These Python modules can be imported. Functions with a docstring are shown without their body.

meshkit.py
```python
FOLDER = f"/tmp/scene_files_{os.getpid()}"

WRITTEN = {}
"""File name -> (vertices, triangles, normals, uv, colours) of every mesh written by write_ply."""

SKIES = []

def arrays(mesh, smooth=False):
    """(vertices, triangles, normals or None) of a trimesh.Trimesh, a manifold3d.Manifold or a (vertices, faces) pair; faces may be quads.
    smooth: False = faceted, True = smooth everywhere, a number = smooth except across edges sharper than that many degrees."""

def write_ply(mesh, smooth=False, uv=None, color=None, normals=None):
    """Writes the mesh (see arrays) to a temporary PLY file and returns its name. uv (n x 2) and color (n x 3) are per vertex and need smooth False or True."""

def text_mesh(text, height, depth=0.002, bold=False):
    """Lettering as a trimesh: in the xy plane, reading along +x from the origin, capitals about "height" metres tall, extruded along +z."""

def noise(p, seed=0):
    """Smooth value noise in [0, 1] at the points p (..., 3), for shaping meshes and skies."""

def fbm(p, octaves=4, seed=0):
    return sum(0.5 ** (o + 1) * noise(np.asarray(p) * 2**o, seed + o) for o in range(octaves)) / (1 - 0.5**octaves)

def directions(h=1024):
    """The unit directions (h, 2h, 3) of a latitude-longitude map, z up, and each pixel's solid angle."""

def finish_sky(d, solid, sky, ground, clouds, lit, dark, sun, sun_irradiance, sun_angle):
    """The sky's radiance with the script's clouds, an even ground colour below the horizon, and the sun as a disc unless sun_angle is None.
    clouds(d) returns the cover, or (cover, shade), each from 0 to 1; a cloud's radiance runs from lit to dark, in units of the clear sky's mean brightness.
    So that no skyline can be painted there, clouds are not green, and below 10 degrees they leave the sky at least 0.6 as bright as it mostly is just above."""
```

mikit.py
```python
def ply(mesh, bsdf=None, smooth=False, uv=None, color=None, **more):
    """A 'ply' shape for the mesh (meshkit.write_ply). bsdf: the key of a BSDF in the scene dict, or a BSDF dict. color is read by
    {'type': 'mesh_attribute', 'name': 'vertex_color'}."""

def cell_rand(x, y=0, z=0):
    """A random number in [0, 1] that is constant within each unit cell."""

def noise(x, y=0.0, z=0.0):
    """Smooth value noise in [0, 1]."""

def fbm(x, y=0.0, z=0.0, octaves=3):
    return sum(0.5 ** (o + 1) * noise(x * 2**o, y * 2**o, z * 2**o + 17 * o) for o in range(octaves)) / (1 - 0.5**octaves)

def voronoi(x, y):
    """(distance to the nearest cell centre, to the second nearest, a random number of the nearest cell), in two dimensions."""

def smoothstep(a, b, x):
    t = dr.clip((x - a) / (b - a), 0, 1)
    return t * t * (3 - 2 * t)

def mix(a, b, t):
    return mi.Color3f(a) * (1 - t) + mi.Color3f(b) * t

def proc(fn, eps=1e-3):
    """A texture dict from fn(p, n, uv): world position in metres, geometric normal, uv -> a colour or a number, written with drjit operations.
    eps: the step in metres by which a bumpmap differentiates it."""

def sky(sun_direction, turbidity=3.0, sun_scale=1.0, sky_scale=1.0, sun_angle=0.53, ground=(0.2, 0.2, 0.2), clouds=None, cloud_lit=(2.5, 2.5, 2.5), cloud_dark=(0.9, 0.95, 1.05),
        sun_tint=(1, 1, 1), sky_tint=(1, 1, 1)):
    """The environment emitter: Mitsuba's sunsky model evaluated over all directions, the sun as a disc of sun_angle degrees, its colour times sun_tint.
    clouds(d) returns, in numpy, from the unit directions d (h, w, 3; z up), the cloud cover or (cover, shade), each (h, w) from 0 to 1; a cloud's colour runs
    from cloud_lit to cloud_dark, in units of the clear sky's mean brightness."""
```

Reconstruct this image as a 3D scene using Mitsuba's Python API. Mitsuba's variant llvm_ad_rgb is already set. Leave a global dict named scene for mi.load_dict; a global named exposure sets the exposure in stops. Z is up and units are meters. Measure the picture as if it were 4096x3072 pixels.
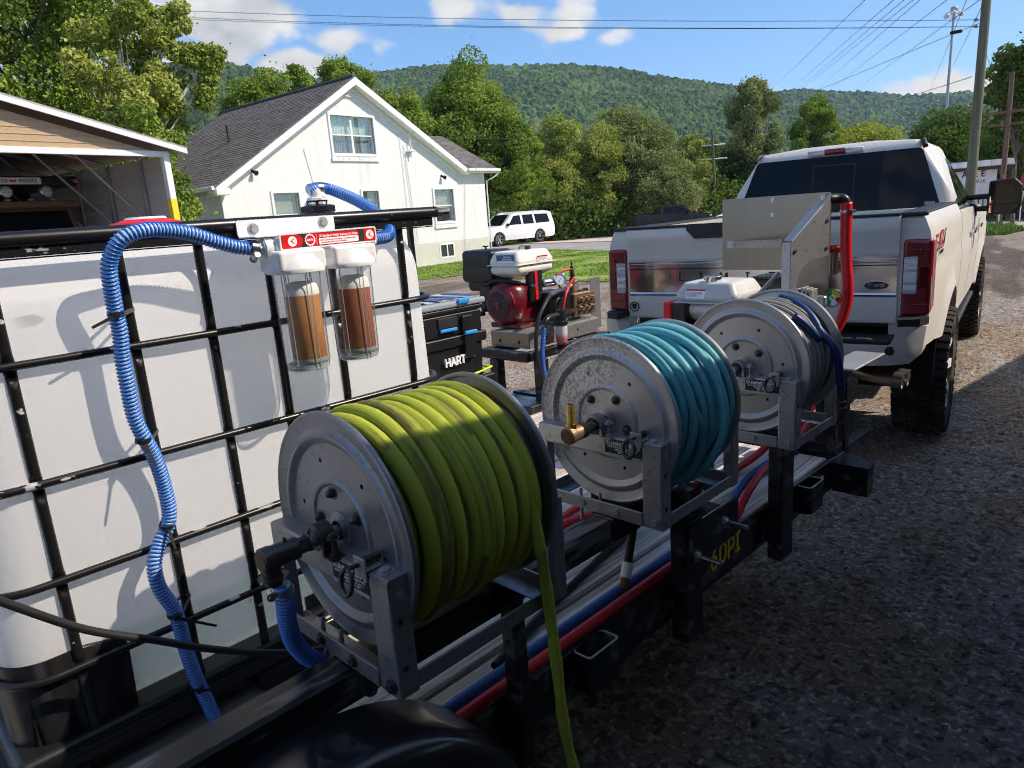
import math, random
import numpy as np, trimesh, mitsuba as mi, drjit as dr, manifold3d as m3, shapely
import shapely.geometry as sg
from shapely import affinity
import mikit, meshkit
from mikit import proc, noise, fbm, voronoi, cell_rand, smoothstep, mix

# ---------------------------------------------------------------- camera, sky, exposure
CAM_P = np.array([-1.2036, -1.6069, 1.774])
YAW, PITCH, ROLL, FOV = 0.7921, 0.2332, -0.0735, 71.855
_f = np.array([math.cos(YAW) * math.cos(PITCH), math.sin(YAW) * math.cos(PITCH), -math.sin(PITCH)])
_r = np.cross(_f, [0, 0, 1]); _r /= np.linalg.norm(_r); _u = np.cross(_r, _f)
_up = -_r * math.sin(ROLL) + _u * math.cos(ROLL)
T4 = mi.ScalarTransform4f
scene, labels = {}, {}
scene['camera'] = {'type': 'perspective', 'fov': FOV, 'fov_axis': 'x', 'near_clip': 0.02, 'far_clip': 8000.0,
                   'to_world': T4().look_at(origin=CAM_P.tolist(), target=(CAM_P + _f).tolist(), up=_up.tolist())}
exposure = 2.4


def cloud_fn(d):
    az = np.degrees(np.arctan2(d[..., 1], d[..., 0])); el = np.degrees(np.arcsin(np.clip(d[..., 2], -1, 1)))
    q = np.stack([az / 4.2, el / 2.6, az * 0], -1)
    n = meshkit.fbm(q, 6, 3) * 0.55 + meshkit.fbm(q * 2.7, 6, 11) * 0.45
    m = np.zeros_like(az)
    # big bank on the left, puffs in the middle, a low line at the right, scattered fair-weather cloud elsewhere
    for a, e, sa, se, k in ((72, 15.5, 9, 5, 1.0), (63.5, 14.2, 5.5, 2.6, .95), (60.0, 11.6, 2.6, 1.5, .95), (57, 13.3, 2.4, 1.2, .7), (66, 12.2, 4, 1.6, .8), (53.2, 12.8, 1.3, .9, .42), (46.5, 14.6, 4.2, 1.5, .72), (43, 14.2, 2.6, 1.0, .62),
                            (39.2, 13.6, 2.2, 1.7, .88), (36.2, 12.1, 2.0, .6, .60), (24, 7.4, 2.6, .6, .5), (14.0, 6.4, 4.0, 1.1, .85), (5, 7.6, 5, 2.4, .8)):
        m = np.maximum(m, k * np.exp(-(((az - a) / sa) ** 2 + ((el - e) / se) ** 2)))
    other = (np.abs(((az - 40 + 180) % 360) - 180) > 50) * 0.33 * np.clip((el - 4) / 10, 0, 1)
    m = np.maximum(m, other)
    c = np.clip((m * 1.12 + (n - 0.5) * 1.9 - 0.30) / 0.50, 0, 1)
    c = c * c * (3 - 2 * c)
    sh = np.clip((meshkit.fbm(q * 1.1 + 5.3, 5, 7) - 0.40) * 3.2, 0, 1) * np.clip((az - 50) / 12, 0.35, 1) * 0.95
    return c, sh


SUN = np.array([0.82, -1.0, 1.18]); SUN /= np.linalg.norm(SUN)
scene['sky_light'] = mikit.sky(SUN.tolist(), turbidity=3.0, clouds=cloud_fn, sky_scale=1.0, sun_scale=.72, cloud_lit=(2.0, 2.02, 2.05), cloud_dark=(1.0, 1.12, 1.28), sun_tint=(.93, .99, 1.13), sky_tint=(.70, .86, 1.02))

# ---------------------------------------------------------------- helpers
rng = np.random.default_rng(7)
Z = np.array([0, 0, 1.0])


def key_of(k):
    if k not in scene and k not in labels:
        return k
    i = 1
    while f'{k}_{i:03d}' in scene or f'{k}_{i:03d}' in labels:
        i += 1
    return f'{k}_{i:03d}'


def thing(name, label, cat, group=None):
    k = key_of(name)
    labels[k] = {'label': label, 'category': cat}
    if group:
        labels[k]['group'] = group
    return k


_taken = {}


def add(parent, name, mesh, bsdf, smooth=30, label=None, kind=None, uv=None, color=None, **more):
    """One part (or, with parent None, one top-level piece) as ONE entry of the scene."""
    k = f'{parent}__{name}' if parent else name
    n = _taken.get(k, 0); _taken[k] = n + 1
    if n:
        k = f'{k}_{n:03d}'
    if isinstance(mesh, list):
        mesh = cat(mesh)
    if uv is not None or color is not None:
        smooth = bool(smooth)
    scene[k] = mikit.ply(mesh, bsdf, smooth=smooth, uv=uv, color=color, **more)
    e = {}
    if label: e['label'] = label
    if kind: e['kind'] = kind
    if e: labels[k] = {**labels.get(k, {}), **e}
    return k


def whole(name, label, catg, mesh, bsdf, smooth=30, group=None, **more):
    k = thing(name, label, catg, group)
    if isinstance(mesh, list):
        mesh = cat(mesh)
    scene[k] = mikit.ply(mesh, bsdf, smooth=bool(smooth) if ('uv' in more or 'color' in more) else smooth, **more)
    return k


def struct(name, mesh, bsdf, smooth=False, label=None, **more):
    scene[name] = mikit.ply(mesh, bsdf, smooth=smooth, **more)
    labels[name] = {'kind': 'structure'}
    if label: labels[name]['label'] = label
    return name


def tm(v, f):
    return trimesh.Trimesh(np.asarray(v, float), np.asarray(f), process=False)


def cat(ms):
    vs, fs, n = [], [], 0
    for m in ms:
        v, f = np.asarray(m.vertices), np.asarray(m.faces)
        vs.append(v); fs.append(f + n); n += len(v)
    return tm(np.vstack(vs), np.vstack(fs))


def man(m):
    x = m.to_mesh(); return tm(x.vert_properties[:, :3], x.tri_verts)


def to_man(m):
    m = trimesh.Trimesh(m.vertices, m.faces, process=True)
    return m3.Manifold(m3.Mesh(np.asarray(m.vertices, np.float32), np.asarray(m.faces, np.uint32)))


def rotm(axis, a):
    return trimesh.transformations.rotation_matrix(a, axis)


def fr(o, x, y=None, z=None):
    """4x4 frame: origin o, x axis, and y or z axis hint."""
    x = np.asarray(x, float); x = x / np.linalg.norm(x)
    if z is not None:
        z = np.asarray(z, float); y = np.cross(z, x); y /= np.linalg.norm(y); z = np.cross(x, y)
    else:
        y = np.asarray(y, float); z = np.cross(x, y); z /= np.linalg.norm(z); y = np.cross(z, x)
    M = np.eye(4); M[:3, 0], M[:3, 1], M[:3, 2], M[:3, 3] = x, y, z, o
    return M


def xf(m, M):
    m = tm(m.vertices, m.faces)
    m.vertices = m.vertices @ M[:3, :3].T + M[:3, 3]
    if np.linalg.det(M[:3, :3]) < 0:
        m.faces = m.faces[:, ::-1]
    return m


def mv(m, x=0, y=0, z=0):
    return tm(np.asarray(m.vertices) + [x, y, z], m.faces)


def rz(m, a, o=(0, 0, 0)):
    c, s = math.cos(a), math.sin(a); v = np.asarray(m.vertices) - o
    return tm(np.stack([c * v[:, 0] - s * v[:, 1], s * v[:, 0] + c * v[:, 1], v[:, 2]], 1) + o, m.faces)


def hull(p):
    h = m3.Manifold.hull_points(np.asarray(p, float))
    return man(h)


def box(x0, x1, y0, y1, z0, z1, ch=0.002):
    """Chamfered box."""
    x0, x1 = min(x0, x1), max(x0, x1); y0, y1 = min(y0, y1), max(y0, y1); z0, z1 = min(z0, z1), max(z0, z1)
    ch = min(ch, (x1 - x0) * .4, (y1 - y0) * .4, (z1 - z0) * .4)
    if ch <= 0:
        return tm(*_cube(x0, x1, y0, y1, z0, z1))
    p = []
    for a in (0, 1):
        for b in (0, 1):
            for c in (0, 1):
                q = np.array([(x0, x1)[a], (y0, y1)[b], (z0, z1)[c]]); s = np.array([1 - 2 * a, 1 - 2 * b, 1 - 2 * c]) * ch
                for k in range(3):
                    t = q + s; t[k] = q[k]; p.append(t)
    return hull(p)


def _cube(x0, x1, y0, y1, z0, z1):
    v = [(x, y, z) for x in (x0, x1) for y in (y0, y1) for z in (z0, z1)]
    f = [[0, 1, 3], [0, 3, 2], [4, 6, 7], [4, 7, 5], [0, 4, 5], [0, 5, 1], [2, 3, 7], [2, 7, 6], [0, 2, 6], [0, 6, 4], [1, 5, 7], [1, 7, 3]]
    return v, f


def rbox(x0, x1, y0, y1, z0, z1, r, n=4):
    """Round-edged box: hull of eight spheres."""
    s = trimesh.creation.uv_sphere(1, count=[2 * n + 1, 4 * n]).vertices * r
    p = [s + [x, y, z] for x in (x0 + r, x1 - r) for y in (y0 + r, y1 - r) for z in (z0 + r, z1 - r)]
    return hull(np.vstack(p))


def ring_frames(p, closed=False):
    p = np.asarray(p, float); t = np.gradient(p, axis=0)
    if closed:
        t = np.roll(p, -1, 0) - np.roll(p, 1, 0)
    t /= np.linalg.norm(t, axis=1, keepdims=True) + 1e-12
    a = np.zeros_like(p); ref = np.array([0, 0, 1.0]) if abs(t[0, 2]) < .9 else np.array([1.0, 0, 0])
    a[0] = np.cross(t[0], ref); a[0] /= np.linalg.norm(a[0])
    for i in range(1, len(p)):
        v = a[i - 1] - t[i] * (a[i - 1] @ t[i]); a[i] = v / (np.linalg.norm(v) + 1e-12)
    return t, a, np.cross(t, a)


def tube(p, r, n=10, cap=True, closed=False, uv=False):
    """Round tube along the points p; r may vary."""
    p = np.asarray(p, float); m = len(p); r = np.broadcast_to(np.asarray(r, float), (m,))
    t, a, b = ring_frames(p, closed)
    k = n + 1 if uv else n
    ang = np.arange(k) * 2 * np.pi / n
    v = p[:, None] + r[:, None, None] * (np.cos(ang)[None, :, None] * a[:, None] + np.sin(ang)[None, :, None] * b[:, None])
    i, j = np.meshgrid(np.arange(m if closed else m - 1), np.arange(n), indexing='ij')
    i2 = (i + 1) % m; j2 = j + 1 if uv else (j + 1) % n
    q = np.stack([i * k + j, i * k + j2, i2 * k + j2, i2 * k + j], -1).reshape(-1, 4)
    f = [q[:, [0, 1, 2]], q[:, [0, 2, 3]]]
    v = v.reshape(-1, 3)
    if cap and not closed and not uv:
        c0, c1 = len(v), len(v) + 1
        v = np.vstack([v, p[:1], p[-1:]]); jj = np.arange(n)
        f.append(np.stack([jj * 0 + c0, (jj + 1) % n, jj], 1))
        f.append(np.stack([jj * 0 + c1, (m - 1) * n + jj, (m - 1) * n + (jj + 1) % n], 1))
    out = tm(v, np.vstack(f))
    if not uv:
        return out
    L = np.concatenate([[0], np.cumsum(np.linalg.norm(np.diff(p, axis=0), axis=1))])
    UV = np.stack(np.meshgrid(L, np.arange(k) / n, indexing='ij'), -1).reshape(-1, 2)
    return out, UV


def spl(pts, n=8, closed=False):
    """Catmull-Rom through the points."""
    P = np.asarray(pts, float)
    if closed:
        Q = np.vstack([P[-1:], P, P[:2]])
    else:
        Q = np.vstack([2 * P[:1] - P[1:2], P, 2 * P[-1:] - P[-2:-1]])
    out = []
    for i in range(len(Q) - 3):
        a, b, c, d = Q[i:i + 4]
        for t in np.arange(n) / n:
            out.append(.5 * (2 * b + (c - a) * t + (2 * a - 5 * b + 4 * c - d) * t * t + (3 * b - a - 3 * c + d) * t ** 3))
    if not closed:
        out.append(P[-1])
    return np.array(out)


def resample(p, step):
    p = np.asarray(p, float); L = np.concatenate([[0], np.cumsum(np.linalg.norm(np.diff(p, axis=0), axis=1))])
    s = np.linspace(0, L[-1], max(2, int(L[-1] / step) + 1))
    return np.stack([np.interp(s, L, p[:, k]) for k in range(3)], 1)


def cyl(p0, p1, r, n=20, r1=None, ch=0.0):
    p0, p1 = np.asarray(p0, float), np.asarray(p1, float); r1 = r if r1 is None else r1
    if ch:
        d = (p1 - p0) / np.linalg.norm(p1 - p0)
        return tube([p0, p0 + d * ch, p1 - d * ch, p1], [r - ch, r, r1, r1 - ch], n)
    return tube([p0, p1], [r, r1], n)


def lathe(prof, o, ax, n=48, a0=0, a1=2 * np.pi):
    """prof [(radius, along)], revolved about the axis ax at o."""
    ax = np.asarray(ax, float); ax /= np.linalg.norm(ax)
    ref = Z if abs(ax[2]) < .9 else np.array([1.0, 0, 0])
    u = np.cross(ref, ax); u /= np.linalg.norm(u); w = np.cross(ax, u)
    pr = np.asarray(prof, float); full = abs(a1 - a0 - 2 * np.pi) < 1e-6
    k = n if full else n + 1
    ang = a0 + (a1 - a0) * np.arange(k) / n
    d = np.cos(ang)[:, None] * u + np.sin(ang)[:, None] * w
    v = (np.asarray(o) + pr[None, :, 1:2] * ax + pr[None, :, 0:1] * d[:, None]).reshape(-1, 3)
    m = len(pr); i, j = np.meshgrid(np.arange(n), np.arange(m - 1), indexing='ij'); i2 = (i + 1) % k
    q = np.stack([i * m + j, i2 * m + j, i2 * m + j + 1, i * m + j + 1], -1).reshape(-1, 4)
    f = np.vstack([q[:, [0, 1, 2]], q[:, [0, 2, 3]]])
    ar = np.linalg.norm(np.cross(v[f[:, 1]] - v[f[:, 0]], v[f[:, 2]] - v[f[:, 0]]), axis=1)
    return tm(v, f[ar > 1e-14])


def poly(pts, holes=()):
    return sg.Polygon(pts, holes)


def prism(pg, depth, M=None):
    """Polygon (2-D) extruded along +z by depth, then put in frame M."""
    gs = getattr(pg, 'geoms', [pg])
    m = cat([trimesh.creation.extrude_polygon(g, depth, engine='earcut') for g in gs if g.area > 1e-10])
    return m if M is None else xf(m, M)


def mprism(pg, depth):
    """The same as a manifold3d solid (clean booleans)."""
    gs = getattr(pg, 'geoms', [pg]); cs = []
    for g in gs:
        g = sg.polygon.orient(g)
        cs += [np.array(g.exterior.coords)[:-1]] + [np.array(h.coords)[:-1] for h in g.interiors]
    return m3.Manifold.extrude(m3.CrossSection(cs, m3.FillRule.Positive), depth)


def rect(x0, y0, x1, y1, r=0.0):
    b = sg.box(min(x0, x1), min(y0, y1), max(x0, x1), max(y0, y1))
    return b.buffer(-r).buffer(r, 6) if r else b


def text(s, h, M, depth=0.0015, bold=True, center=True, width=None):
    m = meshkit.text_mesh(s, h, depth, bold)
    if width is not None:
        m.vertices[:, 0] *= width / max(np.ptp(m.vertices[:, 0]), 1e-6)
    if center:
        m.vertices[:, 0] -= (m.vertices[:, 0].min() + m.vertices[:, 0].max()) / 2
    return xf(m, M)


def hexnut(o, ax, r, h, dome=False):
    m = lathe([(0, 0), (r * .95, 0), (r, h * .1), (r, h * .85), (r * .9, h), (0, h)], o, ax, 6)
    w = lathe([(r * 1.5, 0), (r * 1.5, h * .15), (r * .6, h * .16)], o, ax, 20)
    ms = [m, w]
    if dome:
        a = np.linspace(0, np.pi / 2, 6)
        ms.append(lathe([(r * .82 * math.cos(t), h + r * .9 * math.sin(t)) for t in a], o, ax, 16))
    return cat(ms)


def bolt(o, ax, r=.008, h=.007):
    return hexnut(np.asarray(o, float), ax, r, h)


def helix(p, R, r, pitch, seg=12, n=5):
    """A round rib wound about the path p."""
    p = resample(p, pitch / seg); t, a, b = ring_frames(p)
    th = np.arange(len(p)) * 2 * np.pi / seg
    return tube(p + R * (np.cos(th)[:, None] * a + np.sin(th)[:, None] * b), r, n)


def grid(xs, ys, zf):
    X, Y = np.meshgrid(xs, ys, indexing='ij'); V = np.stack([X, Y, zf(X, Y)], -1).reshape(-1, 3)
    n, m = X.shape; i, j = np.meshgrid(np.arange(n - 1), np.arange(m - 1), indexing='ij')
    q = np.stack([i * m + j, (i + 1) * m + j, (i + 1) * m + j + 1, i * m + j + 1], -1).reshape(-1, 4)
    return tm(V, np.vstack([q[:, [0, 1, 2]], q[:, [0, 2, 3]]]))


# ---------------------------------------------------------------- materials
def col(c):
    return {'type': 'rgb', 'value': list(c)} if isinstance(c, (tuple, list)) else c


def mat(name, c, rough=.5, metal=0., spec=.5, two=True, **k):
    d = {'type': 'principled', 'base_color': col(c), 'roughness': rough if isinstance(rough, dict) else float(rough), 'metallic': float(metal), 'specular': float(spec)}
    for a, b in k.items():
        if a != 'bump': d[a] = b
    if 'bump' in k:
        fn, eps = k['bump']
        d = {'type': 'bumpmap', 'arbitrary': proc(fn, eps), 'scale': 1.0, 'bsdf': d}
    scene[name] = {'type': 'twosided', 'bsdf': d} if two else d
    return name


def c3(r, g, b):
    return mi.Color3f(r, g, b)
def speck(base, dark, sc=140., lo=.62, hi=.72, big=3.0, amt=.12):
    def f(p, n, uv):
        s = smoothstep(lo, hi, fbm(p.x * sc, p.y * sc, p.z * sc, 2)) * .7
        b = fbm(p.x * big, p.y * big, p.z * big, 3) - .5
        return mix(base, dark, s) * (1 + amt * 2 * b)
    return f


def vary(base, sc, amt, oct=3, tint=None):
    def f(p, n, uv):
        b = fbm(p.x * sc, p.y * sc, p.z * sc, oct) - .5
        c = mi.Color3f(base) * (1 + 2 * amt * b)
        if tint is not None:
            c = dr.lerp(c, mi.Color3f(tint), dr.clip(smoothstep(.52, .7, fbm(p.x * sc * .6 + 9, p.y * sc * .6, p.z * sc * .6 + 4, 4)), 0, 1) * .8)
        return c
    return f


# --- ground
def dirt_c(p, n, uv):
    x, y = p.x, p.y
    a = fbm(x * .35, y * .9, 0, 4); b = fbm(x * 3.1, y * 3.1, 3, 4); c = fbm(x * 23, y * 23, 5, 3); g = noise(x * 90, y * 90, 1)
    # packed clay tone, grey stone dust and darker damp ruts that follow the driving direction
    base = mix((.235, .185, .14), (.255, .225, .20), smoothstep(.38, .62, b))
    rut = smoothstep(.5, .66, fbm(x * .22 + 3, y * 1.3 - x * .35, 7, 4))
    base = base * (.88 - .46 * rut)
    # dark soil beside the shed, its colour deepened further to darken the shade there
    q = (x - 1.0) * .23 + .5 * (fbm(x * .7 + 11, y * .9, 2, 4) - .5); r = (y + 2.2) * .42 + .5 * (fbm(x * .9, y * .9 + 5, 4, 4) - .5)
    soil_shade = smoothstep(1.25, .55, dr.sqrt(q * q + r * r))
    base = base * (1 - .45 * soil_shade)
    s = smoothstep(.62, .8, noise(x * 60, y * 60, 9)); d = smoothstep(.66, .8, noise(x * 38, y * 38, 4))
    return base * (.45 + .7 * c + .4 * g + .9 * s * s) * (1 - .5 * d) * (.8 + .4 * a)


def dirt_h(p, n, uv):
    x, y = p.x, p.y
    d1, d2, r = voronoi(x * 34, y * 34)
    e1, e2, r2 = voronoi(x * 80, y * 80)
    return .010 * dr.maximum(0, .5 - d1) * smoothstep(.3, .7, r) + .004 * dr.maximum(0, .5 - e1) + .012 * fbm(x * 9, y * 9, 0, 3)


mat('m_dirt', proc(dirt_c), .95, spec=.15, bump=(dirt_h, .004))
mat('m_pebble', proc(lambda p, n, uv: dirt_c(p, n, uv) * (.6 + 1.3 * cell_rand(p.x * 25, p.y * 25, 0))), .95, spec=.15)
mat('m_asphalt', proc(lambda p, n, uv: mi.Color3f(.235, .225, .22) * (.75 + .3 * fbm(p.x * .8, p.y * .8, 0, 3) + .25 * noise(p.x * 30, p.y * 30))), .9, spec=.2)
mat('m_road', proc(lambda p, n, uv: mi.Color3f(.40, .335, .29) * (.78 + .3 * fbm(p.x * .15, p.y * .6, 0, 4) + .15 * noise(p.x * 12, p.y * 12))), .9, spec=.2)
mat('m_line', (.75, .73, .68), .8)
mat('m_lawn', proc(lambda p, n, uv: mix((.12, .20, .03), (.22, .23, .08), smoothstep(.45, .7, fbm(p.x * .8, p.y * .8, 0, 4))) * (.6 + .8 * noise(p.x * 14, p.y * 14))), 1., spec=.1)
mat('m_grass', proc(lambda p, n, uv: mix((.12, .23, .03), (.20, .28, .055), noise(p.x * 3, p.y * 3, 2))), .8, spec=.2)

# --- hills and leaves
def hill_c(p, n, uv):
    a = fbm(p.x * .11, p.y * .11, p.z * .11, 3); b = fbm(p.x * .010, p.y * .010, 0, 3); k = noise(p.x * .16, p.y * .16, 3)
    c = mix((.030, .062, .028), (.080, .130, .040), smoothstep(.3, .7, .6 * k + .4 * a))
    c = mix(c, (.11, .13, .05), smoothstep(.70, .80, noise(p.x * .12 + 9, p.y * .12, 5)) * .7)
    return c * (.55 + .9 * b)


mat('m_hill', proc(hill_c), 1., spec=.05)


def leaf(name, c1, c2, trans=.25, sc=.9):
    fn = lambda p, n, uv: mix(c1, c2, smoothstep(.3, .7, noise(p.x * sc, p.y * sc, p.z * sc))) * (.8 + .4 * cell_rand(p.x * 9, p.y * 9, p.z * 9))
    scene[name] = {'type': 'principledthin', 'base_color': proc(fn), 'roughness': .45, 'diff_trans': trans * 2, 'spec_trans': 0., 'eta': 1.35}
    return name


leaf('m_leaf_dark', (.10, .16, .035), (.17, .25, .05))
leaf('m_leaf_mid', (.17, .26, .045), (.30, .40, .07))
leaf('m_leaf_light', (.28, .35, .07), (.44, .48, .12))
leaf('m_leaf_willow', (.20, .25, .09), (.34, .38, .14))
leaf('m_leaf_yellow', (.30, .36, .05), (.46, .50, .09))
mat('m_bark', proc(lambda p, n, uv: mix((.10, .08, .06), (.21, .18, .15), noise(p.x * 12, p.y * 12, p.z * 2.5))), .95)
mat('m_bark_pale', proc(lambda p, n, uv: mix((.30, .27, .22), (.62, .58, .50), smoothstep(.35, .6, fbm(p.x * 5, p.y * 5, p.z * 2, 3)))), .9)

# --- house and sheds
mat('m_stucco', proc(lambda p, n, uv: mi.Color3f(.80, .80, .79) * (.88 + .14 * fbm(p.x * 1.3, p.y * 1.3, p.z * .5, 4)) * (1 - .10 * smoothstep(.55, .75, fbm(p.x * 5, p.y * 5, p.z * .5, 3)))), .85, spec=.2, bump=(lambda p, n, uv: .006 * fbm(p.x * 5, p.y * 5, p.z * 5, 4), .01))
mat('m_found', proc(vary((.62, .60, .54), 1.6, .12)), .9, spec=.2)
mat('m_white', (.80, .80, .79), .45)
mat('m_whitemetal', proc(vary((.74, .75, .76), 3., .05)), .4)
mat('m_shingle', proc(lambda p, n, uv: mi.Color3f(.120, .114, .113) * (.65 + .5 * cell_rand(p.x * 3.1, p.y * 3.1, p.z * 9) + .35 * noise(p.x * 20, p.y * 20, p.z * 20))), .95, spec=.2)
mat('m_pane', (.035, .045, .045), .04, spec=.6)
mat('m_curtain', (.45, .56, .50), .9)
mat('m_blind', (.33, .38, .29), .9)
mat('m_tan', proc(vary((.43, .30, .18), 1.5, .05)), .5)
mat('m_liner', proc(vary((.48, .47, .45), 1.5, .08)), .6)
mat('m_tanroof', proc(vary((.13, .10, .085), 1.5, .1)), .6)
mat('m_galv', proc(vary((.42, .43, .44), 4., .15)), .5, metal=.7)
mat('m_yellow', (.85, .62, .02), .5)
mat('m_pole', proc(lambda p, n, uv: mix((.12, .12, .085), (.22, .21, .15), noise(p.x * 14, p.y * 14, p.z * .9))), .95, spec=.1)
mat('m_polebrown', proc(lambda p, n, uv: mix((.13, .09, .065), (.22, .16, .12), noise(p.x * 14, p.y * 14, p.z * .9))), .95, spec=.1)
mat('m_wire', (.05, .05, .053), .5)
mat('m_darkwood', (.06, .045, .035), .8)
mat('m_umbrella', (.30, .05, .07), .8)

# --- plastics, rubber, paint
mat('m_black', proc(vary((.012, .012, .013), 6., .3)), .35, spec=.45)
mat('m_blackpaint', proc(lambda p, n, uv: mix((.010, .011, .015), (.11, .11, .112), smoothstep(.60, .74, fbm(p.x * 14, p.y * 16, p.z * 16, 4)) * .8)), proc(lambda p, n, uv: .14 + .35 * smoothstep(.4, .65, fbm(p.x * 6, p.y * 17, p.z * 17, 4))), spec=.5)
mat("m_cage", proc(lambda p, n, uv: mix((.010, .010, .011), (.55, .55, .56), smoothstep(.70, .74, fbm(p.x * 26, p.y * 40, p.z * 40, 4)) * smoothstep(.45, .7, noise(p.x * 6, p.y * 6, p.z * 6)))), .30, spec=.5)
mat("m_fender", (.010, .011, .014), proc(lambda p, n, uv: .07 + .25 * smoothstep(.45, .7, fbm(p.x * 5, p.y * 5, p.z * 5, 4))), spec=.55, clearcoat=.6)
mat('m_blackmatt', (.016, .016, .017), .75, spec=.25)
mat('m_beam', proc(lambda p, n, uv: mix((.012, .012, .016), (.17, .165, .16), smoothstep(.47, .66, fbm(p.x * 7, p.y * 34, p.z * 34, 4)) * .85)), .32, spec=.5)
mat('m_rubber', proc(vary((.035, .034, .033), 9., .25)), .85, spec=.2)
mat('m_tyre', proc(lambda p, n, uv: mix((.028, .027, .026), (.10, .088, .075), smoothstep(.42, .7, fbm(p.x * 7, p.y * 7, p.z * 7, 4)) * .8)), .9, spec=.15)
mat('m_hosewhite', (.50, .62, .80), .25, spec=.5)
mat('m_blue', (.022, .15, .56), .25, spec=.5)
mat('m_bluewall', (.03, .07, .22), .4)
mat('m_darkblue', (.012, .035, .13), .4, spec=.4)
mat('m_skyblue', (.02, .28, .72), .4)
mat('m_red', (.62, .012, .02), .35, spec=.5)
mat('m_redhose', proc(vary((.56, .022, .03), 8., .1)), .45, spec=.4)
mat('m_engred', (.11, .003, .010), .28, spec=.6)
mat('m_cream', (.72, .69, .60), .3, spec=.5, clearcoat=.4)
mat('m_filterwhite', proc(vary((.76, .77, .78), 7., .03)), .4)
mat('m_tankwhite', (.52, .52, .51), .3, spec=.5, clearcoat=.4)
mat('m_bowl', proc(lambda p, n, uv: mix((.50, .12, .12), (.62, .58, .58), smoothstep(1.03, 1.075, p.z))), .15, spec=.6)
mat('m_print', (.86, .86, .86), .6)
mat('m_ink', (.012, .012, .014), .6)
mat('m_printgrey', (.22, .22, .23), .7)
mat('m_bluelab', (.05, .09, .20), .4)
mat('m_lime', (.62, .80, .02), .6)
mat('m_clearlid', (.30, .33, .35), .12, spec=.6)
mat('m_letteryellow', proc(lambda p, n, uv: mix((.85, .60, .04), (.35, .26, .05), smoothstep(.55, .68, fbm(p.x * 40, p.y * 40, p.z * 40, 3)) * .7)), .7)
mat('m_green', (.03, .38, .08), .5)
mat('m_letteryellow2', (.85, .70, .05), .5)
mat('m_redmesh', (.70, .30, .30), .6)
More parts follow.
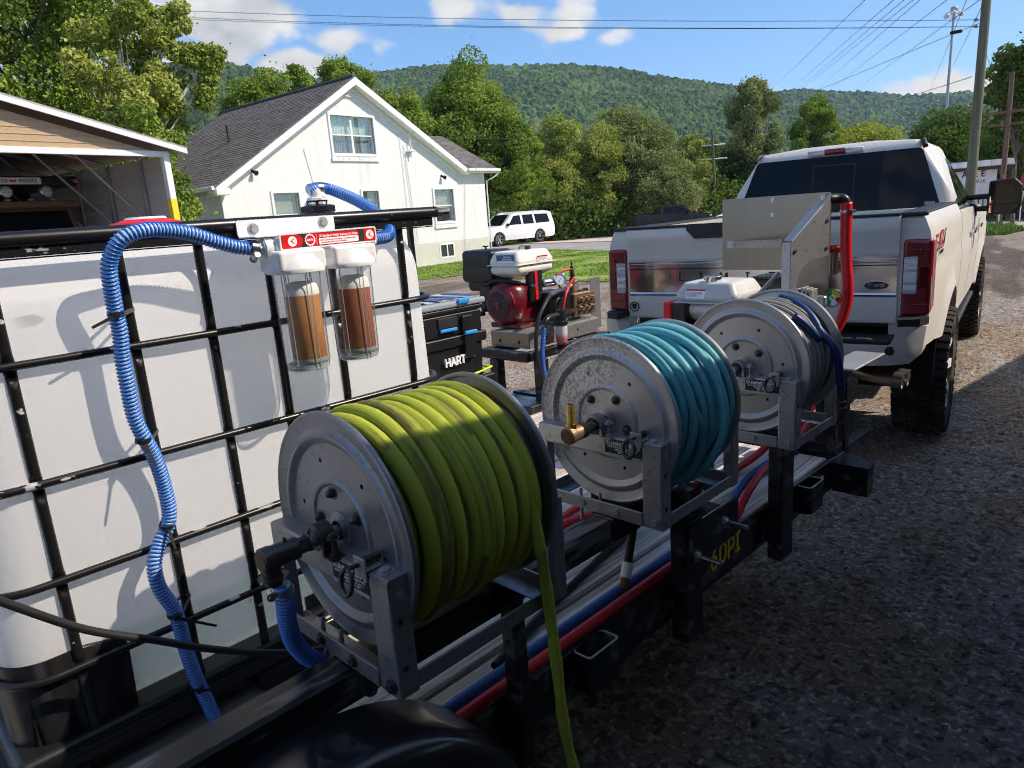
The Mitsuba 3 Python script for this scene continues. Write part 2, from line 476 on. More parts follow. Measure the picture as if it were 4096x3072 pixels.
mat('m_amber', (.75, .18, .01), .3)
scene['m_glass'] = {'type': 'thindielectric', 'int_ior': 1.5}
scene['m_clear'] = {'type': 'thindielectric', 'int_ior': 1.35}
mat('m_resin1', proc(lambda p, n, uv: mix((.40, .19, .075), (.31, .125, .05), smoothstep(1.60, 1.46, p.z)) * (.93 + .14 * fbm(p.x * 150, p.y * 150, p.z * 150, 2))), .5)
mat('m_resin2', proc(lambda p, n, uv: mi.Color3f(.25, .085, .045) * (.93 + .14 * fbm(p.x * 150, p.y * 150, p.z * 150, 2) + .6 * smoothstep(.83, .9, noise(p.x * 260, p.y * 260, p.z * 260)))), .6)
mat('m_fluff', (.72, .71, .69), .9)


def tank_c(p, n, uv):
    # milky polyethylene; the water inside shows through as a cooler tone below its level
    lvl = smoothstep(.962, .942, p.z + .02 * (p.x + .7) * .2)
    c = mix((.985, .99, .992), (.78, .89, .85), lvl * .85)
    d = smoothstep(.80, .86, noise(p.x * 28, p.y * 28, p.z * 28)) * smoothstep(.6, .8, noise(p.x * 9, p.y * 9, p.z * 9 + 4)) * .5
    s = fbm(p.x * 2.2, p.y * 2.2, p.z * 1.1, 3) - .5
    return mix(c * (1 + .02 * (s - .5)), (.35, .34, .31), d)


scene['m_tank'] = {'type': 'principledthin', 'base_color': proc(tank_c), 'roughness': .35, 'diff_trans': 1.1, 'spec_trans': 0., 'eta': 1.4}

# --- metals
mat('m_flange1', proc(lambda p, n, uv: mi.Color3f(.25, .25, .262) * (.92 + .25 * fbm(p.x * 5, p.y * 5, p.z * 5, 5)) * (1 - .18 * smoothstep(.66, .72, fbm(p.x * 90, p.y * 90, p.z * 90, 2)))), .42, metal=.75, spec=.5)


def spot_c(p, n, uv):
    w = smoothstep(-.05, .12, (p.y + .45) * .8 + (p.z - 1.2) * .55 + .25 * (fbm(p.x * 9, p.y * 9, p.z * 9, 3) - .5)) * smoothstep(.45, .40, p.x)
    s = smoothstep(.50, .62, fbm(p.y * 210 + p.x * 37, p.z * 210, p.x * 150, 3)) * w
    return mix((.50, .505, .51), (.20, .20, .20), s * .8) * (.8 + .35 * fbm(p.x * 6, p.y * 6, p.z * 6, 3))


mat('m_flange2', proc(spot_c), .45, metal=.75)
mat('m_flange3', proc(vary((.42, .42, .41), 6., .18, 4)), .42, metal=.75)
mat('m_alu', proc(lambda p, n, uv: mi.Color3f(.46, .46, .465) * (.85 + .25 * fbm(p.x * 5, p.y * 5, p.z * 5, 5)) * (1 - .25 * smoothstep(.60, .72, fbm(p.x * 70 + 3, p.y * 70, p.z * 70, 3)))), .42, metal=.8)
mat('m_alu_dark', proc(lambda p, n, uv: mi.Color3f(.33, .335, .35) * (.88 + .25 * fbm(p.x * 8, p.y * 8, p.z * 8, 4)) * (1 - .25 * smoothstep(.6, .75, fbm(p.x * 60, p.y * 60, p.z * 60, 3)))), .42, metal=.75)
mat('m_sheet', proc(lambda p, n, uv: mi.Color3f(.27, .245, .21) * (.9 + .15 * fbm(p.x * 4, p.y * 40, p.z * 4, 3))), .28, metal=.9)
mat('m_steel', proc(vary((.50, .49, .48), 40., .15)), .25, metal=1.)
mat('m_darksteel', proc(vary((.10, .095, .09), 50., .3)), .4, metal=.8)
mat('m_zinc', (.62, .64, .68), .22, metal=1.)
mat('m_brass', (.72, .50, .16), .3, metal=1.)
mat('m_bronze', proc(vary((.30, .20, .12), 60., .25)), .4, metal=.7)
mat('m_rust', (.16, .08, .04), .8)
mat('m_chrome', (.80, .80, .81), .08, metal=1.)

# --- truck
mat('m_paint', (.60, .58, .535), .3, spec=.5, clearcoat=1.0, clearcoat_gloss=.95)
mat('m_satin', (.70, .71, .72), .13, metal=1.)
mat('m_darkblue2', (.01, .02, .06), .2)
scene['m_mirror'] = {'type': 'conductor', 'material': 'Ag'}
mat('m_darkglass', (.005, .007, .010), .03, spec=.22)
mat('m_lampred', (.17, .003, .007), .12, spec=.7, clearcoat=1.)
mat('m_lampdark', (.09, .004, .008), .12, spec=.7)
mat('m_lampclear', proc(lambda p, n, uv: mix((.42, .43, .44), (.72, .73, .74), smoothstep(.3, .7, noise(p.z * 70, p.y * 10, 0)))), .15, spec=.6)
mat('m_trim', (.020, .020, .021), .55, spec=.4)
mat('m_exhaust', (.42, .39, .35), .35, metal=.9)
mat('m_whitepaint', (.80, .80, .80), .2, clearcoat=1.)
mat('m_carblack', (.010, .010, .012), .3, spec=.3, clearcoat=.3)
mat('m_roofgrey', (.38, .38, .37), .7)
mat('m_curtain_low', (.16, .20, .19), .9)


# --- wood deck
def wood_c(p, n, uv):
    k = cell_rand(dr.floor((p.y + 1.9) / .1415), 3)
    yy = p.y * 95 + k * 30
    kn = noise(p.x * 1.7 + k * 90, p.y * 13 + k * 17, 2)
    g = fbm(p.x * 1.6 + k * 50, yy + 7 * fbm(p.x * .9 + k * 20, p.y * 6, 1, 2) + 6 * smoothstep(.75, .9, kn), 0, 3)
    fine = noise(p.x * 9, p.y * 300, 0)
    c = mix((.34, .31, .275), (.66, .62, .57), smoothstep(.25, .75, g)) * (.68 + .3 * fine + .45 * k)
    knot = smoothstep(.86, .93, kn)
    c = mix(c, (.07, .05, .035), knot * .8)
    wet = smoothstep(.5, .65, fbm(p.x * 1.2 + 4, p.y * 2.2, 5, 4))
    return c * (1 - .22 * wet)


mat('m_wood', proc(wood_c), .85, spec=.2, bump=(lambda p, n, uv: .0025 * noise(p.x * 6, p.y * 260, 0) + .003 * fbm(p.x * 2, p.y * 60, 0, 2), .002))


# --- hoses on the reels (uv: metres along, turn around)
def weave(base, dirt, lo, hi, w=1.0):
    def f(p, n, uv):
        u, v = uv.x * 330., uv.y * 26.
        t = dr.abs(dr.sin((u + v * 3.1416) * 1.0)) * dr.abs(dr.sin((u - v * 3.1416) * 1.0))
        s = smoothstep(lo, hi, fbm(uv.x * 2.3, uv.y * 3 + dr.floor(uv.x * .9) * 7, 1, 4))
        fine = fbm(uv.x * 90, uv.y * 14, 2, 3)
        return mix(mi.Color3f(base) * (1 - .38 * w * (1 - t)), dirt, s * (.55 + .6 * fine)) * (.85 + .3 * fbm(uv.x * 6, uv.y * 2, 4, 2))
    return f


mat('m_greenhose', proc(weave((.47, .55, .06), (.12, .11, .04), .50, .66, 1.3)), .75, spec=.25)
mat('m_bluehose', proc(weave((.12, .39, .46), (.07, .22, .27), .62, .78, .12)), .5, spec=.35)
mat('m_greyhose', proc(weave((.30, .29, .27), (.15, .14, .13), .6, .75, .1)), .55, spec=.3)
mat('m_blackhose', proc(vary((.02, .021, .023), 12., .3)), .5, spec=.35)
# ================================================================ ground, lawn, roads
def dip(X, Y=0):
    t = np.clip((np.asarray(X, float) - 32) / 11, 0, 1); return -.55 * t * t * (3 - 2 * t)


def gz(X, Y):
    q = np.stack([X * .9, Y * 2.2, X * 0], -1)
    near = np.clip((16 - np.hypot(X - 3, Y)) / 6, 0, 1)
    rough = (meshkit.fbm(q, 3, 5) - .5) * .05 + (meshkit.fbm(q * 6, 3, 9) - .5) * .028
    return near * rough * np.clip((np.hypot(X - 4.4, Y - .7) - .2) / .6, .2, 1) - .012 + dip(X)


def axis(a, b, step, far):
    n = np.arange(a, b, step); s = step * 1.25 ** np.arange(1, 60); s = np.cumsum(s); s = s[s < far]
    return np.concatenate([(a - s)[::-1], n, b + s, [b + far]]) if s[-1] < far else np.concatenate([(a - s)[::-1], n, b + s])


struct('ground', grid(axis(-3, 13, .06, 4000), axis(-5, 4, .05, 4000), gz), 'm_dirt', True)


def sheet(pg, z, step=None):
    if step is None:
        v, f = trimesh.creation.triangulate_polygon(pg, engine='earcut')
        return tm(np.c_[v, z + dip(v[:, 0])], f)
    m = man(mprism(pg, 1).refine_to_length(step)); v = np.asarray(m.vertices); f = np.asarray(m.faces)
    f = f[(v[f][:, :, 2] > .99).all(1)]
    return tm(np.c_[v[:, :2], z + dip(v[:, 0])], f)


lawn_pg = poly([(4.5, 23), (9, 19.2), (12.3, 17.0), (14.6, 16.2), (14.0, 13.6), (13.6, 11.4), (13.4, 9.2), (16, 6.2), (19, 8.5), (22.6, 14.5), (24.6, 20.2), (26.8, 27.6), (24, 34), (5, 34)]).buffer(.3).simplify(.05)
struct('lawn', sheet(lawn_pg, .006), 'm_lawn')
verge_pg = poly([(27.0, 4.4), (27.3, 3.5), (29.3, 3.3), (32, 4.2), (33, 5.4), (30, 5.6)])
struct('verge', sheet(verge_pg, .012), 'm_lawn')
suv_pg = poly([(28.4, 31.6), (30.6, 29.6), (32.6, 29.4), (34, 33), (31, 35)])
struct('verge_by_car', sheet(suv_pg, .016), 'm_lawn')
struct('driveway', sheet(poly([(24.9, 20.0), (22.8, 14.7), (21, 10.8), (23.5, 7), (30.2, 9), (31, 26.5), (32, 31), (31, 50), (27, 29)]), .008), 'm_asphalt')
road_pg = poly([(29, -40), (30.3, 8), (31.0, 26.5), (36, 50), (52, 110), (92, 110), (66, 60), (56, 40), (47, 6), (45, -40)])
struct('road', sheet(road_pg, .035, 1.5), 'm_road')
road_lines = []
for a, b in (((37.6, -40), (39.2, 7)), ((39.3, 9), (43.5, 32)), ((44.5, 35), (48.5, 48)), ((44.0, -40), (46.0, 6)), ((46.2, 7), (54.6, 39))):
    a, b = np.array(a, float), np.array(b, float); n = np.array([-(b - a)[1], (b - a)[0]]); n = n / np.linalg.norm(n) * .11
    for i in range(16):
        p, q = a + (b - a) * i / 16, a + (b - a) * (i + 1) / 16
        road_lines.append(tm([(*c, .055 + float(dip(c[0]))) for c in (p + n, p - n, q - n, q + n)], [[0, 1, 2], [0, 2, 3]]))
add('road', 'painted_lines', road_lines, 'm_line', False, kind='stuff')

# grass blades on the lawn (one mass) and loose stones on the gravel
def blades(pg, n, hmin, hmax, seed, z0=.0):
    r = np.random.default_rng(seed); x0, y0, x1, y1 = pg.bounds
    p = r.uniform((x0, y0), (x1, y1), (n * 3, 2)); p = p[shapely.contains_xy(pg, p[:, 0], p[:, 1])]
    bare = meshkit.fbm(np.c_[p * .8, p[:, :1] * 0], 4, 4)
    p = p[bare < .66][:n]; k = len(p)
    h = r.uniform(hmin, hmax, k); a = r.uniform(0, 2 * np.pi, k); w = h * .16 + .006
    d = np.c_[np.cos(a), np.sin(a)]; ln = r.uniform(-.5, .5, (k, 2)) * h[:, None]
    v = np.zeros((k, 3, 3)); v[:, 0, :2] = p - d * w[:, None]; v[:, 1, :2] = p + d * w[:, None]; v[:, 2, :2] = p + ln; v[:, :2, 2] = z0; v[:, 2, 2] = h
    return tm(v.reshape(-1, 3), np.arange(3 * k).reshape(-1, 3))


whole('grass', 'short green mown grass on the lawn in front of the white house', 'grass', [blades(lawn_pg, 90000, .025, .065, 3), blades(verge_pg, 3000, .08, .22, 4), blades(suv_pg, 2500, .06, .15, 5)], 'm_grass', False)
labels['grass']['kind'] = 'stuff'


def stones(n, seed):
    r = np.random.default_rng(seed)
    ico = trimesh.creation.icosahedron(); out = []
    x = r.gamma(2.0, 2.6, n) - 1.2; y = r.normal(0, 1, n) * (1.0 + .18 * np.maximum(x, 0)) - .9 + .06 * x
    s = r.lognormal(-5.35, .42, n) * (1 + .05 * np.maximum(x, 0))
    keep = meshkit.fbm(np.c_[x * .7, y * 1.1, x * 0], 3, 21) + r.uniform(-.25, .25, n) > .43
    x, y, s = x[keep], y[keep], s[keep]; n = len(x)
    V = ico.vertices[None] * r.uniform(.65, 1.25, (n, 12, 1)) * s[:, None, None] * r.uniform((.8, .8, .45), (1.3, 1.3, .8), (n, 1, 3))
    a = r.uniform(0, 2 * np.pi, n); c, sn = np.cos(a)[:, None], np.sin(a)[:, None]
    V = np.stack([V[..., 0] * c - V[..., 1] * sn + x[:, None], V[..., 0] * sn + V[..., 1] * c + y[:, None], V[..., 2] + (gz(x, y) + s * .15)[:, None]], -1)
    F = ico.faces[None] + (np.arange(n) * 12)[:, None, None]
    return tm(V.reshape(-1, 3), F.reshape(-1, 3))


whole('gravel', 'loose grey stones strewn over the packed dirt lot', 'gravel', stones(34000, 8), 'm_pebble', False)
labels['gravel']['kind'] = 'stuff'
# ================================================================ forested hills
from scipy.spatial import cKDTree


def hill(name, ridge, D, D0, na, nr, seed, bump=3.0, cell=5.5):
    az = np.radians(np.array([a for a, _ in ridge])); el = np.radians(np.array([e for _, e in ridge]))
    o = np.argsort(az); az, el = az[o], el[o]
    A = np.linspace(az[0], az[-1], na); E = np.interp(A, az, el)
    s = np.linspace(0, 1.0, nr) ** 1.0
    back = np.linspace(1.02, 1.6, 14)
    Rr_ = np.concatenate([D0 + (D - D0) * s, D * back])
    Aw, Rw = np.meshgrid(A, Rr_, indexing='ij')
    prof = np.where(Rw <= D, np.clip((Rw - D0) / (D - D0), 0, 1) ** 1.15, np.clip(1 - ((Rw - D) / D) * 1.2, 0, 1))
    X = CAM_P[0] + Rw * np.cos(Aw); Y = CAM_P[1] + Rw * np.sin(Aw)
    top = np.tan(E)[:, None] * D + 1.77 - bump * .5
    big = meshkit.fbm(np.stack([X / 150, Y / 150, X * 0], -1), 4, seed) - .5
    H = top * prof + big * 60 * np.minimum(prof, np.abs(1 - prof)) * 1.6
    r = np.random.default_rng(seed); area = (A[-1] - A[0]) * (D * D * 2.6 - D0 * D0) / 2; n = int(area / cell ** 2)
    rr = np.sqrt(r.uniform(D0 ** 2, (D * 1.62) ** 2, n)); aa = r.uniform(A[0], A[-1], n)
    tree = cKDTree(np.c_[CAM_P[0] + rr * np.cos(aa), CAM_P[1] + rr * np.sin(aa)]); hh = r.uniform(.35, 1.6, n)
    d, i = tree.query(np.c_[X.ravel(), Y.ravel()])
    q = np.clip(d / (cell * .75), 0, 1); b = (np.sqrt(1 - q * q) * bump * hh[i]).reshape(X.shape) + (meshkit.noise(np.stack([X / 2.2, Y / 2.2, X * 0], -1), seed) - .5) * 2.2
    H = H + b * np.clip(prof * 8, 0, 1)
    V = np.stack([X, Y, H - 1.0], -1).reshape(-1, 3); m = X.shape[1]; n = X.shape[0]
    ii, jj = np.meshgrid(np.arange(n - 1), np.arange(m - 1), indexing='ij')
    Q = np.stack([ii * m + jj, ii * m + jj + 1, (ii + 1) * m + jj + 1, (ii + 1) * m + jj], -1).reshape(-1, 4)
    struct(name, tm(V, np.vstack([Q[:, [0, 1, 2]], Q[:, [0, 2, 3]]])), 'm_hill', False)


hill('hill_left', [(100, 6.5), (85, 9.0), (76, 10.2), (69.0, 11.33), (66.5, 12.27), (64.7, 12.0), (62.0, 11.37), (59.2, 10.9), (56.3, 10.4), (53, 9.0), (49, 6.5), (44, 3)], 780, 260, 420, 150, 2)
hill('hill', [(64, 9.4), (58, 10.3), (55.6, 10.58), (53.9, 11.01), (50.1, 11.28), (47.3, 11.25), (44.0, 10.94), (39.0, 10.61), (35.5, 10.01), (31.6, 8.99), (27.5, 8.0), (25.7, 7.3), (23.9, 6.3), (18, 4.2), (10, 2.5)], 1150, 420, 520, 190, 5)
hill('hill_right', [(34, 8.3), (28.1, 7.86), (27.0, 7.86), (25.7, 7.4), (24.6, 7.27), (23.3, 7.2), (22.1, 7.08), (20.4, 6.69), (18.8, 6.53), (16.8, 6.01), (15.1, 5.86), (14.0, 5.71), (13.1, 5.75), (12.0, 5.53), (9.9, 5.03), (0, 4.4), (-25, 3.5)], 1900, 800, 420, 150, 9, 5, 8)


# ================================================================ trees
def leaves(P, size, seed, up=.35, N=None):
    """A small folded leaf spray at each point: two triangles."""
    r = np.random.default_rng(seed); n = len(P)
    d = r.normal(size=(n, 3)); d[:, 2] -= .2; d /= np.linalg.norm(d, axis=1, keepdims=True)
    nn = r.normal(size=(n, 3)) * .75; nn[:, 2] += up * 2
    if N is not None:
        nn = nn * .8 + N * 1.0
    w = np.cross(d, nn); w /= np.linalg.norm(w, axis=1, keepdims=True) + 1e-9
    s = (size * r.uniform(.6, 1.35, n))[:, None]
    lift = np.cross(w, d) * s * .12
    a, b, c, e = P - d * s * .5, P + w * s * .34 + lift, P + d * s * .55, P - w * s * .34 + lift
    V = np.stack([a, b, c, e], 1).reshape(-1, 3); k = np.arange(n)[:, None] * 4
    return tm(V, np.vstack([k + [0, 1, 2], k + [0, 2, 3]]))


def tree(name, label, x, y, top, bottom, halfw, leafm, n, size, seed, group=None, bark='m_bark', clumps=60, cr=.30, squash=1.0, trunk=None, lobes=None, skew=0., catg='tree', lr=.7):
    r = np.random.default_rng(seed); k = thing(name, label, catg, group)
    hz = (top - bottom) / 2; cz = (top + bottom) / 2
    C = []
    while len(C) < clumps:
        q = r.uniform(-1, 1, 3)
        if np.linalg.norm(q) > 1 or np.linalg.norm(q) < r.uniform(0, .55):
            continue
        wid = (1.0 - .35 * max(q[2], 0) ** 1.5 - .12 * max(-q[2], 0)) * (.78 + .44 * meshkit.noise(np.array([q * 1.9 + seed]))[0])
        C.append([x + q[0] * halfw * .88 * wid + skew * q[2], y + q[1] * halfw * .88 * wid, cz + q[2] * (hz - halfw * cr * .55)])
    if lobes:
        C += [list(l) for l in lobes]
    C = np.array(C); R = halfw * cr * r.uniform(.35, 1.0, len(C)) ** .8 * 1.25
    if lobes:
        R[-len(lobes):] = halfw * cr * lr if lr > .2 else lr * 2.2
    w = R ** 2; idx = r.choice(len(C), n, p=w / w.sum())
    u = r.normal(size=(n, 3)); u /= np.linalg.norm(u, axis=1, keepdims=True); rad = R[idx] * r.uniform(.25, 1, n) ** .45
    P = C[idx] + u * rad[:, None] * [1, 1, .78 * squash]
    far = r.uniform(size=n) < .10; P[far] += (r.normal(size=(n, 3)) * R[idx][:, None] * .35)[far]
    P += (meshkit.noise(P * 1.3 / max(halfw / 4, .3), seed)[:, None] - .5) * R[idx][:, None] * .7 * u
    add(k, 'crown', leaves(P, size, seed + 1, .3, u), leafm, False)
    tr = trunk or max(.12, halfw * .07)
    base = np.array([x, y, -.05 + float(dip(x))]); mid = np.array([x + r.uniform(-.2, .2), y + r.uniform(-.2, .2), bottom + hz * .5])
    tubes = [tube(spl([base, (base * .6 + mid * .4) + r.normal(size=3) * .05, mid, [x, y, top - hz * .35]], 5), np.linspace(tr, tr * .2, 16), 8)]
    for j in list(r.choice(len(C), min(22, len(C)), replace=False)) + (list(range(len(C) - len(lobes), len(C), 2)) if lobes else []):
        s0 = base + (mid - base) * r.uniform(.55, 1.0); m_ = (s0 + C[j]) / 2 + [0, 0, .12 * halfw]
        tubes.append(tube(spl([s0, m_, C[j]], 4), np.linspace(tr * .42, tr * .06, 9), 5))
    add(k, 'trunk', tubes, bark, True)
    return k


TREES = [
    ('maple_tree', 'dense dark green tree filling the top left corner behind the tan carport', 4.6, 27.6, 13.5, 2.2, 5.0, 'm_leaf_mid', 66000, .19, dict(clumps=150, cr=.23)),
    ('sycamore_tree', 'airy yellow green tree with pale bark reaching right of the dense one above the carport', 7.1, 22.0, 9.6, 4.0, 1.7, 'm_leaf_light', 17000, .15, dict(bark='m_bark_pale', clumps=44, cr=.24, lr=.15,
        lobes=[(7.91, 21.67, 7.57), (8.24, 21.54, 7.46), (8.58, 21.4, 7.35), (8.99, 21.22, 7.29), (9.45, 21.01, 7.27), (9.31, 21.08, 6.93), (9.13, 21.16, 6.53), (9.02, 21.21, 6.14), (8.9, 21.26, 5.82), (8.3, 21.52, 8.26), (8.65, 21.37, 8.49), (8.69, 21.35, 8.08), (8.34, 21.5, 7.88), (7.96, 21.65, 6.1), (8.17, 21.57, 5.59), (7.69, 21.76, 5.48), (7.41, 21.86, 5.09), (8.75, 21.33, 7.08), (7.79, 21.72, 6.8), (8.09, 21.6, 6.49), (8.4, 21.45, 7.2), (8.75, 21.3, 7.32), (9.2, 21.1, 7.1)])),
    ('dogwood_shrub', 'bright green bush peeking over the right end of the carport roof', 6.5, 20.2, 5.6, .1, 1.5, 'm_leaf_mid', 12000, .15, {}),
    ('walnut_tree', 'rounded tree standing left of the house ridge behind the grey roof', 21.3, 40.8, 11.4, 5.5, 2.6, 'm_leaf_mid', 17000, .22, {}),
    ('ash_tree', 'slim tree whose top peeks over the middle of the house ridge', 24.2, 41.4, 12.2, 7.5, 1.4, 'm_leaf_mid', 7000, .22, dict(clumps=30)),
    ('locust_tree', 'leafy tree rising directly behind the peak of the white gable', 27.7, 41.6, 13.2, 7.5, 2.4, 'm_leaf_mid', 14000, .22, {}),
    ('elm_tree', 'low spreading tree just right of the house peak', 30.4, 39.7, 10.8, 4.5, 3.0, 'm_leaf_mid', 17000, .23, {}),
    ('oak_tree', 'tallest broad green tree standing right behind the small wing of the house', 36.4, 38.6, 13.0, 1.6, 4.4, 'm_leaf_mid', 42000, .24, dict(clumps=95, cr=.27)),
    ('alder_tree', 'fresh green tree overhanging the white sport utility car', 36.6, 34.6, 8.7, 1.2, 2.6, 'm_leaf_mid', 17000, .22, {}),
    ('poplar_tree', 'narrow pale green tree with a pointed top right of the big broad tree', 45.7, 39.0, 10.8, .8, 2.6, 'm_leaf_light', 19000, .23, dict(cr=.33)),
    ('poplar_tree', 'slender pale tree between the pointed one and the large willow', 49.5, 37.0, 9.4, .8, 2.2, 'm_leaf_light', 12000, .23, dict(cr=.36)),
    ('willow_tree', 'large rounded olive green willow in the middle of the tree line', 54.3, 37.7, 10.6, .1, 5.7, 'm_leaf_willow', 44000, .26, dict(clumps=105, cr=.26)),
    ('willow_tree', 'grey green bushy willow drooping low above the black pickup', 51.6, 32.0, 4.9, .1, 2.8, 'm_leaf_willow', 15000, .22, dict(cr=.34)),
    ('birch_tree', 'light tree just left of the thin distant utility pole', 65.5, 37.6, 9.0, .3, 3.0, 'm_leaf_light', 16000, .28, {}),
    ('cottonwood_tree', 'tall loose tree rising above the left end of the pickup cab roof', 70.6, 33.7, 13.6, 3.5, 3.0, 'm_leaf_willow', 17000, .30, {}),
    ('hackberry_tree', 'dark dense tree behind the thin distant utility pole', 73.0, 36.4, 7.6, -.4, 4.6, 'm_leaf_dark', 22000, .30, {}),
    ('cherry_tree', 'bright green tree with two rounded tops behind the pickup roof', 77.7, 30.1, 11.8, 2.0, 2.9, 'm_leaf_mid', 15000, .32, {}),
    ('mulberry_tree', 'low yellow green tree right of the two topped one behind the pickup roof', 74.4, 24.5, 8.5, .5, 4.2, 'm_leaf_yellow', 20000, .32, {}),
    ('hornbeam_tree', 'vine covered dark tree left of the leaning wooden pole', 57.1, 12.5, 6.9, .2, 3.7, 'm_leaf_dark', 24000, .26, dict(clumps=80)),
    ('beech_tree', 'tall dark tree at the right edge of the picture', 43.6, 6.2, 9.1, 3.5, 1.8, 'm_leaf_dark', 11000, .2, dict(clumps=44)),
    ('holly_tree', 'dark tree behind the brown pole at the right edge', 50.5, 7.0, 6.4, .2, 2.8, 'm_leaf_dark', 18000, .24, {}),
]
for i, (nm, lb, x, y, t, b, hw, lm, n, sz, kw) in enumerate(TREES):
    tree(nm, lb, x, y, t, b, hw, lm, int(n * 1.75), sz * .78, 40 + 7 * i, group='trees around the lot', **kw)
# dark understorey that reads as one mass behind the road
r_ = np.random.default_rng(77); P_ = []
for a, b, hh in (((40, 41), (50, 36), 3.2), ((50, 38), (66, 35), 3.6), ((63, 36), (90, 30), 4.2), ((80, 26), (66, 8), 4.0), ((56, 11), (50, 3), 3.4)):
    a, b = np.array(a, float), np.array(b, float); n = 9000
    t = r_.uniform(0, 1, n)[:, None]; q = a + (b - a) * t + r_.normal(size=(n, 2)) * 1.1
    z = dip(q[:, 0]) + np.abs(r_.uniform(0, 1, n)) ** .8 * hh * (.65 + .6 * meshkit.noise(np.c_[q * .35, q[:, :1] * 0], 3))
    P_.append(np.c_[q, z])
whole('undergrowth', 'dark scrub massed along the foot of the tree line', 'undergrowth', leaves(np.vstack(P_), .34, 5), 'm_leaf_dark', False)
labels['undergrowth']['kind'] = 'stuff'
# ================================================================ the white house
A6 = math.radians(6)
HM = fr([21.4, 22.1, 0], [math.cos(A6), math.sin(A6), 0], z=Z)      # u along the gable wall, v away from us, z up
hs = thing('house', 'white stucco house with grey shingle roof beyond the lawn', 'house')


def hx(m):
    return xf(m, HM)


FR = np.eye(4); FR[:3, :3] = [[1, 0, 0], [0, 0, -1], [0, 1, 0]]      # (a, b, c) -> (a, -c, b): a drawing on the gable wall, +z towards us


def hp(pg, depth, off=0.0, M=HM):
    """Polygon in (u, z) on the gable wall, thickness outwards to us."""
    m = xf(prism(pg, depth), FR)
    return xf(mv(m, 0, -off, 0), M)


WINS = [(-8.17, -6.16, 4.36, 5.70), (-10.88, -9.84, 1.62, 3.08), (-7.08, -6.27, 1.95, 3.08), (-3.30, -2.12, 1.72, 3.07)]
BASE = (-3.22, -2.37, .26, .82)
wallpg = poly([(-12.7, -.1), (0, -.1), (0, 3.72), (-1.5, 3.72), (-7.06, 6.80), (-12.7, 3.36)])
holes = shapely.union_all([sg.box(a, c, b, d) for a, b, c, d in WINS + [BASE]])
wall = xf(xf(prism(wallpg.difference(holes), .25), FR), np.eye(4)); wall = mv(wall, 0, .25, 0)
add(hs, 'wall', hx(wall), 'm_stucco', False)
sw = mprism(poly([(0.25, -.1), (8.0, -.1), (8.0, 3.36), (0.25, 3.36)]).difference(sg.box(2.6, 1.5, 3.4, 2.9)), .25)
sw = xf(man(sw), np.array([[0, 0, 1, -12.7], [1, 0, 0, 0], [0, 1, 0, 0], [0, 0, 0, 1.]]))
add(hs, 'wall', hx(sw), 'm_stucco', False)
add(hs, 'wall', hx(box(-.25, 0, .25, 5, -.1, 3.72, 0)), 'm_stucco', False)
add(hs, 'foundation', hp(poly([(-12.70, -.1), (.003, -.1), (.003, .93), (-12.70, .93)]).difference(sg.box(BASE[0], BASE[2], BASE[1], BASE[3])), .012, 0), 'm_found', False)


def slope(u0, z0, u1, z1, v0, v1, n, th=.05, name='roof', axis='u'):
    """Shingle courses from eave (u0, z0) to ridge (u1, z1): each course butts on the one above with a visible step."""
    ms = []
    for i in range(n):
        a, b = i / n, (i + 1) / n + .35 / n
        ua, ub, za, zb = u0 + (u1 - u0) * a, u0 + (u1 - u0) * min(b, 1), z0 + (z1 - z0) * a, z0 + (z1 - z0) * min(b, 1)
        pts = [(ua, za), (ub, zb), (ub, zb - th), (ua, za - th * .2 + .012)]
        o = []
        for (q, w, dz) in ((ua, za, .022), (ub, zb, .002), (ub, zb, -.05), (ua, za, -.028)):
            o.append((q, w + dz))
        V = [(q, v0, w) for q, w in o] + [(q, v1, w) for q, w in o]
        if axis == 'v':
            V = [(v0, q, w) for q, w in o] + [(v1, q, w) for q, w in o]
        f = [[0, 1, 5], [0, 5, 4], [1, 2, 6], [1, 6, 5], [2, 3, 7], [2, 7, 6], [3, 0, 4], [3, 4, 7], [0, 3, 2], [0, 2, 1], [4, 5, 6], [4, 6, 7]]
        ms.append(tm(V, f))
    return cat(ms)


add(hs, 'roof', hx(slope(-13.05, 3.28, -7.06, 7.0, -.33, 8.3, 44)), 'm_shingle', False)
add(hs, 'roof', hx(slope(-1.45, 3.86, -7.06, 7.0, -.33, 8.3, 40)), 'm_shingle', False)
add(hs, 'wing_roof', hx(slope(-.35, 3.86, 2.9, 5.62, -1.6 - .0, .60, 22, axis='v')), 'm_shingle', False)
add(hs, 'wing_roof', hx(slope(6.1, 3.86, 2.9, 5.62, -1.6, .60, 22, axis='v')), 'm_shingle', False)
add(hs, 'wing_roof', hx(slope(.35, 4.22, 2.9, 5.62, -4.6, -1.6, 18, axis='v')), 'm_shingle', False)
add(hs, 'ridge_cap', hx(box(-7.16, -6.96, -.33, 8.3, 6.97, 7.06, .02)), 'm_shingle', False)
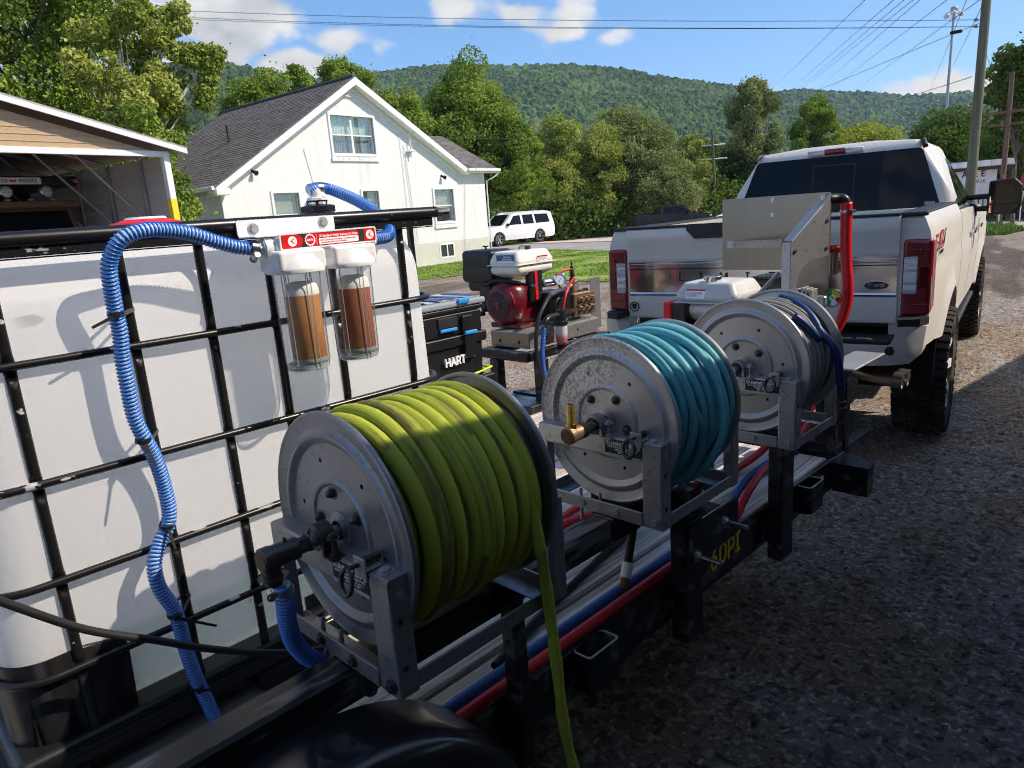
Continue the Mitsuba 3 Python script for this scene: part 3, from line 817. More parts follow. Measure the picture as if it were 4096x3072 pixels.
# rake boards, frieze, soffit
for (u0, z0, u1, z1) in ((-13.02, 3.25, -7.06, 6.96), (-1.40, 3.83, -7.06, 6.96)):
    d = np.array([u1 - u0, z1 - z0]); L = np.linalg.norm(d); d /= L; n = np.array([-d[1], d[0]]); n = n if n[1] < 0 else -n
    pg = poly([(u0, z0), (u1, z1), (u1 + (0), z1 - .24), (u0 + n[0] * .0, z0 - .22)])
    add(hs, 'rake_board', hp(pg, .035, .33), 'm_white', False)
    fp = poly([(u0 + d[0] * .5, z0 + d[1] * .5 - .30), (u1, z1 - .30), (u1, z1 - .42), (u0 + d[0] * .5, z0 + d[1] * .5 - .42)])
    add(hs, 'frieze_board', hp(fp, .03, 0), 'm_white', False)
    so = tm([(u0, -.33, z0 - .2), (u1, -.33, z1 - .2), (u1, 0, z1 - .2), (u0, 0, z0 - .2), (u0, -.33, z0 - .22), (u1, -.33, z1 - .22), (u1, 0, z1 - .22), (u0, 0, z0 - .22)], [[0, 1, 2], [0, 2, 3], [4, 6, 5], [4, 7, 6], [0, 4, 5], [0, 5, 1], [1, 5, 6], [1, 6, 2], [2, 6, 7], [2, 7, 3], [3, 7, 4], [3, 4, 0]])
    add(hs, 'soffit', hx(so), 'm_white', False)
add(hs, 'eave_return', hx(box(-13.05, -12.55, -.34, .1, 3.02, 3.24, .02)), 'm_white', False)
add(hs, 'gutter', hx(box(-13.16, -13.05, -.33, 8.3, 3.17, 3.29, .02)), 'm_white', False)
add(hs, 'gutter', hx(box(-1.50, .64, -.48, -.36, 3.74, 3.86, .02)), 'm_white', False)
add(hs, 'wing_soffit', hx(box(-1.4, .6, -.36, 0, 3.70, 3.735, 0)), 'm_white', False)
add(hs, 'downpipe', hx(tube(spl([(.58, -.42, 3.74), (.42, -.3, 3.55), (.10, -.07, 3.35), (.07, -.06, 3.1), (.07, -.06, .45), (.10, -.09, .3), (.22, -.2, .22)], 4), .03, 8)), 'm_white', True)
# gable vent with its slats
vent = poly([(-7.72, 6.36), (-6.44, 6.36), (-7.06, 6.72)])
vk = add(hs, 'gable_vent', hp(vent, .045, 0), 'm_white', False)
for i in range(6):
    z = 6.37 + i * .055; a = (6.72 - z) / .36
    sl = box(-7.06 - .64 * a, -7.06 + .62 * a, -.082, -.047, 0, .014, 0); sl.vertices[:, 2] += z - (np.asarray(sl.vertices)[:, 1] + .047) * -.9
    add(vk, 'slat', hx(sl), 'm_white', False)


def window(par, u0, u1, z0, z1, sash, inner, sill=True, M=HM, off=0.0):
    W = u1 - u0; H = z1 - z0
    wk = add(par, 'window', hp(rect(u0 - .06, z0 - .06, u1 + .06, z1 + .06).difference(sg.box(u0 + .02, z0 + .02, u1 - .02, z1 - .02)), .06, off - .01, M), 'm_white', False)
    n = sash; zm = (z0 + z1) / 2
    add(wk, 'reveal_shade', hp(rect(u0 + .001, z0 + .001, u1 - .001, z1 - .001).difference(sg.box(u0 + .022, z0 + .022, u1 - .022, z1 - .022)), .02, off - .05, M), 'm_printgrey', False)  # painted grey ring standing in for the shadow of the window recess
    for i in range(n):
        a, b = u0 + W * i / n, u0 + W * (i + 1) / n
        fr_ = sg.box(a, z0, b, z1).difference(shapely.union_all([sg.box(a + .04, z0 + .045, b - .04, zm - .02), sg.box(a + .04, zm + .02, b - .04, z1 - .045)]))
        add(wk, 'frame', hp(fr_, .04, off - .10, M), 'm_white', False)
        for (p, q, dd) in ((z0 + .05, zm - .02, -.095), (zm + .02, z1 - .05, -.075)):
            add(wk, 'pane', hp(sg.box(a + .05, p, b - .05, q), .004, off + dd, M), 'm_glass', False)
        if inner == 'curtain':
            xs = np.linspace(a, b, 40)
            for zs, cm_ in ((np.array([z0, zm]), 'm_curtain_low'), (np.array([zm + .002, z1]), 'm_curtain')):
                c = grid(xs, zs, lambda X, Y: .26 + .02 * np.sin(X * 55) + .012 * np.sin(X * 23))
                c = tm(np.asarray(c.vertices)[:, [0, 2, 1]], c.faces); add(wk, 'curtain', xf(c, M), cm_, True)
        else:
            bm = [box(a + .02, b - .02, .20, .226, z1 - .05 - j * .034 - .026, z1 - .05 - j * .034, 0) for j in range(int((H * (.95 if inner == 'full' else .55)) / .034))]
            add(wk, 'blind', xf(cat(bm), M), 'm_blind', False, kind='stuff')
    add(wk, 'room', xf(box(u0 - .1, u1 + .1, .42, .46, z0 - .1, z1 + .1, 0), M), 'm_blackmatt', False)
    if sill:
        for i in range(max(3, int(W / .22))):
            n_ = max(3, int(W / .22)); s = (W + .2) / n_
            add(wk, 'sill_brick', xf(box(u0 - .1 + i * s + .006, u0 - .1 + (i + 1) * s - .006, -.07, .0, z0 - .25, z0 - .10, .006), M), 'm_stucco', False)
    return wk


window(hs, *WINS[0][:2], *WINS[0][2:], 2, 'curtain')
window(hs, *WINS[1][:2], *WINS[1][2:], 1, 'full')
window(hs, *WINS[2][:2], *WINS[2][2:], 1, 'full')
window(hs, *WINS[3][:2], *WINS[3][2:], 1, 'half')
SM = HM @ np.array([[0, 1, 0, -12.7], [-1, 0, 0, 0], [0, 0, 1, 0], [0, 0, 0, 1.]])      # left side wall: a = -v
window(hs, -3.4, -2.6, 1.5, 2.9, 1, 'full', True, SM)
bw = add(hs, 'basement_window', hp(rect(BASE[0] - .03, BASE[2] - .03, BASE[1] + .03, BASE[3] + .03).difference(shapely.union_all([sg.box(BASE[0] + .04, BASE[2] + .04, -2.82, BASE[3] - .04), sg.box(-2.76, BASE[2] + .04, BASE[1] - .04, BASE[3] - .04)])), .03, .0), 'm_white', False)
for a, b in ((BASE[0] + .03, -2.82), (-2.76, BASE[1] - .03)):
    add(bw, 'pane', hp(sg.box(a, BASE[2] + .03, b, BASE[3] - .03), .004, -.02), 'm_pane', False)
add(hs, 'floodlight', hx(cat([lathe([(0, 0), (.05, 0), (.05, .03), (.02, .06), (.05, .10), (.085, .22), (.08, .23), (0, .21)], (-11.5, 0, 3.78), (.2, -1, -.5), 14)])), 'm_blackmatt', 40)
add(hs, 'floodlight', hx(cat([lathe([(0, 0), (.05, 0), (.05, .03), (.02, .06), (.05, .10), (.085, .22), (.08, .23), (0, .21)], (-2.75, 0, 3.60), (.2, -1, -.5), 14)])), 'm_blackmatt', 40)
add(hs, 'vent_pipe', hx(cyl((-10.2, 3.2, 4.9), (-10.2, 3.2, 5.65), .05, 10)), 'm_darksteel', True)
add(hs, 'wing_flue', hx(cyl((-1.75, 2.9, 5.5), (-1.75, 2.9, 6.1), .06, 10)), 'm_whitemetal', True)
for a in (((-4.9, -.03, 5.05), (-4.85, -.03, .95)), ((-4.78, -.03, 4.75), (-4.55, -.03, .95)), ((-4.70, -.03, 4.75), (-4.42, -.03, .95)), ((-9.4, -.02, 4.5), (-9.1, -.02, 2.9))):
    add(hs, 'wall_cable', hx(tube([a[0], a[1]], .011, 6)), 'm_white', True)
add(hs, 'service_mast', hx(cat([tube([(-4.45, -.12, 4.3), (-4.45, -.12, 5.15), (-4.45, -.3, 5.22)], .03, 8), box(-4.6, -4.3, -.2, -.0, 4.5, 4.56, .01)])), 'm_whitemetal', True)

# ================================================================ the tan carport and the truck parked in it
A10 = math.radians(10.5)
CM = fr([4.16, 12.4, 0], [math.cos(A10), math.sin(A10), 0], z=Z)
cp = thing('carport', 'tan metal carport with white trim and open front left of the house', 'carport')
CW, CD, CE, CR = 7.6, 8.5, 3.30, 4.20


def cx(m):
    return xf(m, CM)


gz_ = lambda u: CE + .06 + (CR - CE) * (1 - abs(u + CW / 2) / (CW / 2))
# ribbed gable siding: each panel course a part
for i in range(9):
    z0 = CE + .07 + i * .105; z1 = z0 + .105
    if z0 > CR - .05: break
    half0 = (CR - z0) / (CR - CE) * CW / 2
    if half0 <= .1: break
    half1 = max((CR - z1) / (CR - CE) * CW / 2, .02)
    o = [(0, 0), (.085, 0), (.09, -.012), (.099, -.012), (.105, 0)]
    V = []; F = []
    for k, (dz, dv) in enumerate(o):
        h = half0 + (half1 - half0) * dz / .105
        V += [(-CW / 2 - h, dv - .02, z0 + dz), (-CW / 2 + h, dv - .02, z0 + dz)]
        if k: F += [[2 * k - 2, 2 * k - 1, 2 * k + 1], [2 * k - 2, 2 * k + 1, 2 * k]]
    add(cp, 'siding_panel', cx(tm(V, F)), 'm_tan', False)
add(cp, 'header_beam', cx(box(-CW, 0, -.06, .0, CE - .03, CE + .07, .005)), 'm_whitemetal', False)
for s in (-1, 1):
    u0 = -CW / 2 + s * (CW / 2 + .26); z0 = CE + .02
    pg = poly([(u0, z0), (-CW / 2, CR + .08), (-CW / 2, CR + .19), (u0, z0 + .11)])
    add(cp, 'rake_trim', cx(mv(xf(prism(pg, .04), FR), 0, -.20, 0)), 'm_whitemetal', False)
    ms = []
    nrib = 18
    V = [(u0, -.24, z0 + .115), (-CW / 2, -.24, CR + .195), (-CW / 2, CD, CR + .195), (u0, CD, z0 + .115), (u0, -.24, z0 + .085), (-CW / 2, -.24, CR + .165), (-CW / 2, CD, CR + .165), (u0, CD, z0 + .085)]
    ms.append(tm(V, [[0, 1, 2], [0, 2, 3], [4, 6, 5], [4, 7, 6], [0, 4, 5], [0, 5, 1], [3, 2, 6], [3, 6, 7], [0, 3, 7], [0, 7, 4], [1, 5, 6], [1, 6, 2]]))
    for i in range(30):
        v = -.2 + i * (CD + .2) / 29.5
        ms.append(tm([(a, v + b, c) for a, b, c in ((u0, 0, z0 + .116), (u0, .03, z0 + .14), (u0, .06, z0 + .116), (-CW / 2, 0, CR + .196), (-CW / 2, .03, CR + .22), (-CW / 2, .06, CR + .196))], [[0, 1, 4], [0, 4, 3], [1, 2, 5], [1, 5, 4], [0, 2, 1]]))
    add(cp, 'roof_panel', cx(cat(ms)), 'm_tanroof', False)
for u in (-.06, -CW + .06):
    pk = add(cp, 'corner_post', cx(box(u - .06, u + .06, -.06, .06, 2.52 if u > -1 else 0, CE, .006)), 'm_whitemetal', False)
    if u > -1:
        add(pk, 'yellow_base', cx(box(u - .062, u + .062, -.062, .062, 0, 2.52, .006)), 'm_yellow', False, label='post base painted bright yellow')
for i in range(7):
    v = .9 + i * 1.25
    for u in (-.06, -CW + .06):
        add(cp, 'wall_post', cx(box(u - .03, u + .03, v - .03, v + .03, 0, CE, .004)), 'm_galv', False)
    add(cp, 'roof_brace', cx(tube([(-.08, v, 2.15), (-1.45, v, CE + .35)], .025, 6)), 'm_galv', True)
    add(cp, 'rafter', cx(tube([(-.05, v, CE + .03), (-CW / 2, v, CR + .12), (-CW + .05, v, CE + .03)], .035, 6)), 'm_galv', 40)
for i in range(8):      # inner lining of the right-hand wall, open below
    z0 = 1.55 + i * .22
    add(cp, 'wall_panel', cx(box(.0, .02, .0, CD, z0 + .002, z0 + .218, .004)), 'm_liner', False)
add(cp, 'back_wall', cx(box(-CW, 0, CD, CD + .03, 1.7, CE, 0)), 'm_tan', False)
add(cp, 'back_post', cx(box(-2.03, -1.95, CD - .5, CD - .42, 0, CE + .3, .004)), 'm_whitemetal', False)

TM_ = CM @ trimesh.transformations.translation_matrix([-1.62, 2.4, 0])
dt = thing('dump_truck', 'dark dump truck with round chrome lamps parked under the tan carport', 'truck')


def dx(m):
    return xf(m, TM_)


cabm = hull([(x, y, z) for x, y, z in ((-1.1, .1, 1.2), (1.15, .1, 1.2), (-1.05, .45, 2.62), (1.08, .45, 2.62), (-1.1, 2.2, 1.2), (1.15, 2.2, 1.2), (-1.05, 2.2, 2.68), (1.08, 2.2, 2.68), (-1.0, .6, 2.70), (1.0, .6, 2.70))])
add(dt, 'cab', dx(cabm), 'm_rust', 40)
add(dt, 'hood', dx(rbox(-.95, 1.0, -1.6, .2, .6, 1.75, .12, 3)), 'm_rust', True)
add(dt, 'windscreen', dx(tm([(-1.0, .155, 1.55), (1.05, .155, 1.55), (.98, .415, 2.52), (-.95, .415, 2.52)], [[0, 1, 2], [0, 2, 3]])), 'm_darkglass', False)
add(dt, 'roof_visor', dx(rbox(-1.08, 1.12, .12, .5, 2.58, 2.70, .04, 3)), 'm_polebrown', True)
add(dt, 'cab_shield', dx(box(-1.35, 1.18, .15, 2.4, 2.98, 3.16, .03)), 'm_carblack', False)
add(dt, 'dump_body', dx(box(-1.35, 1.18, 2.3, 5.5, 1.2, 3.10, .04)), 'm_carblack', False)
for u in (-.10, .60):
    lk = add(dt, 'round_lamp', dx(lathe([(0, 0), (.06, .0), (.11, .05), (.115, .11), (.10, .125)], (u, .34, 2.88), (0, -1, 0), 20)), 'm_chrome', 40)
    add(lk, 'lens', dx(lathe([(.10, .12), (.07, .135), (0, .14)], (u, .34, 2.88), (0, -1, 0), 20)), 'm_lampclear', True)
for u in (-.5, -.1, .3, .7):
    add(dt, 'marker_lamp', dx(rbox(u - .05, u + .05, .22, .3, 2.70, 2.755, .02, 2)), 'm_amber', True)
add(dt, 'side_marker', dx(rbox(1.08, 1.17, .10, .16, 3.03, 3.10, .02, 2)), 'm_amber', True)
pl = add(dt, 'name_plate', dx(box(-.25, .48, .10, .15, 3.01, 3.13, .004)), 'm_print', False)
add(pl, 'lettering', dx(cat([text('OX', .06, xf_ := fr([-.14, .098, 3.04], [1, 0, 0], z=[0, -1, 0])), text('BODIES', .06, fr([.26, .098, 3.04], [1, 0, 0], z=[0, -1, 0]))])), 'm_ink', False)
add(pl, 'emblem', dx(box(-.06, .06, .096, .10, 3.05, 3.09, 0)), 'm_red', False)
# ================================================================ poles, wires, far things
def far_(p, k=1.75):
    return CAM_P + (np.asarray(p, float) - CAM_P) * k          # the pole stands 32 m off


up = thing('utility_pole', 'thick leaning green grey wooden pole right of the white pickup', 'utility pole')
add(up, 'pole', tube([far_((17.36, 2.46, .70)), far_((17.36, 2.42, 5.4)), far_((17.36, 2.39, 9.5))], [.19, .155, .125], 14), 'm_pole', True)
for z in (5.05, 4.92, 3.4):
    q = far_((17.36, 2.42, z))
    add(up, 'insulator', cat([cyl(q, q + [-.06, .34, 0], .018, 6), lathe([(0, 0), (.06, 0), (.05, .05), (.06, .1), (0, .1)], q + [-.05, .28, -.03], (0, 0, 1), 10)]), 'm_steel', True)
q = far_((17.26, 2.91, 4.89)); add(up, 'splice_case', rbox(q[0] - .1, q[0] + .1, q[1] - .19, q[1] + .19, q[2] - .05, q[2] + .05, .03, 2), 'm_blackmatt', True)
bp = thing('utility_pole', 'brown wooden pole near the right edge beyond the pickup mirror', 'utility pole')
add(bp, 'pole', tube([(37.13, 5.58, -.2), (37.13, 5.56, 3), (37.13, 5.55, 6.2)], [.115, .105, .095], 12), 'm_polebrown', True)
add(bp, 'crossarm', cat([box(37.05, 37.2, 4.6, 6.5, 4.55, 4.65, .01), box(37.05, 37.2, 4.8, 6.3, 4.05, 4.13, .01)]), 'm_polebrown', False)
bp = thing('utility_pole', 'thin distant wooden pole with two crossarms in front of the tree line', 'utility pole')
add(bp, 'pole', tube([(64.51, 34.54, -.2), (64.45, 34.6, 4), (64.38, 34.77, 8.5)], [.17, .15, .12], 10), 'm_pole', True)
dxy = np.array([.6, -.8])
for z, L in ((7.05, 1.1), (5.75, 1.35)):
    a = np.array([64.4, 34.7]); add(bp, 'crossarm', tube([(*(a - dxy * L), z), (*(a + dxy * L), z)], .07, 6), 'm_whitemetal', True)
lt = thing('light_tower', 'very tall thin floodlight mast against the sky at right', 'light tower')
add(lt, 'mast', tube([(134.6, 32.45, 0), (134.67, 32.12, 28.2)], [.32, .14], 10), 'm_galv', True)
for i in range(6):
    a = i * math.pi / 3 + .2
    add(lt, 'floodlight', lathe([(0, 0), (.34, 0), (.42, .35), (.2, .55), (0, .55)], (134.67 + 1.1 * math.cos(a), 32.12 + 1.1 * math.sin(a), 26.9 + .25 * (i % 2)), (0, 0, 1), 12), 'm_whitemetal', True)
add(lt, 'lamp_ring', cat([tube([(134.67 + 1.1 * math.cos(t), 32.12 + 1.1 * math.sin(t), 27.6) for t in np.linspace(0, 2 * np.pi, 25)], .06, 5), lathe([(0, 0), (.5, 0), (.5, .5), (0, .6)], (134.67, 32.12, 27.9), (0, 0, 1), 12)]), 'm_galv', True)


def wire(label, pts, r, sag=0.0, n=24):
    p = np.asarray(pts, float); q = spl(p, n) if len(p) > 2 else p[0] + (p[1] - p[0]) * np.linspace(0, 1, n + 1)[:, None]
    t = np.linspace(0, 1, len(q)); q[:, 2] -= sag * 4 * t * (1 - t)
    whole('power_line', label, 'power line', tube(q, r, 5), 'm_wire', True)


W0 = (17.33, 2.52)
wire('upper of the two long wires crossing the whole sky to the wooden pole', [far_((*W0, 5.05)), far_((4.02, 23.86, 8.65))], .0105, .35)
for k, (dz, rr) in enumerate(((0, .0105), (.06, .009))):
    wire(('upper' if k == 0 else 'lower') + ' strand of the twisted wire pair crossing the whole sky', [far_((*W0, 4.92)), far_((3.99, 23.87, 8.50 - dz))], rr, .38)
DG = [((19.58, 5.6, 6.49), (125.8, 57.3, 20.0)), ((19.79, 4.98, 6.37), (126.9, 54.9, 19.2)), ((19.86, 4.75, 6.33), (127.3, 54.0, 19.0)), ((19.91, 4.56, 6.29), (127.5, 53.5, 18.9)), ((19.96, 4.42, 6.26), (128.7, 50.6, 19.1)),
      ((20.11, 3.86, 6.15), (129.4, 48.7, 18.8)), ((20.27, 3.2, 6.01), (130.8, 45.2, 18.1)), ((20.21, 3.46, 6.06), (134.0, 34.8, 16.1)), ((20.29, 3.09, 5.99), (134.4, 33.3, 15.9))]
ORD = ['first', 'second', 'third', 'fourth', 'fifth', 'sixth', 'seventh', 'eighth', 'ninth']
for (a, b), o in zip(DG, ORD):
    a, b = np.array(a), np.array(b); a2 = a - (b - a) * .06
    wire(f'{o} from the left of the slanting wires rising over the hills at right', [a2, b], .009 if o in ORD[:7] else .008)
wire('heavy cable sagging from the wooden pole past the hills to the house gable', [far_((*W0, 4.98)), (53.54, 22.96, 8.53), (63.1, 36.9, 8.94), (46.85, 34.33, 7.23), (19.53, 24.2, 5.4)], .012)
for (a, b), o in zip(((far_((17.33, 2.57, 3.95)), (74.0, 25.7, 9.3)), (far_((17.35, 2.5, 3.34)), (75, 22.9, 6.75)), (far_((17.34, 2.52, 3.2)), (75.06, 22.5, 6.54))), ('highest', 'middle', 'lowest')):
    wire(f'{o} of the three low cables running left from the wooden pole above the pickup roof', [a, b], .014, .15)
for k in range(4):
    wire(ORD[k] + ' from the top of the thin slack wires beside the brown pole', [far_((17.36, 2.42, 4.6 - .3 * k)), (36.9, 4.9 - .12 * k, 2.2 + .1 * k)], .007, .1)
    labels[list(labels)[-1]]['group'] = 'thin slack wires by the brown pole'
# guard rail
gr = thing('guard_rail', 'low grey steel guard rail along the far side of the road', 'guard rail')
g0, g1 = np.array([50.0, 42.0]), np.array([51.5, 26.0])
gp = np.array([g0 + (g1 - g0) * t for t in np.linspace(0, 1, 20)])
add(gr, 'rail', tube([(x, y, .62 - .55) for x, y in gp], .15, 6), 'm_galv', False)
for x, y in gp[::2]:
    add(gr, 'post', box(x - .06, x + .06, y - .06, y + .06, -.56, .15, .01), 'm_galv', False)
# small white roadside building, umbrellas
sb = thing('roadside_stall', 'low white building with lean-to metal roof behind the brown pole', 'building')
SBM = fr([37.75, 7.5, 0], [.2, -1.0, 0], z=Z)
add(sb, 'wall', xf(box(-3, 1.55, 0, 2.5, .3, 2.35, .01), SBM), 'm_whitepaint', False)
add(sb, 'lettering', xf(cat([text('A  L E', .26, fr([.66, -.006, 1.98], [1, 0, 0], z=[0, -1, 0]), .006), text('ALEVILLE', .12, fr([.74, -.006, 1.72], [1, 0, 0], z=[0, -1, 0]), .006)]), SBM), 'm_ink', False)
for i in range(12):
    a = -3.2 + i * .45
    add(sb, 'roof_sheet', xf(hull([(a, -.4, 2.40), (a + .44, -.4, 2.40), (a, 2.6, 2.72), (a + .44, 2.6, 2.72), (a, -.4, 2.42), (a + .44, -.4, 2.42), (a + .2, -.4, 2.44), (a, 2.6, 2.74), (a + .44, 2.6, 2.74), (a + .2, 2.6, 2.76)]), SBM), 'm_galv', False)
add(sb, 'roof_beam', xf(box(-3.2, 2.2, -.42, -.32, 2.26, 2.39, .01), SBM), 'm_darkwood', False)
for u in (2.05, -3.0):
    add(sb, 'post', xf(box(u - .06, u + .06, -.42, -.3, 0, 2.3, .01), SBM), 'm_darkwood', False)
dk = add(sb, 'deck_rail', xf(cat([box(-3, 3.2, -.75, -.68, 1.02, 1.10, .01), box(-3, 3.2, -.75, -.68, .35, .42, .01)]), SBM), 'm_darkwood', False)
for i in range(36):
    add(dk, 'baluster', xf(box(-3 + i * .17, -2.95 + i * .17, -.74, -.69, .42, 1.02, .004), SBM), 'm_darkwood', False)
for (x, y, t, lb) in ((36.2, 5.42, 2.02, 'folded dark red umbrella beside the white roadside building'), (36.3, 4.68, 1.98, 'folded dark red umbrella at the right edge of the picture')):
    uk = thing('umbrella', lb, 'umbrella', 'folded red umbrellas')
    add(uk, 'canopy', lathe([(.03, 0), (.13, .05), (.11, .3), (.06, .52), (.012, .60)], (x, y, t - .6), (0, 0, 1), 9), 'm_umbrella', False)
    add(uk, 'pole', cyl((x, y, 0), (x, y, t - .55), .02, 8), 'm_whitemetal', True)
# pale plant structure behind the trees at right
pt = thing('silo_tower', 'pale industrial tower of vertical pipes behind the trees at right', 'tower')
for i in range(6):
    a = np.array([118.0, 16.6 - i * 1.15]); add(pt, 'pipe', cyl((*a, 0), (*a, 14.2 - (i % 3) * .8), .42, 10), 'm_whitemetal', True)
for z in (9.5, 11.5, 13.2):
    add(pt, 'platform', box(117.3, 118.8, 10.2, 17.3, z, z + .25, .02), 'm_galv', False)

# ================================================================ distant vehicles


def wheel(par, c, r, w, ax, rimm='m_chrome', tyre='m_rubber', spokes=6):
    """ax: unit vector pointing outwards."""
    c = np.asarray(c, float); ax = np.asarray(ax, float)
    wk = add(par, 'wheel', lathe([(r * .66, -w), (r * .9, -w), (r, -w * .85), (r, -w * .15), (r * .92, 0), (r * .66, -.01)], c, ax, 36), tyre, 40)
    ms = [lathe([(r * .66, -.01), (r * .64, -.02), (r * .6, -w * .6), (r * .2, -w * .6), (0, -w * .6)], c, ax, 30)]
    add(wk, 'rim', cat(ms), 'm_darksteel', 40)
    u = np.cross(ax, Z); u /= np.linalg.norm(u)
    sp = [lathe([(0, -.01), (r * .16, -.015), (r * .17, -.06)], c, ax, 16), lathe([(r * .66, -.008), (r * .62, -.004), (r * .60, -.03)], c, ax, 30)]
    for i in range(spokes):
        a = i * 2 * np.pi / spokes; d = u * math.cos(a) + Z * math.sin(a); e = np.cross(ax, d)
        p = [c + ax * -.02 + d * r * .13 + e * r * .05, c + ax * -.02 + d * r * .13 - e * r * .05, c + ax * -.012 + d * r * .62 + e * r * .09, c + ax * -.012 + d * r * .62 - e * r * .09]
        sp.append(hull(np.array(p + [q - ax * .03 for q in p])))
    add(wk, 'spokes', cat(sp), rimm, 30)
    return wk


def car(name, label, group, M, side, glass, ww, wheels, paint, wr, tumble=.16, belt=1.05, rim='m_chrome', catg='car', extra=None):
    """side: outline (x forward, z); glass: window outlines; ww half width."""
    k = thing(name, label, catg, group)
    pg = poly(side)
    for wx in wheels:
        pg = pg.difference(sg.Point(wx, wr).buffer(wr * 1.12, 20))
    body = mprism(pg, 2 * ww).translate([0, 0, -ww]).refine_to_length(.16)

    def warp(v):
        v = np.array(v); z = v[:, 1]; s = np.ones(len(v))
        s -= tumble * np.clip((z - belt) / (max(q[1] for q in side) - belt), 0, 1) ** 1.2
        s -= .05 * np.clip((.62 - z) / .4, 0, 1)
        x = v[:, 0]; x0, x1 = min(q[0] for q in side), max(q[0] for q in side)
        s -= .10 * np.clip((x - (x1 - .9)) / .9, 0, 1) ** 2 + .07 * np.clip(((x0 + .5) - x) / .5, 0, 1) ** 2
        v[:, 2] *= s; return v
    body = man(body.warp_batch(warp))
    to = np.array([[1, 0, 0, 0], [0, 0, -1, 0], [0, 1, 0, 0], [0, 0, 0, 1.]])   # (x, z, y) -> (x, -y, z)
    add(k, 'body', xf(xf(body, to), M), paint, 35)
    for g in glass:
        for sd in (1, -1):
            gm = mprism(poly(g).buffer(-.01), .02).refine_to_length(.15)
            gm = gm.translate([0, 0, (ww - .012) * 1.0 if sd > 0 else -(ww - .012) - .02 + .0])
            gm = man(gm.warp_batch(lambda v: warp(v) * np.array([1, 1, 1.004])))
            add(k, 'side_window', xf(xf(gm, to), M), 'm_darkglass', 35)
    for wx in wheels:
        for sd in (1, -1):
            wheel(k, (M @ [wx, sd * (ww - .02), wr, 1])[:3], wr, .26, M[:3, 1] * sd, rim)
    if extra: extra(k, M)
    return k


def suv_x(k, M):
    f = lambda m: xf(m, M)
    add(k, 'windscreen', f(tm([(1.40, -.80, 1.26), (1.40, .80, 1.26), (.66, .68, 1.865), (.66, -.68, 1.865)], [[0, 1, 2], [0, 2, 3]])), 'm_darkglass', False)
    for s in (-1, 1):
        add(k, 'mirror', f(rbox(.98, 1.16, s * 1.0 - .12, s * 1.0 + .12, 1.16, 1.34, .05, 3)), 'm_carblack', True)
        add(k, 'headlight', f(rbox(2.74, 2.87, s * .72 - .16, s * .72 + .16, .92, 1.02, .03, 3)), 'm_lampclear', True)
        add(k, 'door_handle', f(rbox(.25, .45, s * .975 - .02, s * .975 + .02, 1.02, 1.06, .015, 2)), 'm_chrome', True)
        add(k, 'door_handle', f(rbox(-.95, -.75, s * .975 - .02, s * .975 + .02, 1.02, 1.06, .015, 2)), 'm_chrome', True)
        add(k, 'roof_rail', f(tube([(.5, s * .68, 1.93), (.4, s * .68, 1.98), (-2.2, s * .68, 1.98), (-2.3, s * .68, 1.93)], .025, 6)), 'm_chrome', True)
        add(k, 'sill_trim', f(box(-1.1, 1.15, s * .93 - .02, s * .93 + .02, .34, .46, .01)), 'm_trim', False)
        add(k, 'tail_lamp', f(rbox(-2.84, -2.62, s * .82 - .1, s * .82 + .1, 1.02, 1.12, .03, 2)), 'm_lampdark', True)
    add(k, 'grille', f(rbox(2.80, 2.90, -.52, .52, .86, 1.0, .03, 2)), 'm_carblack', True)
    add(k, 'lower_grille', f(rbox(2.80, 2.92, -.6, .6, .46, .62, .03, 2)), 'm_carblack', True)


a = math.radians(174)
car('parked_car', 'white sport utility car standing beyond the corner of the white house', None, fr([31.3, 30.4, 0], [math.cos(a), math.sin(a), 0], z=Z),
    [(2.86, .42), (2.9, .8), (2.84, 1.05), (2.4, 1.14), (1.4, 1.22), (.62, 1.84), (.2, 1.93), (-2.3, 1.95), (-2.66, 1.86), (-2.84, 1.15), (-2.9, .75), (-2.86, .42), (-2.6, .34), (2.6, .34)],
    [[(.98, 1.22), (.5, 1.76), (-.02, 1.80), (-.08, 1.22)], [(-.22, 1.22), (-.20, 1.80), (-1.05, 1.80), (-1.1, 1.22)], [(-1.25, 1.22), (-1.2, 1.80), (-2.3, 1.78), (-2.45, 1.24)]], 1.0, (1.75, -1.55), 'm_whitepaint', .41, extra=suv_x, catg='car')


def pick_x(k, M):
    f = lambda m: xf(m, M)
    add(k, 'windscreen', f(tm([(1.50, -.80, 1.36), (1.50, .80, 1.36), (.76, .68, 1.93), (.76, -.68, 1.93)], [[0, 1, 2], [0, 2, 3]])), 'm_pane', False)
    for s in (-1, 1):
        add(k, 'headlight', f(rbox(2.76, 2.93, s * .74 - .2, s * .74 + .2, .98, 1.12, .03, 3)), 'm_lampclear', True)
        add(k, 'mirror', f(rbox(1.0, 1.14, s * 1.1 - .12, s * 1.1 + .12, 1.28, 1.5, .05, 3)), 'm_carblack', True)
    add(k, 'grille', f(rbox(2.84, 2.95, -.5, .5, .8, 1.12, .03, 2)), 'm_chrome', True)


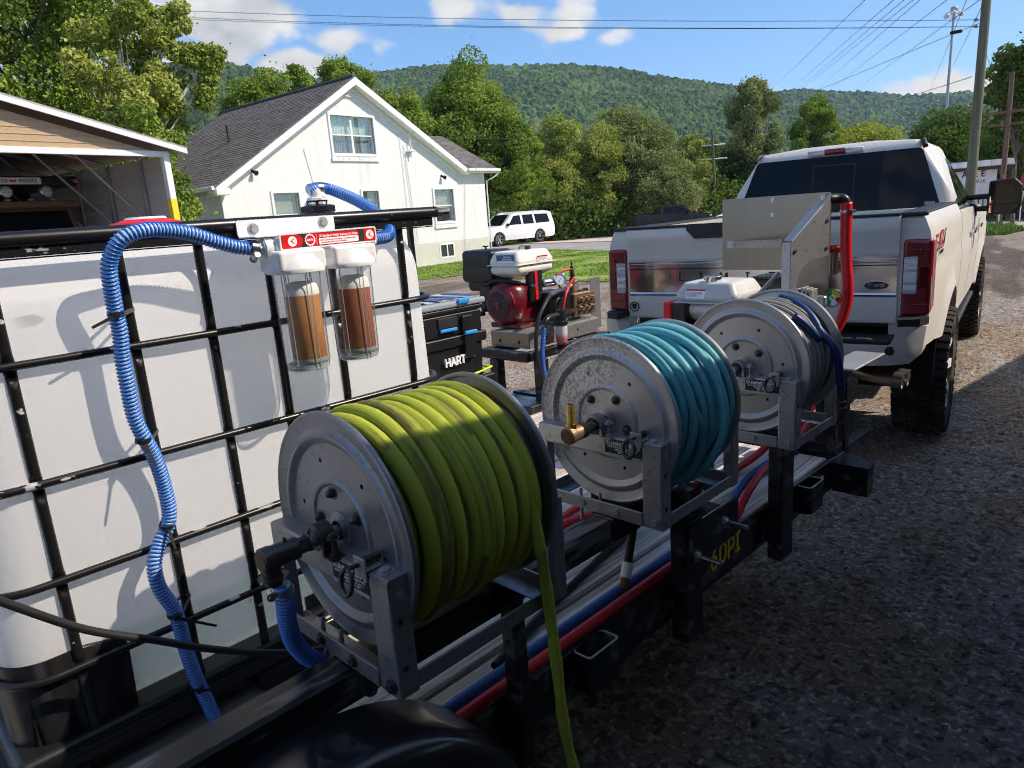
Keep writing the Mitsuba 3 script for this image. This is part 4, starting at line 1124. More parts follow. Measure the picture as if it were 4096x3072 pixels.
a = math.radians(-40)
car('parked_pickup', 'black crew cab pickup on the road seen above the white tailgate', None, fr([46.3, 28.3, -.28], [math.cos(a), math.sin(a), 0], z=Z),
    [(2.9, .5), (2.95, .95), (2.86, 1.2), (1.5, 1.32), (.72, 1.9), (.3, 1.97), (-.85, 1.95), (-1.05, 1.36), (-2.95, 1.36), (-3.0, .6), (-2.8, .45), (2.7, .45)],
    [[(1.2, 1.36), (.68, 1.82), (.12, 1.88), (.08, 1.36)], [(-.02, 1.36), (0, 1.88), (-.75, 1.86), (-.85, 1.36)]], 1.0, (1.95, -1.8), 'm_carblack', .42, extra=pick_x, catg='pickup truck')
a = math.radians(-35)
car('parked_car', 'white car mostly hidden behind the aluminium panel and the white tailgate', None, fr([28.5, 12.2, .0], [math.cos(a), math.sin(a), 0], z=Z),
    [(2.2, .4), (2.25, .75), (2.0, .92), (1.1, 1.02), (.3, 1.45), (-.9, 1.5), (-1.9, 1.15), (-2.25, 1.05), (-2.3, .5), (-2.0, .32), (2.0, .32)],
    [[(.8, 1.02), (.3, 1.36), (-.3, 1.40), (-.3, 1.02)], [(-.4, 1.02), (-.4, 1.40), (-.9, 1.40), (-1.5, 1.08)]], .9, (1.4, -1.35), 'm_whitepaint', .33)

# ================================================================ open shed at the right, out of frame, whose roof shades the camera and the gravel
sh = thing('open_shed', 'tan metal shed with an open side standing beside the trailer, its roof shading the gravel', 'shed')
ed = np.array([1, -.097, 0]); ed /= np.linalg.norm(ed); nn_ = np.array([ed[1], -ed[0], 0])
SHM = fr([0, -1.73, 2.66], ed, z=Z)
L0, L1 = -9.0, 13.5
add(sh, 'roof', xf(hull([(L0, 0, 0), (L1, 0, 0), (L0, 0, .12), (L1, 0, .12), (L0, -9, 1.4), (L1, -9, 1.4), (L0, -9, 1.52), (L1, -9, 1.52)]), SHM), 'm_roofgrey', False)
add(sh, 'fascia', xf(box(L0, L1, .0, .03, -.08, .13, .004), SHM), 'm_tan', False)
add(sh, 'back_wall', xf(box(L0, L1, -9.1, -9.0, -2.75, 1.45, .01), SHM), 'm_tan', False)
for x in (L0, L1 - .1):
    add(sh, 'end_wall', xf(box(x, x + .1, -9, -1.2, -2.75, .05, .01), SHM), 'm_tan', False)
for i in range(5):
    u = L0 + .1 + i * (L1 - L0 - .2) / 4
    add(sh, 'post', xf(box(u - .07, u + .07, -1.2, -1.06, -2.75, .12, .01), SHM), 'm_darkwood', False)
# ================================================================ trailer (x forward, y left; deck top z = .64)
tl = thing('trailer', 'black utility trailer with a worn plank deck carrying the tank and reels', 'trailer')
XR, XF, YR, YL, DZ = -2.9, 1.84, -.487, 1.497, .64
for k in range(14):
    y0 = -1.9 + .1415 * (10 + k)
    add(tl, 'plank', box(XR + .05, XF - .02 - .004 * (k % 3), y0 + .005, y0 + .1365, DZ - .038, DZ + .0014 * ((k * 7) % 4), .006), 'm_wood', False)
add(tl, 'side_rail', cat([box(XR, XF, -.507, -.488, .505, .648, .003), box(XR, XF, -.488, -.42, .505, .52, .003)]), 'm_blackpaint', False)
add(tl, 'side_rail', cat([box(XR, XF, 1.498, 1.517, .505, .66, .003), box(XR, XF, 1.43, 1.498, .505, .52, .003)]), 'm_blackpaint', False)
for i in range(8):
    x = XR + .3 + i * .62
    add(tl, 'cross_member', box(x, x + .05, -.487, 1.497, .51, .598, .003), 'm_blackpaint', False)
add(tl, 'front_beam', cat([box(1.842, 1.95, -.505, 1.52, .50, .64, .004), box(1.842, 1.90, -.46, 1.48, .641, .70, .004)]), 'm_blackpaint', False)
add(tl, 'corner_beam', hull([(1.83, -.50, .49), (1.97, -.50, .49), (1.955, -.58, .49), (1.90, -.645, .49), (1.83, -.645, .49), (1.83, -.50, .62), (1.97, -.50, .62), (1.955, -.58, .62), (1.90, -.645, .62), (1.83, -.645, .62)]), 'm_blackpaint', False)
for x in (-1.35, .03, 1.43):
    pk = add(tl, 'stake_pocket', xf(prism(rect(x, -.568, x + .13, -.509, .012).difference(rect(x + .007, -.561, x + .123, -.509, .010)), .11), trimesh.transformations.translation_matrix([0, 0, .535])), 'm_blackpaint', False)
    add(pk, 'worn_rim', xf(prism(rect(x, -.568, x + .13, -.509, .012).difference(rect(x + .005, -.563, x + .125, -.509, .010)), .003), trimesh.transformations.translation_matrix([0, 0, .6455])), 'm_galv', False)
# raised beam under the first reel, posts, reel cross arms
add(tl, 'reel_beam', cat([box(XR, .24, -.497, -.417, .862, .940, .008)]), 'm_beam', False)
for x in (-2.4, -.216):
    add(tl, 'upright', cat([box(x, x + .042, -.552, -.5085, .47, .935, .004)]), 'm_blackpaint', False)
for i, (x, w) in enumerate(((.505, .10), (1.17, .10))):
    add(tl, 'upright', cat([box(x, x + w, -.565, -.509, .44, .938, .004)]), 'm_blackpaint', False)
    add(tl, 'reel_arm', box(x + .01, x + w - .01, -.505, -.16, .885, .938, .004), 'm_blackpaint', False)
    add(tl, 'inner_post', box(x + .02, x + w - .02, -.25, -.19, .642, .884, .004), 'm_blackpaint', False)
add(tl, 'reel_beam', box(.25, .505, -.497, -.417, .862, .940, .008), 'm_blackpaint', False)
add(tl, 'front_post', box(1.845, 1.935, -.50, -.41, .642, .938, .004), 'm_blackpaint', False)
add(tl, 'reel_beam', box(1.28, 1.93, -.36, -.28, .88, .938, .006), 'm_blackpaint', False)
# bracket with two studs
bk = add(tl, 'spare_bracket', xf(prism(rect(.44, .752, .72, .874, .015).difference(shapely.union_all([sg.Point(.665, .80).buffer(.012), sg.Point(.655, .835).buffer(.008)])), .008), np.array([[1, 0, 0, 0], [0, 0, -1, -.615], [0, 1, 0, 0], [0, 0, 0, 1.]])), 'm_blackpaint', False)
add(bk, 'arm', cat([box(.53, .57, -.612, -.566, .77, .81, .003), box(.45, .62, -.614, -.45, .876, .882, .001)]), 'm_blackpaint', False)
for x, z in ((.468, .776), (.632, .822)):
    add(bk, 'stud', cat([cyl((x, -.62, z), (x, -.70, z), .0075, 12), hexnut((x, -.624, z), (0, -1, 0), .013, .010)]), 'm_steel', 40)
add(tl, 'deck_lettering', text('60PI', .076, fr([.855, -.508, .563], [1, 0, -.0], z=[0, -1, 0]), .0012, True, True, .205), 'm_letteryellow', False, label='yellow stencilled letters on the side rail')
add(tl, 'reflector', rbox(1.62, 1.69, -.519, -.507, .56, .61, .006, 3), 'm_amber', True)
# wheel and fender
wheel(tl, (-.75, -.53, .335), .335, .2, (0, -1, 0), 'm_whitemetal', 'm_tyre', 8)
wheel(tl, (-.75, 1.54, .335), .335, .2, (0, 1, 0), 'm_whitemetal', 'm_tyre', 8)


def fender(side):
    A = np.linspace(math.radians(8), math.radians(172), 60)
    pr = [(.000, .0), (.10, .002), (.125, .0), (.145, -.006), (.160, -.018), (.170, -.036), (.174, -.058), (.171, -.060), (.166, -.038), (.156, -.022), (.142, -.011), (.12, -.006), (.0, -.006)]
    V = []
    for a in A:
        for (y, d) in pr:
            r = .44 + d
            V.append((-.75 + r * 1.06 * math.cos(a), side * 1.0 * y, .448 + r * math.sin(a)))
    m = len(pr); n = len(A); i, j = np.meshgrid(np.arange(n - 1), np.arange(m - 1), indexing='ij')
    q = np.stack([i * m + j, (i + 1) * m + j, (i + 1) * m + j + 1, i * m + j + 1], -1).reshape(-1, 4)
    return tm(V, np.vstack([q[:, [0, 1, 2]], q[:, [0, 2, 3]]]))


add(tl, 'fender', mv(fender(-1), 0, -.509, 0), 'm_fender', 50)
add(tl, 'fender', mv(fender(1), 0, 1.519, 0), 'm_fender', 50)
# tongue and coupler
for s in (-1, 1):
    a, b = np.array([1.93, .5 + s * .55, .55]), np.array([2.98, .5 + s * .03, .55])
    add(tl, 'tongue_rail', tube([a, b], .045, 4), 'm_blackpaint', False)
add(tl, 'coupler', rbox(2.9, 3.2, .43, .57, .52, .63, .03, 3), 'm_galv', True)
add(tl, 'jack', cat([cyl((2.6, .5, .15), (2.6, .5, 1.0), .03, 14), cyl((2.6, .5, .10), (2.6, .5, .13), .09, 16)]), 'm_galv', True)
add(tl, 'step_plate', box(2.05, 2.45, -.50, -.36, .985, .995, .002), 'm_galv', False)
add(tl, 'step_post', box(2.05, 2.10, -.47, -.42, .5, .984, .002), 'm_blackpaint', False)
add(tl, 'step_brace', box(1.94, 2.46, -.45, -.40, .55, .60, .002), 'm_blackpaint', False)
# ================================================================ water tank in its cage
X0, X1, Y0, Y1 = -1.075, .108, .018, .965        # bottle
tk = thing('water_tank', 'white translucent water tank inside a black tube cage on the trailer', 'water tank')


def superbox(x0, x1, y0, y1, z0, z1, r, rt):
    """Rounded bottle: hull of spheres, flatter at the bottom, broad shoulders at the top."""
    s = trimesh.creation.uv_sphere(1, count=[17, 32]).vertices
    P = []
    for x, sx in ((x0, 1), (x1, -1)):
        for y, sy in ((y0, 1), (y1, -1)):
            P.append(s * [r, r, .05] + [x + sx * r, y + sy * r, z0 + .05])
            P.append(s * [rt, rt, .125] + [x + sx * rt, y + sy * rt, z1 - .125])
    return hull(np.vstack(P))


bt = m3.Manifold(m3.Mesh(np.asarray(superbox(X0, X1, Y0, Y1, .768, 1.772, .075, .11).vertices, np.float32), np.asarray(superbox(X0, X1, Y0, Y1, .768, 1.772, .075, .11).faces, np.uint32)))
bt = bt.refine_to_length(.03)


def bulge(v):
    v = np.array(v); x, y, z = v[:, 0], v[:, 1], v[:, 2]
    # moulded shoulder recess near the top, shallow vertical wells between the cage bars, slight fullness of the flat walls
    m = np.clip((.12 - y) / .1, 0, 1)
    f = np.exp(-((z - 1.715) / .02) ** 2) * .010 - .006 * np.sin(np.pi * np.clip((z - .77) / .95, 0, 1)) * np.sin(np.pi * np.clip((x - X0) / (X1 - X0), 0, 1))
    f += .006 * (1 / (1 + np.exp(-(np.abs((x + .485) / .235) - 1) * 14)) - .5) * (z > 1.1) * np.clip((z - 1.1) / .1, 0, 1) * -1
    v[:, 1] = y + f * m
    return v


bt = man(bt.warp_batch(bulge))
add(tk, 'bottle', trimesh.smoothing.filter_laplacian(trimesh.Trimesh(bt.vertices, bt.faces, process=True), iterations=2), 'm_tank', True)
capk = add(tk, 'filler_cap', cat([lathe([(0, .03), (.06, .03), (.068, .026), (.088, .022), (.096, .014), (.101, 0), (.101, -.03), (.08, -.035)], (-.485, .50, 1.806), (0, 0, 1), 40)] +
    [box(-.485 + .094 * math.cos(a) - .006, -.485 + .094 * math.cos(a) + .006, .50 + .094 * math.sin(a) - .006, .50 + .094 * math.sin(a) + .006, 1.78, 1.824, .001) for a in np.arange(16) * np.pi / 8]), 'm_red', 40, label='red screw cap on top of the tank')
add(capk, 'disc', lathe([(0, .036), (.05, .036), (.054, .030)], (-.485, .50, 1.806), (0, 0, 1), 32), 'm_filterwhite', 40)
add(capk, 'neck', lathe([(.1, -.07), (.1, 0), (.09, .01)], (-.485, .50, 1.778), (0, 0, 1), 32), 'm_tank', True)
RB = .0095
BX = [-.946, -.7189, -.5531, -.3945, -.2242, 0.0]
RZ = {1: 1.564, 2: 1.3247, 3: 1.1172, 4: .918}


def loop(z, r=.0084, y0=0.0, rr=.10, x0=-1.085, x1=.118, y1=.985):
    p = []
    for cx_, cy_, a0 in ((x1 - rr, y0 + rr, -90), (x1 - rr, y1 - rr, 0), (x0 + rr, y1 - rr, 90), (x0 + rr, y0 + rr, 180)):
        for a in np.radians(np.linspace(a0, a0 + 90, 9)):
            p.append((cx_ + rr * math.cos(a), cy_ + rr * math.sin(a), z))
    return tube(p, r, 10, closed=True)


for k, z in RZ.items():
    add(tk, 'cage_ring', loop(z), 'm_cage', True)
add(tk, 'base_ring', loop(.742, .016), 'm_cage', True)
# vertical bars, flattened where they cross the rings
def vbar(x, y, ax='y', out=-1, z0=.73, z1=1.785):
    zs = np.unique(np.concatenate([np.linspace(z0, z1, 60)] + [z + np.array([-.044, -.038, -.033, -.03, -.027, -.024, -.02, -.015, -.012, 0, .012, .02, .03]) for z in RZ.values()]))
    q = min  # depth of the flattening at each crossing
    d = np.zeros(len(zs))
    for z in RZ.values():
        d = np.maximum(d, np.exp(-((zs - z) / .013) ** 4))
    dm = np.zeros(len(zs))
    for z in RZ.values():
        dm = np.maximum(dm, np.exp(-((zs - z + .027) / .010) ** 2))
    n = 16; ang = np.arange(n) * 2 * np.pi / n; V = []
    for z, f, g_ in zip(zs, d, dm):
        a = .0106 * (1 + .22 * f); b = RB * (1 - .45 * f)
        c = .0125 + .004 * f
        for t in ang:
            if ax == 'y': V.append((x + a * math.cos(t), y - out * (c) * 1.0 + b * math.sin(t) - out * .0075 * g_ * max(0, math.sin(t) * out) ** 3, z))
            else: V.append((x - out * c + b * math.sin(t), y + a * math.cos(t), z))
    m = len(zs); i, j = np.meshgrid(np.arange(m - 1), np.arange(n), indexing='ij'); j2 = (j + 1) % n
    qd = np.stack([i * n + j, i * n + j2, (i + 1) * n + j2, (i + 1) * n + j], -1).reshape(-1, 4)
    if ax != 'y': qd = qd[:, ::-1]
    return tm(V, np.vstack([qd[:, [0, 1, 2]], qd[:, [0, 2, 3]]]))


for x in BX:
    add(tk, 'cage_bar', vbar(x, .0), 'm_cage', True)
for y in (.36, .60, .84):
    add(tk, 'cage_bar', vbar(.118, y, 'x', 1), 'm_cage', True)
for y in (.14, .36, .60, .84):
    add(tk, 'cage_bar', vbar(-1.085, y, 'x', -1), 'm_cage', True)
for x in (-.9, -.6, -.3, 0):
    add(tk, 'cage_bar', vbar(x, .985, 'y', 1), 'm_cage', True)
# top rail: round tube over a folded strip
add(tk, 'top_rail', tube(spl([(-1.12, -.002, 1.796), (-.8, -.002, 1.7975), (-.4, -.002, 1.799), (.08, -.002, 1.800), (.112, -.002, 1.8005)], 6), .0155, 14), 'm_cage', True)
add(tk, 'top_strip', cat([box(-1.10, .108, -.006, -.003, 1.764, 1.788, .001), box(-1.10, .108, -.006, .014, 1.760, 1.763, .001)]), 'm_cage', False)
for y in (.06, .96):
    if y > .5:
        add(tk, 'top_rail', tube([(-1.1, y + .02, 1.797), (.112, y + .02, 1.80)], .0155, 12), 'm_cage', True)
add(tk, 'cage_bar', vbar(.118, .10, 'x', 1, 1.70), 'm_cage', True)
# black corner boot and bottom pan
boot = hull(np.vstack([trimesh.creation.cylinder(.1, .2, sections=40).vertices * [1, 1, 1] + [x, y, .855] for x, y in ((-.985, .112), (-.96, .112))] + [np.array([(-.857, .0125, .768), (-.852, .0125, .896), (-.854, .0125, .936), (-.857, .2, .768), (-.854, .2, .936), (-1.0, .25, .77), (-1.0, .25, .95)])]))
add(tk, 'corner_boot', boot, 'm_black', 40, label='black plastic boot round the near bottom corner')
add(tk, 'bottom_pan', cat([rbox(-1.10, .13, -.012, .99, .700, .768, .02, 3)]), 'm_black', 40)
for x in (-1.07, -.53, .0):
    add(tk, 'foot', rbox(x - .06, x + .10, -.005, .98, .643, .706, .015, 3), 'm_black', True)

# ---------------------------------------------------------------- spiral suction hoses


def suction_hose(name, label, pts, R, pitch=.0078, rib=.0025, core='m_hosewhite', n=8):
    k = thing(name, label, 'hose')
    p = resample(spl(pts, n), .008)
    add(k, 'wall', tube(p, R - rib * .55, 16), core, True)
    add(k, 'spiral_rib', helix(p, R - rib * .45, rib, pitch, 14, 6), 'm_blue', True, kind='stuff')
    return k


HA = [(-.449, -.082, 1.744), (-.494, -.076, 1.748), (-.547, -.074, 1.765), (-.596, -.076, 1.785), (-.648, -.082, 1.796), (-.692, -.09, 1.798), (-.728, -.09, 1.789), (-.749, -.082, 1.769), (-.762, -.072, 1.738), (-.764, -.065, 1.703),
      (-.763, -.058, 1.67), (-.762, -.052, 1.637), (-.760, -.048, 1.603), (-.764, -.044, 1.552), (-.765, -.044, 1.501), (-.764, -.042, 1.43), (-.755, -.040, 1.385), (-.742, -.034, 1.345), (-.733, -.03, 1.3), (-.728, -.026, 1.25), (-.728, -.028, 1.20),
      (-.740, -.032, 1.165), (-.761, -.036, 1.141), (-.784, -.046, 1.10), (-.785, -.05, 1.046), (-.765, -.05, .985), (-.758, -.046, .925), (-.755, -.044, .871), (-.746, -.044, .796), (-.732, -.046, .722), (-.722, -.05, .66)]
suction_hose('suction_hose', 'clear blue ribbed hose looping from the filter down the tank side', HA, .0148)
suction_hose('suction_hose', 'clear blue ribbed hose arching over the top rail from tank to filter', [(-.122, .25, 1.884), (-.095, .25, 1.890), (-.058, .25, 1.887), (-.032, .22, 1.870), (-.013, .17, 1.845), (-.010, .10, 1.812), (-.026, .03, 1.776), (-.056, -.02, 1.752), (-.093, -.05, 1.744), (-.14, -.062, 1.742)], .0158)
suction_hose('suction_hose', 'blue ribbed hose drooping from the swivel of the green hose reel', [(-.692, -.452, 1.150), (-.691, -.452, 1.12), (-.685, -.434, 1.06), (-.668, -.41, 1.0), (-.642, -.392, .95), (-.61, -.375, .91), (-.575, -.35, .87), (-.53, -.31, .82)], .0168)
# black bulkhead and white elbow on the tank
fk = thing('tank_fitting', 'white elbow on a black bulkhead standing on top of the tank', 'pipe fitting')
add(fk, 'bulkhead', cat([lathe([(.048, 0), (.048, .03), (.04, .034), (.042, .05), (.05, .056), (.05, .072), (.036, .076), (0, .076)], (-.10, .25, 1.768), (0, 0, 1), 8), lathe([(.03, .07), (.03, .088)], (-.10, .25, 1.768), (0, 0, 1), 24)]), 'm_black', 40)
add(fk, 'elbow', cat([lathe([(.034, 0), (.034, .006), (.027, .007), (.027, .018), (.020, .02)], (-.10, .25, 1.845), (0, 0, 1), 6), tube(spl([(-.10, .25, 1.85), (-.10, .25, 1.872), (-.106, .25, 1.883), (-.118, .25, 1.886), (-.095, .25, 1.888)][:3] + [(-.108, .25, 1.886)], 4), .019, 14)]), 'm_filterwhite', 40)


def clamp(par_label, c, ax, R, screw=(0, 0, -1), group=None):
    k = thing('hose_clamp', par_label, 'hose clamp', group)
    c = np.asarray(c, float); ax = np.asarray(ax, float) / np.linalg.norm(ax)
    add(k, 'band', lathe([(R, -.007), (R + .0015, -.0065), (R + .0015, .0065), (R, .007)], c, ax, 28), 'm_steel', 40)
    s = np.asarray(screw, float); s = s - ax * (s @ ax); s /= np.linalg.norm(s); t = np.cross(ax, s)
    q = c + s * (R + .006)
    add(k, 'screw_housing', cat([cyl(q - t * .012, q + t * .012, .0062, 12), hexnut(q + t * .012, t, .0055, .006)]), 'm_steel', 40)
    return k


clamp('shiny band clamp on the white elbow above the tank', (-.088, .25, 1.889), (1, 0, .1), .0164, (.2, -.3, -1))
clamp('steel band clamp at the inlet of the left filter', (-.470, -.080, 1.745), (1, 0, -.1), .0155, (0, -.5, -1))
clamp('dark band clamp under the elbow of the green reel swivel', (-.691, -.452, 1.135), (0, .1, 1), .0175, (-1, .3, 0))

# zip ties
for i, (z, pl_, tail, a) in enumerate(((1.640, 'uppermost black tie strapping the blue hose to the cage, its tail sticking out left', (-.815, -.075, 1.622), 0), (1.372, 'second black tie from the top on the blue hose', (-.758, -.095, 1.325), 1),
                                       (1.170, 'third black tie from the top on the blue hose', (-.75, -.09, 1.135), 2), (.972, 'fourth black tie on the blue hose with its tail pointing right', (-.70, -.10, .93), 3), (.775, 'lowest black tie on the blue hose near the trailer rail', (-.66, -.09, .745), 4))):
    k = thing('cable_tie', pl_, 'cable tie')
    hp_ = np.array(HA); j = np.argmin(np.abs(hp_[:, 2] - z) + (hp_[:, 2] > 1.75) * 9); c = hp_[j]
    bx_ = -.7189
    ring = sg.MultiPoint([(c[0] + .0158 * math.cos(t), c[1] + .0158 * math.sin(t)) for t in np.linspace(0, 6.28, 40)] + [(bx_ + .0122 * math.cos(t), .0125 + .0100 * math.sin(t)) for t in np.linspace(0, 6.28, 30)]).convex_hull.exterior
    pts = [(*ring.interpolate(q, True).coords[0], z) for q in np.linspace(0, 1, 61)[:-1]]
    y0 = c[1] - .0158
    p = np.array(pts); band = []
    V = np.concatenate([p + [0, 0, .0045], p - [0, 0, .0045]]); n = len(p); i_ = np.arange(n); i2 = (i_ + 1) % n
    add(k, 'band', cat([tube(p, .0012, 5, closed=True), tm(V, np.vstack([np.stack([i_, i2, i2 + n], 1), np.stack([i_, i2 + n, i_ + n], 1)]))]), 'm_black', False)
    hd = np.array([c[0] - .004, y0 - .003, z])
    add(k, 'head', box(hd[0] - .006, hd[0] + .006, hd[1] - .004, hd[1] + .004, z - .006, z + .006, .001), 'm_black', False)
    tq = np.array(tail, float); d = tq - hd; u = np.cross(d, [0, 1, 0]); u = u / np.linalg.norm(u) * .0035
    add(k, 'tail', hull(np.array([hd + u, hd - u, tq + u * .8, tq - u * .8, hd + u + [0, -.0012, 0], hd - u + [0, -.0012, 0], tq + u * .8 + [0, -.0012, 0], tq - u * .8 + [0, -.0012, 0]])), 'm_blackmatt', False)

# ---------------------------------------------------------------- twin water filter
fl = thing('water_filter', 'twin clear cartridge water filter with red label hanging on the tank cage', 'water filter')
b_ = rect(-.474, 1.770, -.222, 1.8075, .007)
add(fl, 'bracket', cat([xf(prism(b_.difference(shapely.union_all([sg.Point(-.436, 1.787).buffer(.006), sg.Point(-.254, 1.792).buffer(.006)])), .004), np.array([[1, 0, 0, 0], [0, 0, -1, -.020], [0, 1, 0, 0], [0, 0, 0, 1.]])),
                        box(-.474, -.222, -.105, -.022, 1.7665, 1.7705, .001)]), 'm_whitemetal', False)
for x, z in ((-.436, 1.787), (-.254, 1.792)):
    add(fl, 'bolt', cat([lathe([(.0125, 0), (.0125, .002), (.006, .0025)], (x, -.0242, z), (0, -1, 0), 24), hexnut((x, -.0262, z), (0, -1, 0), .0085, .006)]), 'm_galv', 40)
# label plate in front
PL = fr([-.295, -.118, 1.7540], [1, 0, .008], z=[0, -1, 0])
W2, H2 = .129, .0185
pk = add(fl, 'label_plate', xf(mv(prism(rect(-W2, -H2, W2, H2, .005), .004), 0, 0, -.004), PL), 'm_whitemetal', False)
add(fl, 'header_block', cat([rbox(-.43, -.16, -.112, -.03, 1.727, 1.764, .008, 3)]), 'm_filterwhite', 40)


def lab(pg, lay, m):
    add(pk, 'print', xf(mv(prism(pg, .0004), 0, 0, .0002 + lay * .0004), PL), m, False)


lab(rect(-W2 + .004, -H2 + .0035, W2 - .004, H2 - .0035, .003), 0, 'm_ink')
lab(rect(-W2 + .004, -H2 + .0035, -W2 + .046, H2 - .0035, .003).union(sg.Point(-W2 + .043, 0).buffer(.0135).intersection(rect(-W2, -H2 + .0035, W2, H2 - .0035))), 1, 'm_red')
lab(rect(W2 - .036, -H2 + .0035, W2 - .004, H2 - .0035, .003), 1, 'm_red')
lab(rect(-W2 + .064, -H2 + .0045, W2 - .052, H2 - .0045, .008), 1, 'm_red')
for cx_ in (-W2 + .030, W2 - .020):
    lab(sg.Point(cx_, 0).buffer(.0112), 2, 'm_print')
    lab(poly([(cx_ + .003, .0065), (cx_ - .0055, 0), (cx_ + .003, -.0065), (cx_ + .006, -.0065), (cx_ - .0015, 0), (cx_ + .006, .0065)]), 3, 'm_red')
cx_ = -W2 + .0745
gear = sg.Point(cx_, 0).buffer(.0118)
gear = shapely.union_all([gear] + [affinity.rotate(sg.box(cx_ - .0011, .0105, cx_ + .0011, .0137), k * 18, origin=(cx_, 0)) for k in range(20)]).difference(sg.Point(cx_, 0).buffer(.0103))
lab(gear, 2, 'm_print')


def ptext(s, h, x, y, m='m_print', w=None, lay=2):
    add(pk, 'print', text(s, h, PL @ trimesh.transformations.translation_matrix([x, y, .0002 + lay * .0004]), .0005, True, True, w), m, False)


ptext('AKM', .0052, cx_, -.0026, w=.016)
lab(sg.box(cx_ + .0165, -.012, cx_ + .0170, .012), 2, 'm_print')
ptext('DI Spotless Water System for Rinse', .0052, .022, .0040, w=.104)
lab(rect(-.032, -.0125, .075, .0015, .002), 2, 'm_print')
ptext('NOTE: Use the included nozzle or a pressure washer', .0030, .021, -.0044, 'm_red', .098, 3)
ptext('to lower flow and improve filtration.', .0030, .009, -.0098, 'm_red', .072, 3)


def canister(cxx, cyy, resin, zt):
    zt -= .0
    hk = add(fl, 'housing_head', cat([lathe([(.056, -.052), (.0655, -.050), (.0667, -.044), (.0655, -.038), (.050, -.012), (.036, -.001), (0, .0)], (cxx, cyy, zt + .001), (0, 0, 1), 48),
                                      rbox(cxx - .0595, cxx + .0595, cyy - .045, cyy + .055, zt - .047, zt + .002, .010, 3)]), 'm_filterwhite', 35)
    zb, zc_ = zt - .279, zt - .048
    ring = [(.0525, zc_), (.0522, zc_ - .004), (.050, zb + .06), (.049, zb + .02), (.045, zb + .004), (.036, zb), (0, zb + .001)]
    ck = add(fl, 'clear_housing', lathe([(r, z) for r, z in ring], (cxx, cyy, 0), (0, 0, 1), 48), 'm_clear', True, label='clear ribbed cylinder')
    add(ck, 'rib', cat([tube([(cxx + .0530 * math.cos(a), cyy + .0530 * math.sin(a), zc_ - .002), (cxx + .0505 * math.cos(a), cyy + .0505 * math.sin(a), zb + .022), (cxx + .046 * math.cos(a), cyy + .046 * math.sin(a), zb + .004)], .0010, 6) for a in np.concatenate([k * np.pi / 3 + .5 + np.array([-.10, .10]) for k in range(6)])]), 'm_clearlid', True, kind='stuff')
    add(ck, 'base_ring', lathe([(.047, zb + .006), (.0475, zb + .012), (.047, zb + .018)], (cxx, cyy, 0), (0, 0, 1), 40), 'm_clearlid', True)
    cxx += .0065; cyy -= .003
    c2 = add(fl, 'cartridge', lathe([(.0, zc_ - .050), (.0385, zc_ - .052), (.0385, zb + .03), (0, zb + .03)], (cxx, cyy, 0), (0, 0, 1), 40), resin, True)
    add(c2, 'top_fluff', lathe([(0, zc_ - .026), (.024, zc_ - .024), (.035, zc_ - .031), (.0385, zc_ - .045), (.0387, zc_ - .054)], (cxx, cyy, 0), (0, 0, 1), 32), 'm_fluff', True)
    add(c2, 'core_cap', lathe([(.0385, zb + .030), (.039, zb + .020), (.03, zb + .010), (0, zb + .010)], (cxx, cyy, 0), (0, 0, 1), 32), 'm_clearlid', True)


canister(-.385, -.098, 'm_resin1', 1.733)
canister(-.245, -.098, 'm_resin2', 1.733)
add(fl, 'inlet', cat([cyl((-.43, -.085, 1.745), (-.452, -.083, 1.7445), .022, 24), hexnut((-.449, -.083, 1.7445), (-1, 0, -.05), .017, .012)]), 'm_filterwhite', 40)
add(fl, 'barb', cyl((-.452, -.0825, 1.7445), (-.468, -.081, 1.745), .0140, 20), 'm_bronze', True)
# ================================================================ hose reels (axis along x)


def flange(sgn, R, n=96, holes=6, hole_a=10, nuts=5, nut_a=78):
    """Pressed sheet disc with two raised rings and a rolled rim; +sgn is its outer side (along x)."""
    t = .0018
    pr = [(.014, 0), (.080, 0), (.088, .001), (.093, .005), (.098, .006), (.103, .004), (.107, .0), (.112, -.001), (.150, -.001), (.172, -.001), (.178, .002), (.183, .007), (.188, .009), (.193, .008), (.199, .003), (.206, .001), (.224, .004), (R - .007, .007)]
    a = np.linspace(-math.pi * .5, math.pi * .95, 9)
    rim = [(R - .006 + .0055 * math.cos(q), .007 - .0055 + .0055 * math.sin(q) - .0) for q in a[::-1]]
    o = [(r, x + t) for r, x in pr] + [(R - .0055, .0095), (R - .002, .008), (R, .004), (R, .000), (R - .003, -.004), (R - .008, -.004), (R - .009, -.001)] + [(r, x) for r, x in pr[::-1]]
    cs = m3.CrossSection([np.array(o)], m3.FillRule.NonZero)
    m = m3.Manifold.revolve(cs, n)
    for k in range(holes):
        q = math.radians(hole_a + k * 360 / holes)
        m = m - m3.Manifold.cylinder(.1, .0052, .0052, 14).translate([.140 * math.cos(q), .140 * math.sin(q), -.05])
    m = man(m)          # axis z, plane (x, y)
    # z -> sgn x ; x -> y ; y -> z
    M = np.array([[0, 0, sgn, 0], [1, 0, 0, 0], [0, 1, 0, 0], [0, 0, 0, 1.]])
    return xf(m, M)


